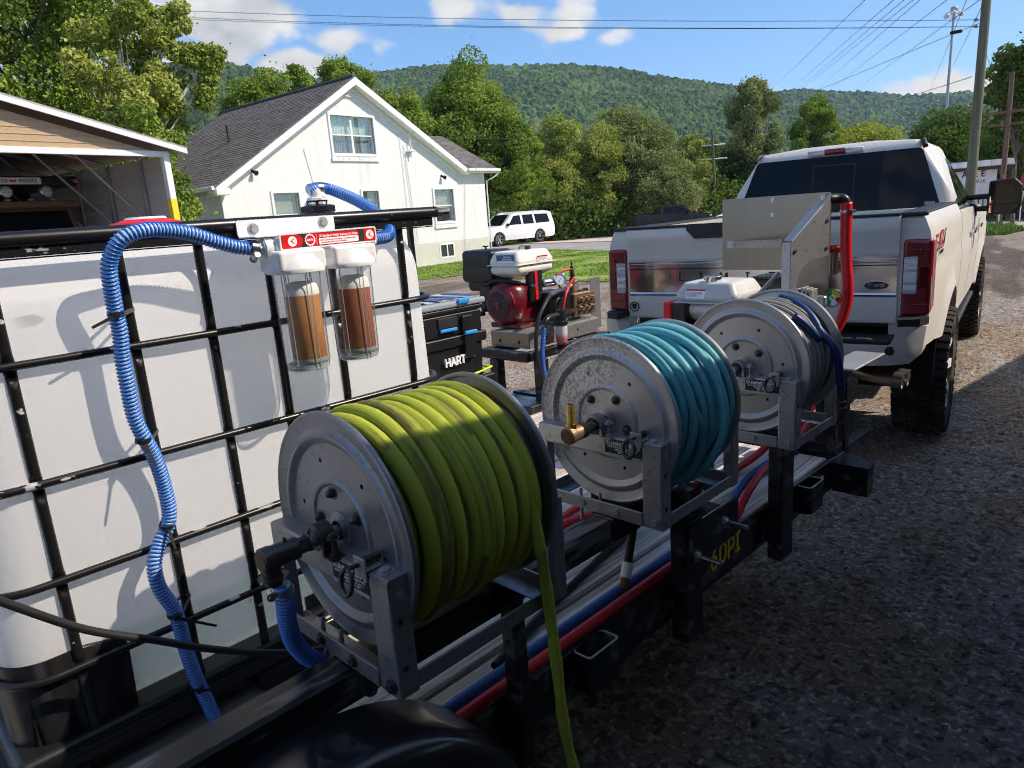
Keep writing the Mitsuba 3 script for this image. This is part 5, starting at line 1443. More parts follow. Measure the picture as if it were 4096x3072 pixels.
def reel(label, X, w, yc, zc, R, fm, am, hole_a, nut_a, dark, elbow, tag=True):
    k = thing('hose_reel', label, 'hose reel', 'hose reels along the trailer edge')
    P = np.array([X, yc, zc])

    def A(name, m, b, s=30, par=None, **kw):
        return add(par or k, name, mv(cat(m) if isinstance(m, list) else m, *P), b, s, **kw)
    A('flange', flange(-1, R, hole_a=hole_a), fm, 25)
    A('flange', mv(flange(1, R, hole_a=hole_a), w), fm, 25)
    A('drum', lathe([(.085, .002), (.085, w - .002)], (0, 0, 0), (1, 0, 0), 40), am, True)
    for i in range(5):
        a = math.radians(nut_a + 72 * i)
        A('dome_nut', hexnut((-.0015, .073 * math.cos(a), .073 * math.sin(a)), (-1, 0, 0), .0095, .008, True), 'm_darksteel', 40)
    # frame
    y0, y1, zb, zt = -.205, .215, -.262, -.028
    xn = -.046
    sec = poly([(0, 0), (.062, 0), (.062, .004), (.008, .004), (.004, .008), (.004, .045), (0, .045)])     # angle: a along y, b along x
    sec = rect(0, 0, .062, .046, .006).difference(rect(.004, .004, .07, .06, .004))
    post = prism(sec, zt - zb)
    pr = xf(post, np.array([[0, 1, 0, xn], [1, 0, 0, y0], [0, 0, 1, zb], [0, 0, 0, 1.]]))
    hol = [cyl((xn + .018 + .006 * (j == 0), y0 - .0012, z), (xn + .018 + .006 * (j == 0), y0 + .0006, z), r_, 18) for j, (z, r_) in enumerate(((-.062, .0085), (-.112, .0055), (-.205, .0055)))]
    pk = A('post', pr, am, 25)
    for h_, m_ in zip(hol, ('m_galv', 'm_ink', 'm_ink')):
        A('hole', h_, m_, 25, par=pk)
    A('post', xf(prism(rect(0, 0, .030, .03, .004).difference(rect(-.004, .004, .026, .04, .003)), zt - zb), np.array([[0, 1, 0, xn], [-1, 0, 0, y1], [0, 0, 1, zb], [0, 0, 0, 1.]])), am, 25)
    bar = prism(rect(xn, -.085, xn + .05, zt, .006).difference(rect(xn + .004, -.10, xn + .07, zt - .004, .003)), y1 - y0)      # (x, z) profile along y
    bar = xf(bar, np.array([[1, 0, 0, 0], [0, 0, 1, y0 + .001], [0, 1, 0, .0015], [0, 0, 0, 1.]]))
    ck = A('crossbar', bar, am, 25)
    A('base_strip', box(xn - .003, xn + .003, y0 + .063, y1 - .03, zb + .001, zb + .039, .001), am, 25)
    A('base_strip', box(w + .03, w + .036, y0 + .03, y1 - .01, zb + .001, zb + .037, .001), am, 25)
    A('base_angle', box(xn + .004, xn + .05, y0 + .07, y1 - .03, zb + .001, zb + .006, .001), am, 25)
    for yy in (y0 + .002, y1 - .007):
        A('side_rail', box(xn + .047, w + .032, yy, yy + .005, zb + .002, zb + .037, .001), am, 25)
        A('side_rail_foot', box(xn + .047, w + .03, yy + (.006 if yy < 0 else -.035), yy + (.035 if yy < 0 else -.001), zb + .001, zb + .006, .001), am, 25)
    A('post', xf(prism(rect(0, 0, .05, .045, .006).difference(rect(.004, -.01, .06, .041, .004)), zt - zb), np.array([[0, 1, 0, w + .012], [1, 0, 0, y0], [0, 0, 1, zb], [0, 0, 0, 1.]])), am, 25)
    A('post', box(w + .03, w + .05, y1 - .03, y1, zb, zt, .003), am, 25)
    A('crossbar', box(w + .026, w + .056, y0 + .01, y1, -.075, zt - .002, .003), am, 25)
    A('tray', box(w - .02, w + .03, y0 + .02, y1 - .02, zb + .006, zb + .009, .001), am, 25)
    for yy in (y0 + .022, y0 + .145, y0 + .262):
        A('bolt', hexnut((xn - .003, yy, zb + .021), (-1, 0, 0), .0095, .008), 'm_darksteel' if dark else 'm_galv', 40)
    for yy in (y0 + .215, y0 + .285):
        A('threaded_rod', cyl((-.03, yy, zb - .07), (-.03, yy, zb + .052), .0048, 10), 'm_galv', True)
    A('rod_nut', [hexnut((-.03, yy, zb + .006), (0, 0, 1), .009, .008) for yy in (y0 + .215,)], 'm_galv', 40)
    # shaft, bearing strap, swivel
    A('shaft', [cyl((-.088, 0, 0), (.0, 0, 0), .0125, 24), lathe([(.036, -.002), (.036, -.005), (.02, -.006), (.02, -.012)], (0, 0, 0), (1, 0, 0), 32)], am, 35)
    a = np.linspace(-.35, math.pi + .35, 22); ro, ri = .030, .0235
    arch = [(ro * math.cos(q), ro * math.sin(q)) for q in a] + [(-.026, -.030), (-.050, -.030), (-.050, -.0265)]
    st = poly([(ro * math.cos(q), ro * math.sin(q)) for q in a] + [(ri * math.cos(q), ri * math.sin(q)) for q in a[::-1]])
    st = shapely.union_all([st, sg.box(.022, -.03, .030, .002), sg.box(-.030, -.03, -.022, .002), sg.box(-.058, -.0302, -.022, -.0255), sg.box(.022, -.0302, .050, -.0255)])
    A('bearing_strap', xf(prism(st, .030), np.array([[0, 0, 1, -.062], [1, 0, 0, 0], [0, 1, 0, 0], [0, 0, 0, 1.]])), 'm_darksteel' if dark else 'm_alu_dark', 30)
    A('bearing', lathe([(.013, -.060), (.0232, -.060), (.0232, -.034), (.013, -.034)], (0, 0, 0), (1, 0, 0), 28), 'm_black', 40)
    for yy in (-.044,):
        A('strap_bolt', [hexnut((-.047, yy, -.0255), (0, 0, 1), .0085, .007), cyl((-.047, yy, -.03), (-.047, yy, .020), .0045, 10), hexnut((-.047, yy, .010), (0, 0, 1), .0085, .008)], 'm_galv' if not dark else 'm_darksteel', 40)
    A('grease_band', tube(spl([(-.075, .02, .005), (-.078, .0, .020), (-.074, -.02, .014), (-.066, -.035, -.004)], 6), .0012, 5), 'm_darksteel', True)
    if elbow:
        em, dn, cap = elbow
        e = A('swivel', [cyl((-.075, 0, 0), (-.100, 0, 0), .0155, 6), cyl((-.098, 0, 0), (-.150, 0, 0), .0215, 26, ch=.002), lathe([(.0225, -.148), (.0235, -.152), (.0235, -.168), (.020, -.171), (0, -.171)], (0, 0, 0), (1, 0, 0), 28), cyl((-.12, 0, .021), (-.12, 0, .028), .0035, 8)], em, 35)
        A('swivel_cap', lathe([(.0200, -.1716), (0, -.1725)], (0, 0, 0), (1, 0, 0), 26), cap, False, par=e)
        if dn:
            A('outlet', [cyl((-.152, 0, -.012), (-.150, .004, -.052), .0165, 22), hexnut((-.150, .003, -.036), (0, 0, -1), .019, .010)], em, 35, par=e)
        else:
            br = [(.0145, .018), (.0145, .030), (.011, .031)]
            for j in range(5):
                br += [(.0105, .032 + j * .0095), (.0128, .0335 + j * .0095), (.0108, .0405 + j * .0095)]
            br += [(.0095, .083), (.007, .083), (.007, .05)]
            A('brass_barb', [lathe(br, (-.150, 0, 0), (0, 0, 1), 24), lathe([(.0158, .020), (.0158, .031), (.01, .0315)], (-.150, 0, 0), (0, 0, 1), 6)], 'm_brass', 30, par=e)
    # lock pin: bracket, spring, ring
    py = y0 + .075
    lk = A('lock_bracket', [box(xn - .006, xn - .002, py - .02, py + .016, zt - .012, zt + .028, .001), box(xn - .006, xn + .03, py - .02, py + .016, zt + .003, zt + .007, .001)], 'm_galv', 30)
    p = [(xn - .05 + .0, py + .0, zt + .012), (xn + .035, py - .0, zt + .012)]
    A('pin', cyl((xn - .03, py, zt + .014), (-.004, py, zt + .014), .0045, 10), 'm_darksteel', True, par=lk)
    A('spring', helix(np.array([(xn + .000, py, zt + .014), (-.008, py, zt + .014)]), .0085, .0016, .0055, 12, 5), 'm_darksteel', True, par=lk)
    q = np.linspace(0.25, 2 * math.pi - .05, 22)
    A('pull_ring', tube([(xn - .034 + .004 * math.cos(t), py + .019 * math.sin(t) * .9, zt + .010 - .019 + .023 * math.cos(t)) for t in q], .0048, 8), 'm_darksteel', True, par=lk)
    A('washer', [hexnut((xn + .022, y0 + .035, zt + .0015), (0, 0, 1), .011, .007)], 'm_galv', 40, par=ck)
    # maker's plate
    if tag:
        M = fr([xn - .0005, y0 + .118, -.0565], [0, -1, 0], z=[-1, 0, 0])
        tk_ = A('maker_plate', xf(mv(prism(rect(-.060, -.024, .060, .024), .0006), 0, 0, .0002), M), 'm_ink', False)
        tx = lambda s, h, x, y, w_: xf(mv(text(s, h, np.eye(4), .0006, True, True, w_), x, y, .0009), M)
        A('print', [tx('SUMMIT MFG', .0105, 0, .0085, .112)], 'm_print', False, par=tk_)
        A('print', [tx('HOSE REELS MANUAL & ELECTRIC', .0042, 0, .0015, .10), tx('INDIANAPOLIS, IN 46226', .0042, .008, -.0055, .07), tx('800-633-7484', .0042, .008, -.012, .05)], 'm_print', False, par=tk_)
        A('print', [box(0, 0, 0, 0, 0, 0, 0) if False else xf(mv(prism(rect(-.060, -.024, .060, -.0155), .0004), 0, 0, .0009), M)], 'm_galv', False, par=tk_)
    return k


RZc = 1.205
reel('grey aluminium hose reel nearest the camera wound with green hose', -.552, .362, -.447, RZc, .237, 'm_flange1', 'm_alu_dark', 10, 78, True, ('m_darksteel', True, 'm_rust'))
reel('speckled galvanised hose reel in the middle wound with sky blue hose', .30, .315, -.445, RZc - .002, .237, 'm_flange2', 'm_alu', 6, 48, False, ('m_bronze', False, 'm_rust'))
reel('smooth galvanised hose reel farthest along the trailer wound with thin grey hose', 1.07, .27, -.465, RZc - .0, .237, 'm_flange3', 'm_alu', 52, 65, False, None)


def coil(X, w, yc, zc, R, r, turns, wob, seed, a0=0., layers=((0, 0),), seg=44, tail=None, bulge=.0):
    """One continuous wound path; later layers ride in the valleys of earlier ones."""
    rg = np.random.default_rng(seed); P = []
    n = int(turns * seg)
    t = np.arange(n + 1) / seg
    ph = rg.uniform(0, 6.28, 8)
    x = X + r + (w - 2 * r) * np.clip(t / turns, 0, 1)
    lat = sum(np.sin(t * f * 2 * np.pi + p) for f, p in zip((.31, .73, 1.27, .17), ph[:4])) * wob * .5
    rad = R + bulge * np.abs(np.sin(t * .9 + ph[5])) + (np.sin(t * 2 * np.pi * .37 + ph[6]) + np.sin(t * 2 * np.pi * 1.13 + ph[7])) * wob * .28
    a = a0 + t * 2 * np.pi
    e = np.clip(np.minimum(t, turns - t) / .35, 0, 1); rad = .10 + (rad - .10) * (e * e * (3 - 2 * e))
    xx = np.clip(x + lat, X + r * 1.02, X + w - r * 1.02)
    return np.stack([xx, yc + rad * np.cos(a), zc + rad * np.sin(a)], 1)


def hose(name, label, path, r, m, n=14, par=None):
    me, uv = tube(path, r, n, uv=True)
    if par:
        return add(par, name, me, m, True, uv=uv)
    return whole(name, label, 'hose', me, m, True, uv=uv)


# green hose: an inner layer, the visible outer layer and the flattened end hanging over the trailer side
gk = thing('garden_hose', 'yellow green woven hose on the nearest reel, its dirty flat end hanging down', 'hose')
gh = coil(-.552, .362, -.447, RZc, .205, .0170, 9.9, .0065, 3, a0=math.radians(150), bulge=.009)
hose('winding', '', gh, .0170, 'm_greenhose', 16, gk)
hose('inner_winding', '', coil(-.552, .362, -.447, RZc, .176, .0165, 10.3, .003, 9), .0165, 'm_greenhose', 12, gk)
tp = spl([(-.262, -.620, 1.322), (-.250, -.650, 1.25), (-.238, -.664, 1.16), (-.226, -.668, 1.06), (-.214, -.668, .94), (-.207, -.672, .80), (-.200, -.675, .66), (-.185, -.682, .54), (-.160, -.70, .40), (-.13, -.74, .25), (-.08, -.82, .10), (0.0, -.95, .03)], 10)
t_, a_, b_ = ring_frames(tp)
s_ = np.clip((1.27 - tp[:, 2]) / .10, 0, 1)
Vt, UVt = [], []; nt = 16
wd = np.array([.8, .6, 0]) * 0 + np.array([.82, -.57, 0])
L_ = np.concatenate([[0], np.cumsum(np.linalg.norm(np.diff(tp, axis=0), axis=1))])
for i, p in enumerate(tp):
    d1 = wd - t_[i] * (wd @ t_[i]); d1 /= np.linalg.norm(d1); d2 = np.cross(t_[i], d1)
    ra, rb = .0170 - .0045 * s_[i] + .0010 * math.sin(L_[i] * 40), .0170 + .003 * s_[i] + .001 * math.sin(L_[i] * 31)
    for j in range(nt + 1):
        q = 2 * np.pi * j / nt; Vt.append(p + d1 * ra * math.cos(q) + d2 * rb * math.sin(q)); UVt.append((L_[i] + 3.1, j / nt))
kk = nt + 1; i, j = np.meshgrid(np.arange(len(tp) - 1), np.arange(nt), indexing='ij')
q = np.stack([i * kk + j, i * kk + j + 1, (i + 1) * kk + j + 1, (i + 1) * kk + j], -1).reshape(-1, 4)
add(gk, 'hanging_end', tm(Vt, np.vstack([q[:, [0, 1, 2]], q[:, [0, 2, 3]]])), 'm_greenhose', True, uv=np.array(UVt), label='flattened end of the hose, smeared with dark grime')

bk_ = thing('garden_hose', 'sky blue rubber hose wound loosely with crossing strands on the middle reel', 'hose')
hose('winding', '', coil(.30, .315, -.445, RZc, .199, .0118, 11.5, .034, 5, a0=math.radians(140), bulge=.012), .0118, 'm_bluehose', 12, bk_)
hose('winding', '', coil(.30, .315, -.445, RZc, .178, .0118, 13.2, .008, 6), .0118, 'm_bluehose', 12, bk_)
hose('winding', '', coil(.33, .25, -.445, RZc, .212, .0118, 4.4, .075, 8, a0=math.radians(20), bulge=.004), .0118, 'm_bluehose', 12, bk_)

wk_ = thing('pressure_hose', 'thin grey pressure hose neatly wound on the farthest reel with a dark blue sleeved end', 'hose')
hose('winding', '', coil(1.07, .265, -.465, RZc, .193, .0064, 18.5, .004, 15, a0=.4), .0064, 'm_greyhose', 10, wk_)
hose('winding', '', coil(1.07, .265, -.465, RZc, .182, .0064, 19.7, .002, 16), .0064, 'm_greyhose', 8, wk_)
hose('winding', '', coil(1.17, .13, -.465, RZc, .205, .0064, 5.5, .006, 17, a0=1.4), .0064, 'm_greyhose', 10, wk_)
sl = [(1.215 + .03 * (a - .75), -.465 + .197 * math.cos(a), RZc + .197 * math.sin(a)) for a in np.linspace(math.radians(155), math.radians(138), 2)] 
arc = lambda x0, x1, R, a0, a1, n=16: [(x0 + (x1 - x0) * t, -.465 + R * math.cos(math.radians(a0 + (a1 - a0) * t)), RZc + R * math.sin(math.radians(a0 + (a1 - a0) * t))) for t in np.linspace(0, 1, n)]
add(wk_, 'sleeve', tube(arc(1.165, 1.215, .213, 128, 158), .0135, 12), 'm_darkblue', True, label='short dark blue sleeve on the hose')
add(wk_, 'sleeve_tail', tube(spl(arc(1.310, 1.255, .210, 95, 158, 9)[:-1] + [(1.252, -.698, 1.262), (1.260, -.712, 1.215), (1.270, -.716, 1.165), (1.279, -.718, 1.11)], 5), .0135, 12), 'm_darkblue', True, label='dark blue sleeve hanging off the near side of the reel')
cp_ = np.array([1.280, -.718, 1.112])
add(wk_, 'coupler', cat([lathe([(.009, 0), (.0135, -.004), (.0135, -.05), (.016, -.052), (.016, -.058), (.0145, -.060), (.0145, -.072), (.0165, -.074), (.0165, -.094), (.014, -.097), (.014, -.13), (.0155, -.132), (.0155, -.180), (.013, -.184), (.013, -.200), (.0, -.200)], cp_, (-.08, 0, 1), 24)]), 'm_darksteel', 35, label='dark quick coupler on the hose end')
# ================================================================ hoses lying on the deck and across the foreground
hose('supply_hose', 'red rubber hose running along the near edge of the trailer deck', spl([(-1.9, -.478, .660), (-.9, -.478, .660), (-.2, -.479, .659), (.4, -.480, .659), (.80, -.482, .662), (.97, -.480, .668), (1.06, -.466, .694), (1.14, -.452, .712), (1.30, -.424, .728), (1.43, -.402, .712), (1.62, -.37, .672), (1.80, -.345, .69), (1.97, -.325, .73), (2.12, -.31, .80), (2.2, -.30, .95)], 8), .0145, 'm_redhose')
def braided(name, label, pts, R):
    k = thing(name, label, 'hose')
    p = resample(spl(pts, 8), .01)
    add(k, 'wall', tube(p, R - .001, 14), 'm_bluewall', True)
    add(k, 'rib', helix(p, R - .0022, .0026, .0085, 12, 5), 'm_blue', True, kind='stuff')
braided('supply_hose', 'blue ribbed hose lying beside the red hose along the deck edge', [(-1.9, -.432, .659), (-.9, -.433, .659), (-.1, -.434, .658), (.5, -.436, .658), (.86, -.44, .660), (1.0, -.437, .672), (1.10, -.42, .700), (1.22, -.40, .716), (1.40, -.38, .71), (1.55, -.36, .69), (1.75, -.30, .67), (2.0, -.2, .67)], .0150)
hose('supply_hose', 'red hose crossing the deck planks behind the middle reel', spl([(1.75, -.33, .80), (1.62, -.29, .715), (1.45, -.26, .672), (1.2, -.2, .66), (.9, -.08, .658), (.55, .02, .658), (.30, .06, .658), (.16, .20, .658), (.2, .5, .658)], 8), .0150, 'm_redhose')
hose('supply_hose', 'second red hose curving over the planks under the middle reel', spl([(.95, .05, .658), (.70, .055, .658), (.48, .0, .660), (.36, -.05, .664), (.22, -.03, .66), (.17, .08, .658), (.3, .25, .658)], 8), .0135, 'm_redhose')
braided('supply_hose', 'blue ribbed hose crossing the planks under the middle reel', [(1.45, -.24, .66), (1.1, -.18, .659), (.8, -.14, .659), (.5, -.12, .659), (.3, -.12, .659), (.2, -.05, .659), (.15, .15, .659)], .0145)
hose('drain_hose', 'thin black hose lying along the planks below the green reel', spl([(-.15, -.40, .655), (.1, -.335, .655), (.35, -.285, .655), (.50, -.258, .656), (.62, -.24, .656), (.73, -.21, .656), (.95, -.12, .656), (1.3, .05, .656), (1.7, .1, .656)], 8), .0115, 'm_blackhose')
hose('drain_hose', 'black hose drooping across the tank in the left foreground', spl([(-1.30, -.25, 1.46), (-1.17, -.20, 1.305), (-1.066, -.16, 1.186), (-.967, -.135, 1.077), (-.90, -.125, 1.020), (-.835, -.12, .973), (-.736, -.12, .900), (-.629, -.125, .835), (-.528, -.13, .785), (-.42, -.135, .75)], 8), .0080, 'm_blackhose')
wd_ = thing('spray_lance', 'black spray lance leaning down from the middle reel with a pale coupling at its tip', 'spray lance')
d = np.array([.352, -.462, .752]) - np.array([.455, -.43, .905]); d /= np.linalg.norm(d); p0 = np.array([.455, -.43, .905])
add(wd_, 'tube', cyl(p0 - d * .02, p0 + d * .19, .0125, 18), 'm_blackhose', True)
add(wd_, 'coupling', cat([cyl(p0 + d * .186, p0 + d * .232, .0165, 18, ch=.002)]), 'm_filterwhite', 35)
add(wd_, 'nozzle', cat([cyl(p0 + d * .232, p0 + d * .262, .0135, 18, ch=.002)]), 'm_rust', 35)
uk_ = thing('tie_hook', 'bent steel hook and strap hanging under the base of the middle reel', 'hook')
add(uk_, 'hook', tube(spl([(.285, -.445, .955), (.285, -.448, .91), (.285, -.45, .865), (.29, -.455, .852), (.30, -.47, .848)], 5), .0055, 8), 'm_darksteel', True)
add(uk_, 'strap', hull([(.29, -.46, .885), (.29, -.46, .897), (.345, -.475, .868), (.345, -.475, .880), (.29, -.463, .885), (.29, -.463, .897), (.345, -.478, .868), (.345, -.478, .880)]), 'm_galv', False)
uk_ = thing('tie_hook', 'bent black hook bolt hanging under the near base of the green reel', 'hook')
add(uk_, 'hook', tube(spl([(-.585, -.505, .945), (-.585, -.506, .91), (-.583, -.508, .885), (-.576, -.51, .876), (-.565, -.512, .882), (-.563, -.512, .92)], 5), .005, 8), 'm_darksteel', True)
# ================================================================ pressure washer with the dark red engine (front left of the deck)
st = thing('equipment_stand', 'black square tube stand on the left rail carrying the red engine', 'stand')
add(st, 'top_frame', cat([box(1.66, 1.72, 1.16, 1.56, .945, .998, .004), box(2.40, 2.46, 1.16, 1.56, .945, .998, .004), box(1.722, 2.398, 1.16, 1.21, .945, .998, .004), box(1.722, 2.398, 1.51, 1.56, .945, .998, .004)]), 'm_blackpaint', False)
for x, y in ((1.69, 1.44), (2.42, 1.50), (1.80, 1.18), (2.42, 1.18)):
    add(st, 'leg', box(x - .033, x + .033, y - .033, y + .033, .642 if x < 1.83 else .4, .944, .004), 'm_blackpaint', False)
add(st, 'foot_bar', box(1.64, 1.83, 1.13, 1.497, .645, .69, .004), 'm_blackpaint', False)
pw = thing('pressure_washer', 'petrol pressure washer with dark red engine, cream fuel tank and bronze pump', 'pressure washer')
add(pw, 'skid_front', box(1.75, 1.756, 1.22, 1.54, 1.005, 1.09, .001), 'm_sheet', False)  # darker metal here: shade of the side turned from the sun, put into colour
add(pw, 'skid', cat([box(1.757, 2.41, 1.22, 1.226, 1.005, 1.09, .001), box(1.757, 2.41, 1.534, 1.54, 1.005, 1.09, .001), box(1.75, 2.41, 1.22, 1.54, 1.091, 1.097, .001)]), 'm_alu', False)
add(pw, 'skid_hole', cat([lathe([(0, 0), (.012, 0)], (1.7494, y, 1.04), (-1, 0, 0), 14) for y in (1.30, 1.46)] + [lathe([(0, 0), (.010, 0)], (x, 1.2194, 1.05), (0, -1, 0), 14) for x in (1.9, 2.2)]), 'm_ink', False, kind='stuff')
ec = np.array([1.80, 1.505, 1.248])
add(pw, 'engine_block', cat([rbox(1.86, 2.05, 1.39, 1.62, 1.10, 1.36, .03, 3), box(1.84, 2.06, 1.37, 1.63, 1.098, 1.13, .006)]), 'm_engred', 40)
shr = hull(np.vstack([lathe([(.088, -.008), (.108, 0), (.135, .035), (.142, .09), (.12, .14)], ec, (1, 0, 0), 40).vertices, np.array([(1.86, 1.375, 1.33), (1.86, 1.375, 1.16), (1.93, 1.37, 1.35), (1.86, 1.63, 1.36), (1.93, 1.40, 1.37)])]))
fk_ = add(pw, 'fan_shroud', shr, 'm_engred', 40)
for i in range(24):
    a = i * 2 * np.pi / 24
    d = np.array([0, math.cos(a), math.sin(a)]); t = np.array([0, -math.sin(a), math.cos(a)])
    o = ec + [-.0090, 0, 0]
    add(fk_, 'louvre', tm([o + d * .044 - t * .0040, o + d * .044 + t * .0040, o + d * .086 + t * .0070, o + d * .086 - t * .0070], [[0, 2, 1], [0, 3, 2]]), 'm_ink', False)
add(fk_, 'badge', lathe([(.038, 0), (.036, -.003), (0, -.0035)], ec + [-.0085, 0, 0], (1, 0, 0), 32), 'm_ink', True)
EF = fr(ec + [-.0125, 0, 0], [0, -1, 0], z=[-1, 0, 0])
for s, h, y, m, w in (('HONDA', .008, .010, 'm_printgrey', .034), ('GX', .017, -.010, 'm_red', .034), ('390', .009, -.025, 'm_printgrey', .022)):
    add(fk_, 'badge_lettering', xf(mv(text(s, h, np.eye(4), .001, True, True, w), 0, y, 0), EF), m, False)
add(fk_, 'slot', cat([tube([tuple(ec + [.016 + .012 * k, -(.122 + .004 * k) * math.cos(q), (.122 + .004 * k) * math.sin(q)]) for q in np.linspace(.05, .75, 8)], .0035, 5) for k in range(4)]), 'm_red', True, kind='stuff')
tank_pts = lambda z, gx, gy: [(1.83 + gx, 1.346 + gy, z), (2.16 - gx, 1.346 + gy, z), (1.83 + gx, 1.60 - gy, z), (2.16 - gx, 1.60 - gy, z)]
sph = trimesh.creation.uv_sphere(.03, count=[9, 16]).vertices


def softhull(pts, r=1.0):
    return hull(np.vstack([sph * r + p for p in pts]))


tk2 = add(pw, 'fuel_tank', cat([softhull(tank_pts(1.535, .045, .045) + tank_pts(1.50, .03, .03)), box(1.823, 2.167, 1.339, 1.607, 1.482, 1.488, .002), softhull(tank_pts(1.455, .032, .032) + tank_pts(1.435, .07, .06))]), 'm_cream', 35)
add(tk2, 'tank_cap', cat([lathe([(.038, 0), (.038, .022), (.034, .026), (0, .027)], (2.02, 1.46, 1.565), (0, 0, 1), 28)]), 'm_chrome', 40)
add(tk2, 'dealer_sticker', box(1.8285, 1.8293, 1.372, 1.522, 1.500, 1.547, 0), 'm_bluelab', False)
TF = fr([1.828, 1.45, 1.52], [0, -1, 0], z=[-1, 0, 0])
for s, h, x, y, w in (('Repair', .010, .02, .010, .06), ('Equipment', .009, .02, -.003, .085), ('555 555 0123', .007, 0, -.017, .10)):
    pass
for s, h, x, y, w in (('Service', .011, .020, .010, .06), ('Equipment', .009, .020, -.003, .085)):
    add(tk2, 'sticker_lettering', xf(mv(text(s, h, np.eye(4), .0008, True, True, w), x, y, 0), TF), 'm_print', False)
add(tk2, 'sticker_band', box(1.8275, 1.8283, 1.374, 1.520, 1.500, 1.512, 0), 'm_print', False)
add(tk2, 'caution_label', box(2.0, 2.095, 1.3445, 1.3453, 1.492, 1.526, 0), 'm_print', False)
add(tk2, 'caution_band', box(2.0, 2.095, 1.3436, 1.3444, 1.519, 1.527, 0), 'm_red', False)
add(tk2, 'caution_text', cat([box(2.005, 2.005 + w, 1.3438, 1.3444, z, z + .0016, 0) for z, w in ((1.514, .08), (1.510, .085), (1.506, .07), (1.502, .083), (1.498, .06))]), 'm_printgrey', False, kind='stuff')
add(pw, 'air_cleaner', cat([softhull([(x, y, z) for x in (1.91, 2.06) for y in (1.66, 1.88) for z in (1.47, 1.545)]), softhull([(x, y, z) for x in (1.91, 2.06) for y in (1.65, 1.89) for z in (1.40, 1.455)]), softhull([(x, y, z) for x in (1.93, 2.04) for y in (1.70, 1.86) for z in (1.34, 1.40)])]), 'm_black', 35)
add(pw, 'air_cleaner_knob', cat([cyl((1.99, 1.78, 1.575), (1.99, 1.78, 1.592), .006, 8), box(1.985, 1.995, 1.755, 1.805, 1.59, 1.598, .002)]), 'm_black', False)
add(pw, 'carburettor', cat([rbox(1.86, 1.98, 1.60, 1.74, 1.24, 1.36, .015, 3), rbox(1.84, 1.90, 1.66, 1.72, 1.19, 1.25, .02, 3), tube(spl([(1.83, 1.64, 1.36), (1.84, 1.56, 1.39), (1.86, 1.46, 1.385), (1.9, 1.40, 1.37)], 5), .012, 8)]), 'm_black', 40)
add(pw, 'pull_handle', rbox(1.80, 1.84, 1.66, 1.74, 1.17, 1.20, .014, 3), 'm_black', True)
sw_ = add(pw, 'switch_box', rbox(1.935, 2.05, 1.352, 1.40, 1.25, 1.445, .012, 3), 'm_black', True)
add(sw_, 'red_strip', box(1.972, 1.998, 1.3465, 1.3515, 1.262, 1.437, .002), 'm_red', False)
add(pw, 'key_switch', cat([cyl((1.95, 1.352, 1.35), (1.95, 1.335, 1.35), .010, 12), box(1.947, 1.953, 1.318, 1.335, 1.34, 1.36, .001)]), 'm_steel', 40)
add(pw, 'exhaust_can', cyl((2.05, 1.36, 1.355), (2.15, 1.34, 1.355), .026, 18, ch=.01), 'm_zinc', True)
pc = np.array([2.16, 1.35, 1.20])
add(pw, 'pump_case', cat([rbox(2.03, 2.22, 1.27, 1.46, 1.12, 1.30, .02, 3), lathe([(.0, -.005), (.05, -.005), (.058, .0), (.058, .02), (.066, .022), (.066, .03)], (2.10, 1.262, 1.205), (0, 1, 0), 28)] + [hexnut((2.10 + .061 * math.cos(a), 1.268, 1.205 + .061 * math.sin(a)), (0, -1, 0), .006, .005) for a in np.arange(6) * np.pi / 3]), 'm_black', 35)
pm = add(pw, 'pump_head', cat([box(2.23, 2.44, 1.26, 1.34, 1.12, 1.27, .008)]), 'm_bronze', False)
for r in range(2):
    for i in range(3):
        c = np.array([2.285 + i * .055, 1.262, 1.165 + r * .058])
        add(pm, 'valve_cap', cat([lathe([(.022, .0), (.022, -.012), (.017, -.016), (.015, -.032), (0, -.034)], c, (0, 1, 0), 6), lathe([(.026, .001), (.026, -.004)], c, (0, 1, 0), 16)]), 'm_bronze', 35)
for i in range(3):
    add(pm, 'top_cap', lathe([(.020, 0), (.020, .012), (.014, .016), (0, .018)], (2.285 + i * .055, 1.30, 1.27), (0, 0, 1), 6), 'm_bronze', 35)
for i in range(4):
    add(pm, 'head_bolt', hexnut((2.255 + i * .058, 1.262, 1.195), (0, -1, 0), .007, .012), 'm_steel', 35)
add(pw, 'unloader', cat([cyl((2.265, 1.30, 1.27), (2.265, 1.30, 1.36), .018, 14), cyl((2.265, 1.30, 1.32), (2.20, 1.30, 1.305), .014, 12), cyl((2.265, 1.30, 1.33), (2.32, 1.31, 1.34), .012, 12)]), 'm_bronze', 40)
add(pw, 'regulator', cat([lathe([(.010, .0), (.010, .075), (.004, .08), (.004, .105)], (2.268, 1.30, 1.36), (0, 0, 1), 14), helix(np.array([(2.268, 1.30, 1.362), (2.268, 1.30, 1.425)]), .0155, .003, .0095, 12, 6)]), 'm_black', 40)
gk_ = add(pw, 'pressure_gauge', cat([lathe([(.0, .02), (.036, .02), (.038, .016), (.038, -.012), (.035, -.014), (.034, -.008)], (2.15, 1.30, 1.37), (.55, .75, -.1), 32), cyl((2.15, 1.31, 1.34), (2.17, 1.31, 1.30), .009, 10)]), 'm_chrome', 40)
GM = fr([2.15, 1.30, 1.37] - np.array([.55, .75, -.1]) / np.linalg.norm([.55, .75, .1]) * .009, np.cross([0, 0, 1.0], -np.array([.55, .75, -.1])), z=-np.array([.55, .75, -.1]))
add(gk_, 'dial', xf(prism(sg.Point(0, 0).buffer(.034), .0005), GM), 'm_print', False)
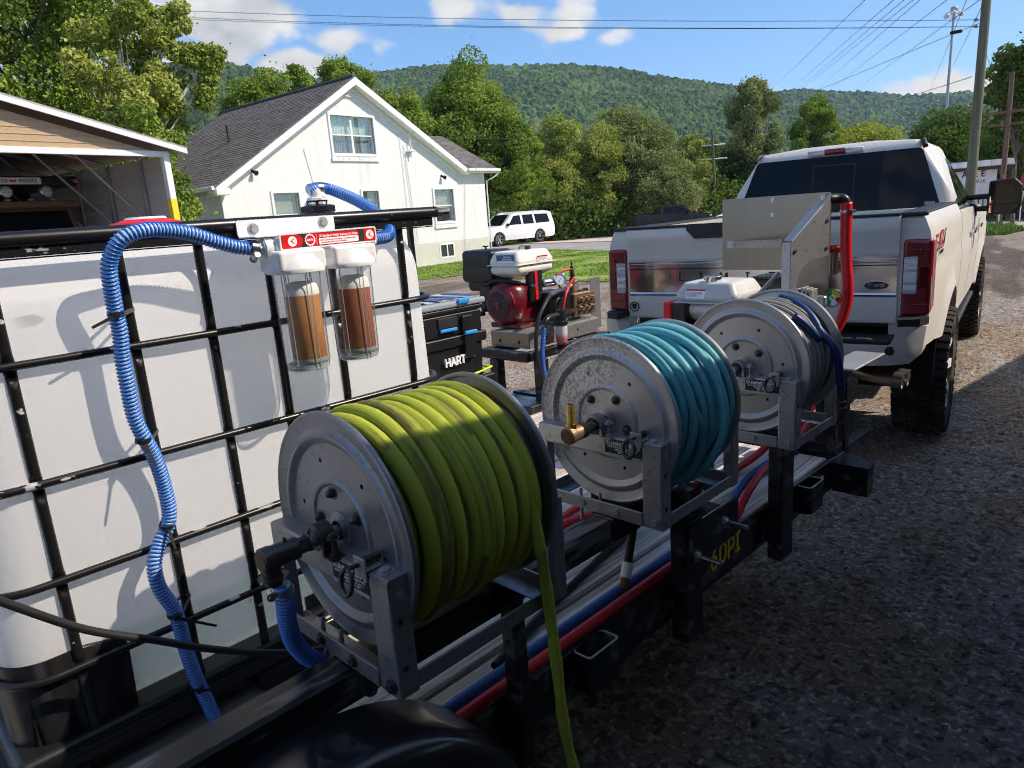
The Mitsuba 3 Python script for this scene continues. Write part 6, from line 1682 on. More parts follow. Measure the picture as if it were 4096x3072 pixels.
tick = [affinity.rotate(sg.box(-.0008, .024, .0008, .031), a, origin=(0, 0)) for a in range(-130, 131, 20)]
add(gk_, 'scale', xf(mv(prism(shapely.union_all(tick), .0006), 0, 0, .0006), GM), 'm_ink', False)
add(gk_, 'needle', xf(mv(prism(affinity.rotate(sg.box(-.0012, -.006, .0012, .026), 150, origin=(0, 0)), .0006), 0, 0, .0014), GM), 'm_ink', False)
fz = np.array([1.975, 1.16])
add(pw, 'strainer_head', cat([lathe([(0, .085), (.03, .085), (.034, .07), (.034, .02), (.042, .015), (.042, -.005), (.036, -.01)], (*fz, 1.125), (0, 0, 1), 28), cyl((fz[0], fz[1], 1.18), (2.18, 1.25, 1.17), .016, 14), tube(spl([(1.95, 1.16, 1.18), (1.88, 1.15, 1.18), (1.825, 1.14, 1.17), (1.80, 1.14, 1.135)], 5), .020, 12)]), 'm_black', 40)
add(pw, 'strainer_bowl', lathe([(.0365, 0), (.036, -.05), (.033, -.10), (.028, -.115), (0, -.115)], (*fz, 1.115), (0, 0, 1), 32), 'm_bowl', True)
add(pw, 'inlet_barb', cyl((2.12, 1.25, 1.17), (2.22, 1.27, 1.165), .014, 14), 'm_brass', True)
add(pw, 'mount_plate', cat([box(2.40, 2.50, 1.262, 1.266, 1.02, 1.35, .001), box(2.27, 2.396, 1.352, 1.356, 1.05, 1.34, .001)]), 'm_alu', False)
add(pw, 'wire', cat([tube(spl([(2.262, 1.29, 1.42), (2.20, 1.29, 1.42), (2.12, 1.31, 1.40)], 6), .006, 7), tube(spl([(2.26, 1.28, 1.37), (2.16, 1.24, 1.32), (2.10, 1.22, 1.27), (2.06, 1.21, 1.19), (2.03, 1.205, 1.09), (2.01, 1.20, .96), (2.02, 1.20, .88)], 6), .007, 7)]), 'm_red', True, label='red hoses of the regulator', kind='stuff')
hose('high_pressure_hose', 'black high pressure hose bowing down in front of the red engine', spl([(2.19, 1.295, 1.305), (2.08, 1.25, 1.305), (1.97, 1.21, 1.303), (1.89, 1.17, 1.292), (1.82, 1.14, 1.262), (1.755, 1.13, 1.20), (1.715, 1.125, 1.10), (1.71, 1.125, 1.0), (1.725, 1.12, .88), (1.75, 1.11, .77), (1.79, 1.08, .68), (1.90, .95, .655)], 6), .0115, 'm_blackhose')
whole('hose_fitting', 'long steel crimp fitting on the black high pressure hose', 'hose fitting', cat([cyl((2.19, 1.293, 1.306), (2.10, 1.258, 1.306), .0145, 12), cyl((2.10, 1.258, 1.306), (2.03, 1.234, 1.306), .0165, 6), cyl((2.03, 1.234, 1.306), (1.93, 1.19, 1.299), .0140, 14)]), 'm_steel', 35)
braided('inlet_hose', 'blue ribbed hose hanging beside the black hose below the red engine', [(1.80, 1.14, 1.15), (1.795, 1.138, 1.12), (1.775, 1.13, 1.05), (1.755, 1.125, .98), (1.755, 1.12, .88), (1.775, 1.11, .76), (1.82, 1.05, .68)], .0160)
clamp('tiny steel clamp at the top of the hanging blue hose', (1.799, 1.14, 1.138), (0, 0, 1), .0165, (-1, -.3, 0))

# ================================================================ stacked black tool boxes
BX0, BX1, BY0, BY1 = .735, 1.295, 1.10, 1.46
tb = thing('tool_box', 'large black lower tool box lettered in white behind the tank', 'tool box', 'stacked black tool boxes')
add(tb, 'body', hull([(x + (.02 if z < .8 else 0) * (1 if x < 1 else -1), y + (.015 if z < .8 else 0) * (1 if y < 1.3 else -1), z) for x in (BX0 + .015, BX1 - .015) for y in (BY0 + .012, BY1 - .012) for z in (.645, 1.165)]), 'm_black', 30)
add(tb, 'rim', rbox(BX0 - .004, BX1 + .012, BY0 - .006, BY1 + .006, 1.15, 1.205, .012, 3), 'm_black', True)
for x in (1.14,):
    lk = add(tb, 'latch', rbox(x, x + .075, BY0 - .022, BY0 - .004, 1.085, 1.20, .008, 2), 'm_black', True)
    add(lk, 'blue_tab', rbox(x - .005, x + .08, BY0 - .030, BY0 - .020, 1.203, 1.222, .006, 2), 'm_skyblue', True)
lt_ = text('HART', .042, fr([1.075, BY0 + .002, 1.058], [1, 0, .02], z=[0, -1, .0]), .010, True, True, .135)
add(tb, 'lettering', lt_, 'm_print', False)
add(tb, 'name_plate', box(1.15, 1.215, BY0 - .0005, BY0 + .012, 1.078, 1.094, .001), 'm_printgrey', False)
tb2 = thing('tool_box', 'shallow black tool tray with blue handle stacked in the middle behind the tank', 'tool box', 'stacked black tool boxes')
add(tb2, 'body', cat([rbox(BX0, BX1 - .01, BY0 + .004, BY1 - .004, 1.207, 1.318, .012, 3)]), 'm_black', True)
add(tb2, 'handle', rbox(.99, 1.10, BY0 - .014, BY0 - .002, 1.233, 1.25, .005, 2), 'm_skyblue', True)
add(tb2, 'latch', rbox(1.135, 1.205, BY0 - .018, BY0 + .003, 1.215, 1.30, .008, 2), 'm_black', True)
add(tb2, 'recess', rbox(.985, 1.11, BY0 - .002, BY0 + .003, 1.252, 1.305, .004, 2), 'm_ink', True)
tb3 = thing('tool_box', 'clear lidded parts organiser with blue latches on top of the tool boxes', 'tool box', 'stacked black tool boxes')
add(tb3, 'tray', rbox(BX0 + .005, BX1 - .0, BY0 + .004, BY1 - .004, 1.319, 1.345, .008, 2), 'm_black', True)
lid = rbox(BX0 - .002, BX1 + .022, BY0 - .004, BY1 + .004, 1.346, 1.378, .012, 3)
add(tb3, 'lid', lid, 'm_clearlid', True, label='clear plastic lid')
for i in range(6):
    x = BX0 + .04 + i * .088
    add(tb3, 'lid_rib', box(x, x + .055, BY0 + .03, BY1 - .03, 1.3785, 1.384, .002), 'm_clearlid', False)
add(tb3, 'divider', cat([box(BX0 + .05 + i * .12, BX0 + .10 + i * .12, BY0 + .05, BY1 - .06, 1.3845, 1.388, .001) for i in range(5)]), 'm_bluelab', False, kind='stuff')
for x in (1.12, .80):
    add(tb3, 'latch', rbox(x, x + .075, BY0 - .016, BY0 + .004, 1.362, 1.388, .006, 2), 'm_skyblue', True)
sk = thing('tie_strap', 'lime yellow strap hugging the lower tool box', 'strap')
for z0, z1 in ((.945, 1.0), (.915, .962)):
    p = [(BX0 - .2, BY0 - .03, z0 - .045), (BX0, BY0 - .02, z0), (BX0 + .3, BY0 - .008, (z0 + z1) / 2), (BX1 + .005, BY0 - .008, z1), (BX1 + .02, BY0 + .05, z1), (BX1 + .015, BY1, z1)]
    q = spl(p, 5); add(sk, 'band', hull(q[:16]) if False else tube(q, .006, 6), 'm_lime', True)
add(sk, 'blue_hook', rbox(1.10, 1.19, BY0 - .04, BY0 - .014, .965, .99, .008, 2), 'm_skyblue', True)
add(sk, 'ratchet', rbox(1.20, 1.30, BY0 - .06, BY0 - .014, .92, .98, .012, 2), 'm_black', True)

# ================================================================ second engine, supply tank panel and its plumbing on the trailer nose
e2 = thing('transfer_pump', 'petrol pump engine with white fuel tank behind the farthest reel', 'engine')
tp2 = lambda z, gx, gy: [(1.93 + gx, .012 + gy, z), (2.24 - gx, .012 + gy, z), (1.93 + gx, .352 - gy, z), (2.24 - gx, .352 - gy, z)]
t2 = add(e2, 'fuel_tank', cat([softhull(tp2(1.355, .05, .055) + tp2(1.315, .033, .033)), box(1.922, 2.248, .004, .360, 1.283, 1.289, .002), softhull(tp2(1.25, .032, .032) + tp2(1.22, .06, .06))]), 'm_tankwhite', 35)
add(t2, 'tank_cap', lathe([(.045, 0), (.045, .024), (.042, .028), (0, .03)], (2.02, .18, 1.385), (0, 0, 1), 14), 'm_chrome', 30)
add(t2, 'caution_label', xf(box(-.052, .052, -.024, .024, 0, .0008, 0), fr([1.937, .232, 1.330], [0, -1, 0], z=[-1, 0, .42])), 'm_print', False)
add(t2, 'caution_band', xf(box(-.052, .052, .016, .024, .0009, .0016, 0), fr([1.937, .232, 1.330], [0, -1, 0], z=[-1, 0, .42])), 'm_red', False)
add(t2, 'caution_text', cat([xf(box(-.048, -.048 + w, y, y + .0022, .0009, .0016, 0), fr([1.937, .232, 1.330], [0, -1, 0], z=[-1, 0, .42])) for y, w in ((.008, .09), (.002, .085), (-.004, .09), (-.010, .07), (-.016, .088))]), 'm_printgrey', False, kind='stuff')
add(e2, 'crankcase', rbox(1.97, 2.22, .02, .34, .80, 1.20, .04, 3), 'm_engred', True)
add(e2, 'fan_shroud', lathe([(.0, 0), (.10, 0), (.125, .02), (.135, .08)], (1.90, .19, 1.07), (1, 0, 0), 36), 'm_engred', 40)
s2 = add(e2, 'switch_box', rbox(1.895, 1.99, .265, .345, 1.17, 1.285, .01, 2), 'm_black', True)
add(s2, 'red_side', box(1.893, 1.99, .347, .395, 1.165, 1.292, .008), 'm_red', False)
add(e2, 'muffler', cat([softhull([(x, y, z) for x in (2.28, 2.40) for y in (-.07, .10) for z in (1.27, 1.345)])] + [box(2.255, 2.425, -.085 + i * .024, -.072 + i * .024, 1.372, 1.382, .002) for i in range(8)]), 'm_black', 35)
add(e2, 'base_frame', box(1.92, 2.35, -.05, .42, .70, .80, .01), 'm_blackpaint', False)
pn = thing('aluminium_panel', 'bent aluminium sheet panel on a bracket in front of the white tailgate', 'panel')
sheetpg = poly([(-.408, 1.3), (-.22, 1.3), (-.22, 1.448), (.088, 1.448), (.092, 1.452), (.092, 1.770), (.086, 1.776), (-.400, 1.776), (-.412, 1.765)])
add(pn, 'sheet', xf(prism(sheetpg, .003), np.array([[0, 0, 1, 1.952], [1, 0, 0, 0], [0, 1, 0, 0], [0, 0, 0, 1.]])), 'm_sheet', False)
GP = fr([1.695, -.352, 0], [.255, -.056, 0], z=Z)          # gusset plane: a along, c up
g = poly([(0, 1.33), (.034, 1.33), (.036, 1.40), (.046, 1.44), (.07, 1.472), (.105, 1.492), (.16, 1.505), (.255, 1.512), (.258, 1.765), (.235, 1.765), (.225, 1.735), (.010, 1.592), (0, 1.585)])
gp = xf(prism(g, .003), np.array([[1, 0, 0, 0], [0, 0, 1, -.003], [0, 1, 0, 0], [0, 0, 0, 1.]]))
add(pn, 'gusset', xf(gp, GP), 'm_alu', False)
add(pn, 'gusset_flange', xf(hull([(.008, 0, 1.593), (.225, 0, 1.737), (.008, .042, 1.593), (.225, .042, 1.737), (.010, 0, 1.589), (.227, 0, 1.733), (.010, .042, 1.589), (.227, .042, 1.733)]), GP), 'm_alu', False)
add(pn, 'post_flange', xf(box(-.003, .0, .0, .042, 1.28, 1.586, .001), GP), 'm_alu', False)
add(pn, 'strap', cat([hull([(1.698, -.31, 1.567), (1.698, -.31, 1.600), (1.945, .03, 1.550), (1.945, .03, 1.583), (1.701, -.312, 1.567), (1.701, -.312, 1.600), (1.948, .028, 1.550), (1.948, .028, 1.583)]), box(1.946, 1.9505, .03, .065, 1.550, 1.584, .001)]), 'm_alu', False)
add(pn, 'brace', tube([(1.70, -.30, 1.462), (1.72, -.19, 1.355), (1.75, -.10, 1.25)], .009, 4), 'm_alu', False)
for c, ax in (((1.951, -.155, 1.758), (-1, 0, 0)), ((1.951, -.155, 1.694), (-1, 0, 0)), ((1.951, -.375, 1.755), (-1, 0, 0)), ((1.946, .047, 1.567), (-1, 0, 0))):
    add(pn, 'screw', hexnut(c, ax, .0065, .006), 'm_steel', 40)
for a_, z_ in ((.022, 1.55), (.236, 1.66), (.236, 1.545)):
    c = (GP @ [a_, -.0035, z_, 1])[:3]; add(pn, 'screw', hexnut(c, -GP[:3, 1], .0075, .007), 'm_steel', 40)
add(pn, 'stand_leg', box(1.70, 1.74, -.35, -.31, .65, 1.30, .002), 'm_alu', False)
rh = thing('supply_hose', 'thick red hose dropping from a black elbow beside the aluminium panel', 'hose')
add(rh, 'hose', tube(spl([(2.02, -.448, 1.728), (2.02, -.450, 1.65), (2.02, -.452, 1.56), (2.02, -.458, 1.46), (2.02, -.468, 1.36), (2.015, -.462, 1.28), (2.0, -.44, 1.20), (1.97, -.40, 1.12)], 7), .0235, 16), 'm_red', True)
add(rh, 'elbow', cat([tube(spl([(1.97, -.395, 1.745), (2.0, -.415, 1.746), (2.015, -.438, 1.742), (2.02, -.448, 1.722)], 6), .021, 16), cyl((1.955, -.385, 1.745), (1.975, -.40, 1.745), .026, 16)]), 'm_black', 40)
clamp('steel clamp with a wing screw on the thick red hose', (2.02, -.449, 1.69), (0, 0, 1), .0245, (.3, -1, 0))
vl = thing('valve', 'red handled ball valve beside the thick red hose', 'valve')
add(vl, 'handle', cat([rbox(2.03, 2.06, -.455, -.40, 1.515, 1.54, .008, 2), lathe([(.018, 0), (.022, .012), (.022, .025), (.01, .03)], (2.045, -.40, 1.53), (0, 1, 0), 16)]), 'm_red', 35)
add(vl, 'body', cat([cyl((2.05, -.39, 1.42), (2.05, -.39, 1.55), .02, 14)]), 'm_steel', 40)
pf = thing('pump_head', 'grey finned pump casting under the aluminium panel', 'pump')
for i in range(5):
    add(pf, 'fin', rbox(1.83, 1.90, -.315 - i * .018, -.303 - i * .018, 1.30, 1.385 - .004 * abs(i - 2), .005, 2), 'm_alu', True)
add(pf, 'casting', cat([rbox(1.82, 1.92, -.40, -.30, 1.24, 1.33, .012, 2), rbox(1.84, 1.91, -.44, -.40, 1.30, 1.35, .01, 2)]), 'm_alu', 35)
pg_ = thing('pressure_gauge', 'round gauge with green and yellow dial above the farthest reel', 'gauge')
gx = np.array([-.80, -.58, .12]); gx /= np.linalg.norm(gx); gc = np.array([1.88, -.455, 1.338])
add(pg_, 'case', lathe([(0, -.04), (.034, -.04), (.038, -.034), (.039, .004), (.036, .006), (.0345, .001)], gc, gx, 32), 'm_black', 40)
GM2 = fr(gc + gx * .001, np.cross([0, 0, 1.0], gx), z=gx)
add(pg_, 'dial', xf(prism(sg.Point(0, 0).buffer(.0345), .0004), GM2), 'm_print', False)
sec_ = lambda a0, a1, r0=.013: poly([(r0 * math.cos(t), r0 * math.sin(t)) for t in np.radians(np.linspace(a0, a1, 20))] + [(.0335 * math.cos(t), .0335 * math.sin(t)) for t in np.radians(np.linspace(a1, a0, 20))])
for a0, a1, m in ((95, 255, 'm_green'), (5, 92, 'm_letteryellow2'), (-45, 2, 'm_red')):
    add(pg_, 'sector', xf(mv(prism(sec_(a0, a1), .0004), 0, 0, .0005), GM2), m, False)
add(pg_, 'needle', xf(mv(prism(affinity.rotate(sg.box(-.0012, -.008, .0012, .026), 40, origin=(0, 0)), .0006), 0, 0, .0012), GM2), 'm_ink', False)
# ================================================================ the white pickup (local: x forward from the rear axle, y left, z up)
TX = fr([4.395, .721, 0], [math.cos(.161), math.sin(.161), 0], z=Z)
pk = thing('pickup_truck', 'lifted white crew cab pickup truck hitched to the trailer', 'pickup truck')
WZ = .458
SW = np.array([[1, 0, 0, 0], [0, 0, 1, 0], [0, 1, 0, 0], [0, 0, 0, 1.]])     # (x, z, y) -> (x, y, z)


def fz_(z):
    return np.interp(z, [.4, .62, .85, 1.05, 1.2, 1.38, 1.48, 1.55, 1.60, 1.63], [.94, .965, .985, 1.0, 1.004, 1.0, .992, .978, .955, .93])


def bodywarp(v):
    v = np.array(v); x, z, y = v[:, 0], v[:, 1], v[:, 2]
    f = fz_(z)
    fl = 0
    for wx in (0, 4.06):
        d = np.hypot(x - wx, z - WZ); fl = fl + .032 * np.exp(-((d - .61) / .075) ** 2) * (z > .45)
    s = np.sign(y); a = np.abs(y)
    k = np.clip((a - .6) / .4, 0, 1)
    # soft crease along the flank
    cr = .010 * np.exp(-((z - 1.33) / .03) ** 2)
    v[:, 2] = s * (a * (1 + (f - 1) * k) + (fl - cr) * k)
    return v


def T_(m):
    return xf(m, TX)


def P(name, m, b, s=30, par=None, **kw):
    return add(par or pk, name, T_(cat(m) if isinstance(m, list) else m), b, s, **kw)


def flank(pg, y0, y1, res=.07):
    m = mprism(pg, y1 - y0).translate([0, 0, y0]).refine_to_length(res).warp_batch(bodywarp)
    return xf(man(m), SW)


arch = lambda wx, r=.585: sg.Point(wx, WZ + .02).buffer(r, 32)
bed = poly([(-1.335, 1.0), (-1.30, .88), (-.62, .80), (.62, .78), (.915, .78), (.915, 1.605), (.90, 1.618), (-1.325, 1.618), (-1.335, 1.60)]).difference(arch(0))
for s in (1, -1):
    P('bed_side', flank(bed, .80 if s > 0 else -1.0, 1.0 if s > 0 else -.80), 'm_paint', 35)
    P('bed_rail', box(-1.33, .92, s * .80, s * .948, 1.6185, 1.632, .005), 'm_trim', False)
    P('wheel_well', xf(prism(sg.Point(0, WZ + .02).buffer(.60, 20).difference(sg.Point(0, WZ + .02).buffer(.584, 20)).difference(sg.box(-1, -1, 1, .45)), .45), SW @ trimesh.transformations.translation_matrix([0, 0, .53 if s > 0 else -.98])), 'm_blackmatt', 40)
P('bed_floor', box(-1.29, .91, -.80, .80, .98, 1.03, .005), 'm_trim', False)
P('bed_front', box(.86, .915, -.80, .80, 1.03, 1.60, .005), 'm_paint', False)
cabpg = poly([(.945, .70), (3.30, .66), (3.42, .70), (3.42, 1.40), (3.40, 1.50), (3.36, 1.53), (.955, 1.56), (.945, 1.54)])
P('cab', flank(cabpg, -1.0, 1.0), 'm_paint', 35)
fend = poly([(3.43, .70), (3.55, .66), (4.7, .7), (5.05, .62), (5.12, .9), (5.08, 1.32), (4.9, 1.42), (3.43, 1.54)]).difference(arch(4.06))
P('front_fender', flank(fend, -1.0, 1.0), 'm_paint', 35)
for s in (1, -1):
    P('door_seam', [xf(hull([(x, s * .9, z) for x in (a - .004, a + .004) for z in (.72, .73)] + [(x, s * (fz_(z) + .0015), z) for x in (a - .004, a + .004) for z in (.72, 1.0, 1.2)]), np.eye(4)) for a in (2.18, 3.31)] + [hull([(x, s * (fz_(z) + .0015), z) for x in (a - .004, a + .004) for z in (1.2, 1.38, 1.5)] + [(a, s * .9, 1.4)]) for a in (2.18, 3.31)], 'm_ink', False, kind='stuff')
    for x in (2.05, 3.10):
        P('door_handle', [rbox(x - .10, x + .10, s * 1.03 - .014, s * 1.03 + .014, 1.315, 1.352, .010, 2), box(x - .09, x - .05, s * .99, s * 1.03, 1.32, 1.345, .003), box(x + .05, x + .09, s * .99, s * 1.03, 1.32, 1.345, .003)], 'm_chrome', 40)
    P('rocker_step', rbox(1.05, 3.25, s * .93 - .07, s * .93 + .07, .58, .63, .02, 3), 'm_trim', True)
# greenhouse
S5 = trimesh.creation.uv_sphere(1, count=[9, 16]).vertices
cor = []
for s in (1, -1):
    cor += [S5 * .05 + (1.00, s * .885, 1.52), S5 * .05 + (3.75, s * .86, 1.42), S5 * .10 + (1.165, s * .60, 2.055), S5 * .10 + (2.55, s * .595, 2.05), S5 * .06 + (2.0, s * .66, 2.055), S5 * .05 + (1.05, s * .80, 1.80), S5 * .05 + (1.04, s * .845, 1.70)]
cor += [S5 * .1 + (1.25, 0, 2.085), S5 * .1 + (2.3, 0, 2.085), S5 * .1 + (1.2, .3, 2.08), S5 * .1 + (1.2, -.3, 2.08)]
P('roof', hull(np.vstack(cor)), 'm_paint', 28)


def quad(pts, th, n=None):
    p = np.asarray(pts, float); nn = np.cross(p[1] - p[0], p[3] - p[0]); nn /= np.linalg.norm(nn)
    return hull(np.vstack([p - nn * th, p + nn * .0005]))


# rear glass, flush pane slightly proud, with sliding centre pane
def rg(y, z, off):      # point on the sloping rear face
    x = .951 + (z - 1.54) * .208 - off
    return (x, y, z)


def rquad(y0, y1, z0, z1, yt0=None, yt1=None, off=.004, th=.008, r=.03):
    yt0 = y0 if yt0 is None else yt0; yt1 = y1 if yt1 is None else yt1
    pg = poly([(y0, z0), (y1, z0), (yt1, z1), (yt0, z1)]).buffer(-r).buffer(r, 8)
    m = prism(pg, th); v = np.asarray(m.vertices)
    w = np.stack([.951 + (v[:, 1] - 1.54) * .208 - off + (v[:, 2] if True else 0), v[:, 0], v[:, 1]], 1)
    return tm(w, m.faces)


wk = P('rear_window', rquad(-.848, .848, 1.548, 2.082, -.668, .668, .010, .03, .05), 'm_darkglass', False)
P('slider_frame', tm(*(lambda m: (m.vertices, m.faces))(rquad(-.175, .175, 1.60, 2.01, off=.0145, th=.004))), 'm_trim', False, wk)
P('slider_pane', rquad(-.163, .163, 1.612, 1.998, off=.0175, th=.004), 'm_darkglass', False, wk)
P('sticker', rquad(-.79, -.715, 1.615, 1.645, off=.0125, th=.002, r=.002), 'm_printgrey', False, wk)
for s in (1, -1):
    P('roof_ditch_cap', tube(spl([(1.045, s * .690, 2.085), (1.075, s * .676, 2.120), (1.13, s * .664, 2.140), (1.30, s * .655, 2.148)], 5), [.021] * 14 + [.016, .010], 8), 'm_trim', True)
lm = P('third_brake_lamp', tube([(1.055, y, 2.118 - .03 * y * y) for y in np.linspace(-.225, .225, 15)], .024, 8), 'm_lampclear', True)
P('red_lens', tube([(1.052, y, 2.118 - .03 * y * y) for y in np.linspace(-.085, .085, 9)], .0255, 8), 'm_lampred', True, lm)
P('camera', lathe([(0, -.012), (.010, -.010), (.012, 0)], (1.030, 0, 2.108), (1, 0, 0), 12), 'm_ink', True, lm)
for s in (1, -1):
    zt = lambda q: 1.575
    def sw(pts):
        return hull([(x, s * (np.interp(z, [1.55, 1.70, 1.80, 2.03], [.932, .897, .852, .715]) + o), z) for x, z in pts for o in (-.03, .004)])
    P('side_window', sw([(1.22, 1.585), (1.30, 1.99), (2.10, 2.0), (2.14, 1.58)]), 'm_darkglass', False)
    P('side_window', sw([(2.24, 1.58), (2.22, 2.0), (2.55, 1.98), (3.25, 1.57)]), 'm_darkglass', False)
    P('window_visor', [sw([(1.26, 1.975), (1.30, 2.01), (2.10, 2.02), (2.10, 1.985)]), sw([(2.22, 1.985), (2.22, 2.02), (2.56, 2.0), (2.62, 1.96)])], 'm_trim', False, kind='stuff')
    P('belt_trim', box(.99, 3.35, s * .945 - .008, s * .945 + .008, 1.555, 1.572, .003), 'm_trim', False)
    P('bed_corner_cap', rbox(-1.352, -1.30, s * .85, s * .952, 1.612, 1.636, .008, 2), 'm_trim', True)
# tailgate
ty = np.linspace(-.838, .838, 3)
prof = [(-1.305, 1.012), (-1.352, 1.014), (-1.358, 1.03), (-1.352, 1.155), (-1.345, 1.163), (-1.345, 1.405), (-1.352, 1.412), (-1.356, 1.47), (-1.372, 1.53), (-1.378, 1.565), (-1.372, 1.612), (-1.36, 1.622), (-1.305, 1.622)]
tg = prism(poly(prof), 1.676)
tg = xf(tg, np.array([[1, 0, 0, 0], [0, 0, 1, -.838], [0, 1, 0, 0], [0, 0, 0, 1.]]))
tg_ = P('tailgate', tg, 'm_paint', 25)
P('top_cap', rbox(-1.375, -1.30, -.838, .838, 1.620, 1.636, .006, 2), 'm_trim', True, tg_)
sp = xf(prism(poly([(-.398, 1.638), (.398, 1.638), (.398, 1.60), (.345, 1.545), (-.345, 1.545), (-.398, 1.60)]).buffer(-.008).buffer(.008), .03), np.array([[0, 0, 1, -1.392], [1, 0, 0, 0], [0, 1, 0, 0], [0, 0, 0, 1.]]))
P('handle_panel', sp, 'm_trim', False, tg_)
chp = prism(poly([(-1.348, 1.168), (-1.352, 1.168), (-1.358, 1.178), (-1.352, 1.19), (-1.3515, 1.345), (-1.360, 1.352), (-1.360, 1.362), (-1.353, 1.368), (-1.353, 1.380), (-1.360, 1.386), (-1.360, 1.398), (-1.352, 1.404), (-1.346, 1.404), (-1.346, 1.168)]), 1.664)
cb_ = P('chrome_band', xf(chp, np.array([[1, 0, 0, 0], [0, 0, 1, -.832], [0, 1, 0, 0], [0, 0, 0, 1.]])), 'm_satin', 25, tg_)
for ch, y in zip('LIMITED', (.451, .315, .164, .01, -.14, -.29, -.43)):
    P('lettering', text(ch, .050, fr([-1.3525, y, 1.268], [0, -1, 0], z=[-1, 0, 0]), .003, True), 'm_trim', False, tg_)
OV = fr([-1.3525, -.730, 1.233], [0, -1, 0], z=[-1, 0, 0])
el = lambda a, b: affinity.scale(sg.Point(0, 0).buffer(1, 32), a, b)
P('oval_badge', xf(prism(el(.070, .027), .006), OV), 'm_chrome', False, tg_)
P('oval_badge', xf(mv(prism(el(.064, .0225), .007), 0, 0, 0), OV), 'm_darkblue2', False, tg_)
P('badge_script', xf(mv(text('Ford', .021, np.eye(4), .002, False, True, .082), .0, -.008, .0072), OV), 'm_chrome', False, tg_)
rb = fr([-1.357, .800, 1.090], [0, -1, 0], z=[-1, 0, 0])
P('round_badge', xf(prism(sg.Point(0, 0).buffer(.036, 24).difference(sg.Point(0, 0).buffer(.028, 24)), .003), rb), 'm_darksteel', False, tg_)
P('shield', xf(prism(poly([(-.014, .018), (.014, .018), (.014, -.004), (0, -.019), (-.014, -.004)]).buffer(.002), .003), rb), 'm_ink', False, tg_)
P('tailgate_gap', [box(-1.33, -1.31, s * .846 - .005, s * .846 + .005, 1.0, 1.61, 0) for s in (1, -1)], 'm_ink', False, kind='stuff')
# tail lamps
for s in (1, -1):
    lp = hull(np.vstack([S5 * .02 + (-1.335, s * .876, z) for z in (1.075, 1.468)] + [S5 * .03 + (-1.318, s * .975, z) for z in (1.085, 1.462)] + [S5 * .02 + (-1.19, s * .987, z) for z in (1.10, 1.45)]))
    lk = P('tail_lamp', lp, 'm_lampred', 40)
    P('reverse_lens', hull(np.vstack([S5 * .008 + (-1.350, s * y, z) for y in (.872, .925) for z in (1.19, 1.385)])), 'm_lampclear', 40, lk)
    P('dark_lens', hull(np.vstack([S5 * .006 + (-1.347 + (y - .945) * .1, s * y, z) for y in (.945, .985) for z in (1.22, 1.335)])), 'm_lampdark', 40, lk)
    P('light_guide', [tube([(-1.3565, s * .89, z), (-1.352, s * .95, z), (-1.345, s * .985, z)], .004, 6) for z in (1.125, 1.43)] + [tube([(-1.3535, s * .944, 1.40), (-1.3535, s * .944, 1.43)], .004, 6)], 'm_lampred', True, lk)
# bumper
bp = poly([(-.985, .86), (-.93, .805), (-.55, .775), (.55, .775), (.93, .805), (.985, .86), (1.0, 1.015), (.875, 1.018), (.835, .915), (-.835, .915), (-.875, 1.018), (-1.0, 1.015)])
bm = mprism(bp, .18).refine_to_length(.06)


def bw_(v):
    v = np.array(v); y, z, d = v[:, 0], v[:, 1], v[:, 2]
    x = -1.52 + d + .11 * np.clip((np.abs(y) - .78) / .22, 0, 1) ** 2 + .02 * np.clip((.86 - z) / .1, 0, 1)
    return np.stack([x, y, z], 1)


bm = man(bm.warp_batch(bw_))
bk = P('rear_bumper', bm, 'm_paint', 40)
for s in (1, -1):
    P('corner_pad', hull([(x, s * y, z) for x, y in ((-1.50, .865), (-1.45, .97), (-1.36, 1.005), (-1.32, .98), (-1.33, .85)) for z in (1.019, 1.058)]), 'm_trim', 30, bk)
    for y in (.834, .33):
        P('sensor', lathe([(0, -.003), (.024, -.002), (.026, .004)], (-1.5215 + (.02 if y > .8 else 0) * .3, s * y, .884), (1, 0, 0), 20), 'm_ink', 40, bk)
P('step_pad', box(-1.515, -1.30, -.833, .833, .917, .942, .006), 'm_trim', False, bk)
P('step_tread', [box(-1.512, -1.506, y - .04, y + .04, .945, .953, .001) for y in np.arange(-.7, .71, .1)], 'm_galv', False, bk, kind='stuff')
P('licence_recess', box(-1.30, -1.28, -.35, .35, .95, 1.0, 0), 'm_ink', False)
P('hitch', [box(-1.55, -1.2, -.05, .05, .62, .72, .004), box(-1.72, -1.5, -.035, .035, .60, .66, .004)], 'm_blackpaint', False)
P('hitch_ball', trimesh.creation.icosphere(2, .03).apply_translation([-1.68, 0, .69]), 'm_chrome', True)
for s in (1, -1):
    P('frame_rail', box(-1.3, 4.8, s * .48 - .05, s * .48 + .05, .62, .80, .01), 'm_blackmatt', False)
P('rear_axle', [cyl((0, -.8, WZ), (0, .8, WZ), .06, 14), trimesh.creation.icosphere(2, .17).apply_translation([0, 0, WZ])], 'm_blackmatt', 40)
P('front_axle', [cyl((4.06, -.8, WZ), (4.06, .8, WZ), .06, 14)], 'm_blackmatt', 40)
P('underbody', box(-1.2, 4.9, -.70, .70, .80, .95, .01), 'm_blackmatt', False)
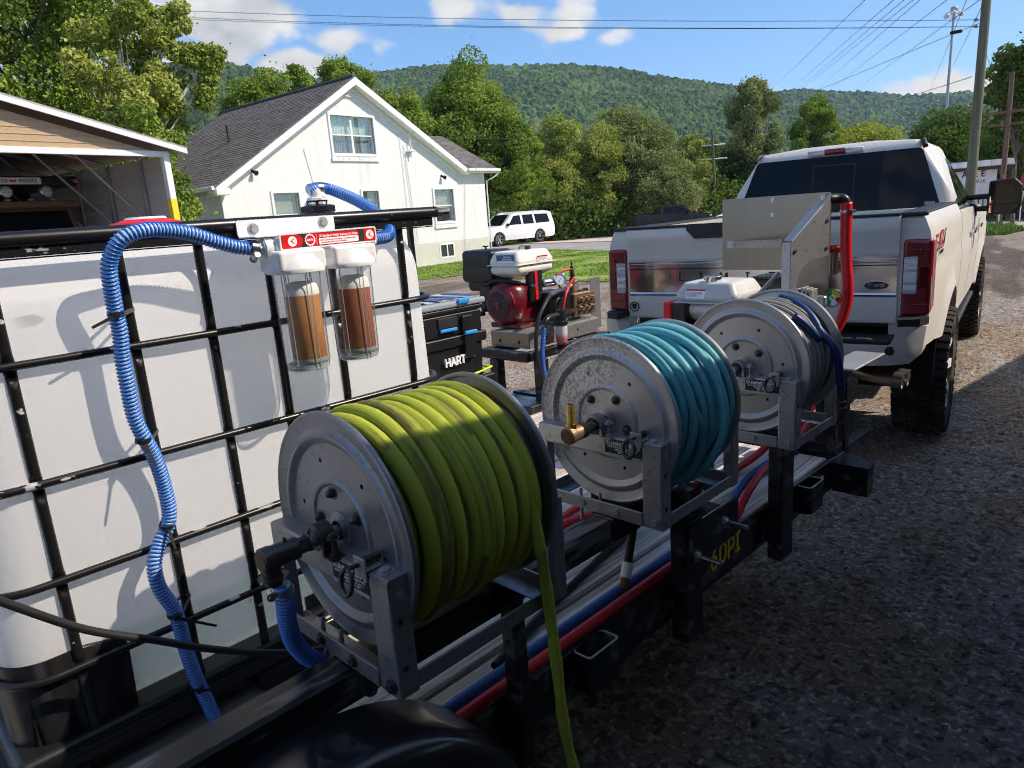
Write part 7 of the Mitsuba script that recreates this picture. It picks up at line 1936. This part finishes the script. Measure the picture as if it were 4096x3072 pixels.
P('exhaust', [tube(spl([(-.30, -.30, .62), (-.55, -.40, .61), (-.72, -.60, .585), (-.76, -.85, .560)], 6), .052, 18), lathe([(.054, -.06), (.057, 0), (.048, .0), (.046, -.05)], (-.765, -.86, .558), (-.05, -1, -.1), 24), tube(spl([(-.42, -.30, .62), (-.62, -.40, .61), (-.80, -.60, .585), (-.86, -.83, .560)], 6), .052, 18), lathe([(.054, -.06), (.057, 0), (.048, .0), (.046, -.05)], (-.865, -.84, .558), (-.05, -1, -.1), 24)], 'm_exhaust', 40)
# flank decal
for s in (-1,):
    DM = lambda z: fr([-.90, -(fz_(z) + .0035), z], [1, 0, 0], z=[0, -1, (fz_(1.38) - fz_(1.5)) / .12 * -1])
    P('decal', [text('F', .105, DM(1.405) @ trimesh.transformations.translation_matrix([-.125, 0, 0]), .002, True, True, .12), text('X', .105, DM(1.405) @ trimesh.transformations.translation_matrix([0, 0, 0]), .002, True, True, .13)], 'm_red', False)
    P('decal', [text('4', .105, DM(1.405) @ trimesh.transformations.translation_matrix([.13, 0, 0]), .002, True, True, .11), text('OFF ROAD', .022, DM(1.372) @ trimesh.transformations.translation_matrix([.02, 0, 0]), .002, True, True, .20)], 'm_ink', False)
    P('decal_outline', [text('FX', .112, DM(1.4015) @ trimesh.transformations.translation_matrix([-.058, 0, -.0006]), .0015, True, True, .29)], 'm_ink', False)  # black outline printed behind the red letters


def offroad(par, c, r, w, ax):
    c = np.asarray(c, float)
    k = add(par, 'wheel', T_(lathe([(r * .60, -w + .01), (r * .70, -w + .005), (r * .90, -w), (r * .965, -w + .03), (r * .97, -w * .5), (r * .965, -.03), (r * .90, .0), (r * .70, -.006), (r * .60, -.012)], c, ax, 64)), 'm_tyre', 40)
    rg_ = np.random.default_rng(5); ms = []
    ax = np.asarray(ax, float); u = np.array([1.0, 0, 0])
    n = 44
    for i in range(n):
        a = i * 2 * np.pi / n
        d = u * math.cos(a) + Z * math.sin(a); t = np.cross(ax, d)
        for (o0, o1, skew, l, ph) in ((-.004, -.075, .3, .62, 0), (-.085, -.15, -.5, .50, .5), (-.16, -.225, .5, .50, 0), (-.235, -w + .004, -.3, .62, .5)):
            a2 = a + ph * 2 * np.pi / n; d2 = u * math.cos(a2) + Z * math.sin(a2); t2 = np.cross(ax, d2)
            hl = np.pi * r / n * l * (1 + .25 * (i % 2)); pts = []
            for o, sgn in ((o0, 1), (o1, -1)):
                for q in (-1, 1):
                    b = c + ax * o + t2 * (q * hl + sgn * skew * .012)
                    pts += [b + d2 * (r * .93), b + d2 * r * (1.0 - .006 * (abs(o + w / 2) > w * .4))]
            ms.append(hull(np.array(pts)))
        for o in (.004, -w - .004):
            b = c + ax * o; pts = []
            for q in (-1, 1):
                pts += [b + t * q * .017 + d * r * .975, b + t * q * .014 + d * r * .86, b - ax * .015 * (1 if o > 0 else -1) + t * q * .017 + d * r * .985, b - ax * .015 * (1 if o > 0 else -1) + t * q * .014 + d * r * .86]
            ms.append(hull(np.array(pts)))
    add(k, 'tread_lug', T_(cat(ms)), 'm_tyre', False, kind='stuff')
    add(k, 'rim', T_(lathe([(r * .60, -.012), (r * .585, -.02), (r * .55, -.05), (r * .52, -.12), (r * .2, -.10), (r * .17, -.06), (0, -.06)], c, ax, 48)), 'm_darksteel', 40)
    sp = []
    for i in range(8):
        a = i * np.pi / 4; d = u * math.cos(a) + Z * math.sin(a); t = np.cross(ax, d)
        pts = [c + ax * -.055 + d * r * .15 + t * q * r * .06 for q in (-1, 1)] + [c + ax * -.018 + d * r * .585 + t * q * r * .07 for q in (-1, 1)]
        sp.append(hull(np.array(pts + [p - ax * .03 for p in pts])))
    add(k, 'spokes', T_(cat(sp)), 'm_whitemetal', False)


for wx in (0, 4.06):
    for s in (1, -1):
        offroad(pk, (wx, s * 1.045, WZ), .460, .325, (0, s, 0))
# tow mirrors


def MR(m):
    v = np.array(m.vertices); y = np.abs(v[:, 1])
    v[:, 1] = np.sign(v[:, 1]) * (1.105 + (y - 1.20) * .9); v[:, 2] = 1.458 + (v[:, 2] - 1.442) * .78
    return tm(v, m.faces)


for s in (1, -1):
    mk = P('mirror', MR(hull(np.vstack([S5 * .03 + (2.60, s * y, z) for y, z in ((1.215, 1.46), (1.215, 1.815), (1.40, 1.835), (1.455, 1.76), (1.455, 1.53), (1.42, 1.46))] + [S5 * .05 + (2.70, s * y, z) for y, z in ((1.24, 1.50), (1.24, 1.78), (1.40, 1.78), (1.40, 1.52))]))), 'm_trim', 40)
    P('glass', MR(xf(prism(poly([(1.195, 1.565), (1.195, 1.83), (1.395, 1.845), (1.472, 1.77), (1.472, 1.565)]).buffer(-.012).buffer(.006), .003), np.array([[0, 0, 1, 2.5655], [s, 0, 0, 0], [0, 1, 0, 0], [0, 0, 0, 1.]]))), 'm_mirror', False, mk)
    P('wide_glass', MR(xf(prism(poly([(1.195, 1.55), (1.195, 1.452), (1.40, 1.442), (1.465, 1.52), (1.472, 1.55)]).buffer(-.010).buffer(.005), .003), np.array([[0, 0, 1, 2.5655], [s, 0, 0, 0], [0, 1, 0, 0], [0, 0, 0, 1.]]))), 'm_mirror', False, mk)
    P('arm', [rbox(2.62, 2.70, min(s * .90, s * 1.12), max(s * .90, s * 1.12), 1.60, 1.65, .02, 2), rbox(2.62, 2.70, min(s * .90, s * 1.12), max(s * .90, s * 1.12), 1.485, 1.535, .02, 2), rbox(2.60, 2.86, min(s * .92, s * 1.0), max(s * .92, s * 1.0), 1.42, 1.56, .03, 3)], 'm_trim', 40, mk)
    P('side_marker', MR(hull(np.vstack([S5 * .012 + (2.63, s * 1.482, z) for z in (1.58, 1.68)]))), 'm_lampclear', 40, mk)
    P('cap', MR(hull(np.vstack([S5 * .03 + (2.74, s * y, z) for y, z in ((1.25, 1.60), (1.25, 1.80), (1.40, 1.80), (1.45, 1.73), (1.45, 1.60))]))), 'm_paint', 40, mk)
    P('front_lamp', rbox(4.95, 5.14, s * .78 - .16, s * .78 + .16, 1.05, 1.28, .04, 3), 'm_lampclear', True)
P('grille', rbox(5.02, 5.14, -.58, .58, .98, 1.30, .03, 3), 'm_chrome', True)
P('front_bumper', rbox(5.0, 5.22, -.99, .99, .62, .88, .06, 3), 'm_paint', True)
P('windscreen', quad([(3.70, -.80, 1.50), (3.70, .80, 1.50), (2.68, .60, 2.10), (2.68, -.60, 2.10)], .03), 'm_darkglass', False)
# ================================================================ air that fades the far hills
scene['haze_air'] = {'type': 'homogeneous', 'albedo': {'type': 'rgb', 'value': [.95, .96, .97]}, 'sigma_t': {'type': 'rgb', 'value': [.00006, .00008, .000115]}}
scene['haze'] = {'type': 'cube', 'to_world': T4().translate([0, 0, 129]).scale([4400, 4400, 131.5]), 'bsdf': {'type': 'null'}, 'interior': {'type': 'ref', 'id': 'haze_air'}}
labels['haze'] = {'kind': 'stuff'}
scene['camera']['medium'] = {'type': 'ref', 'id': 'haze_air'}
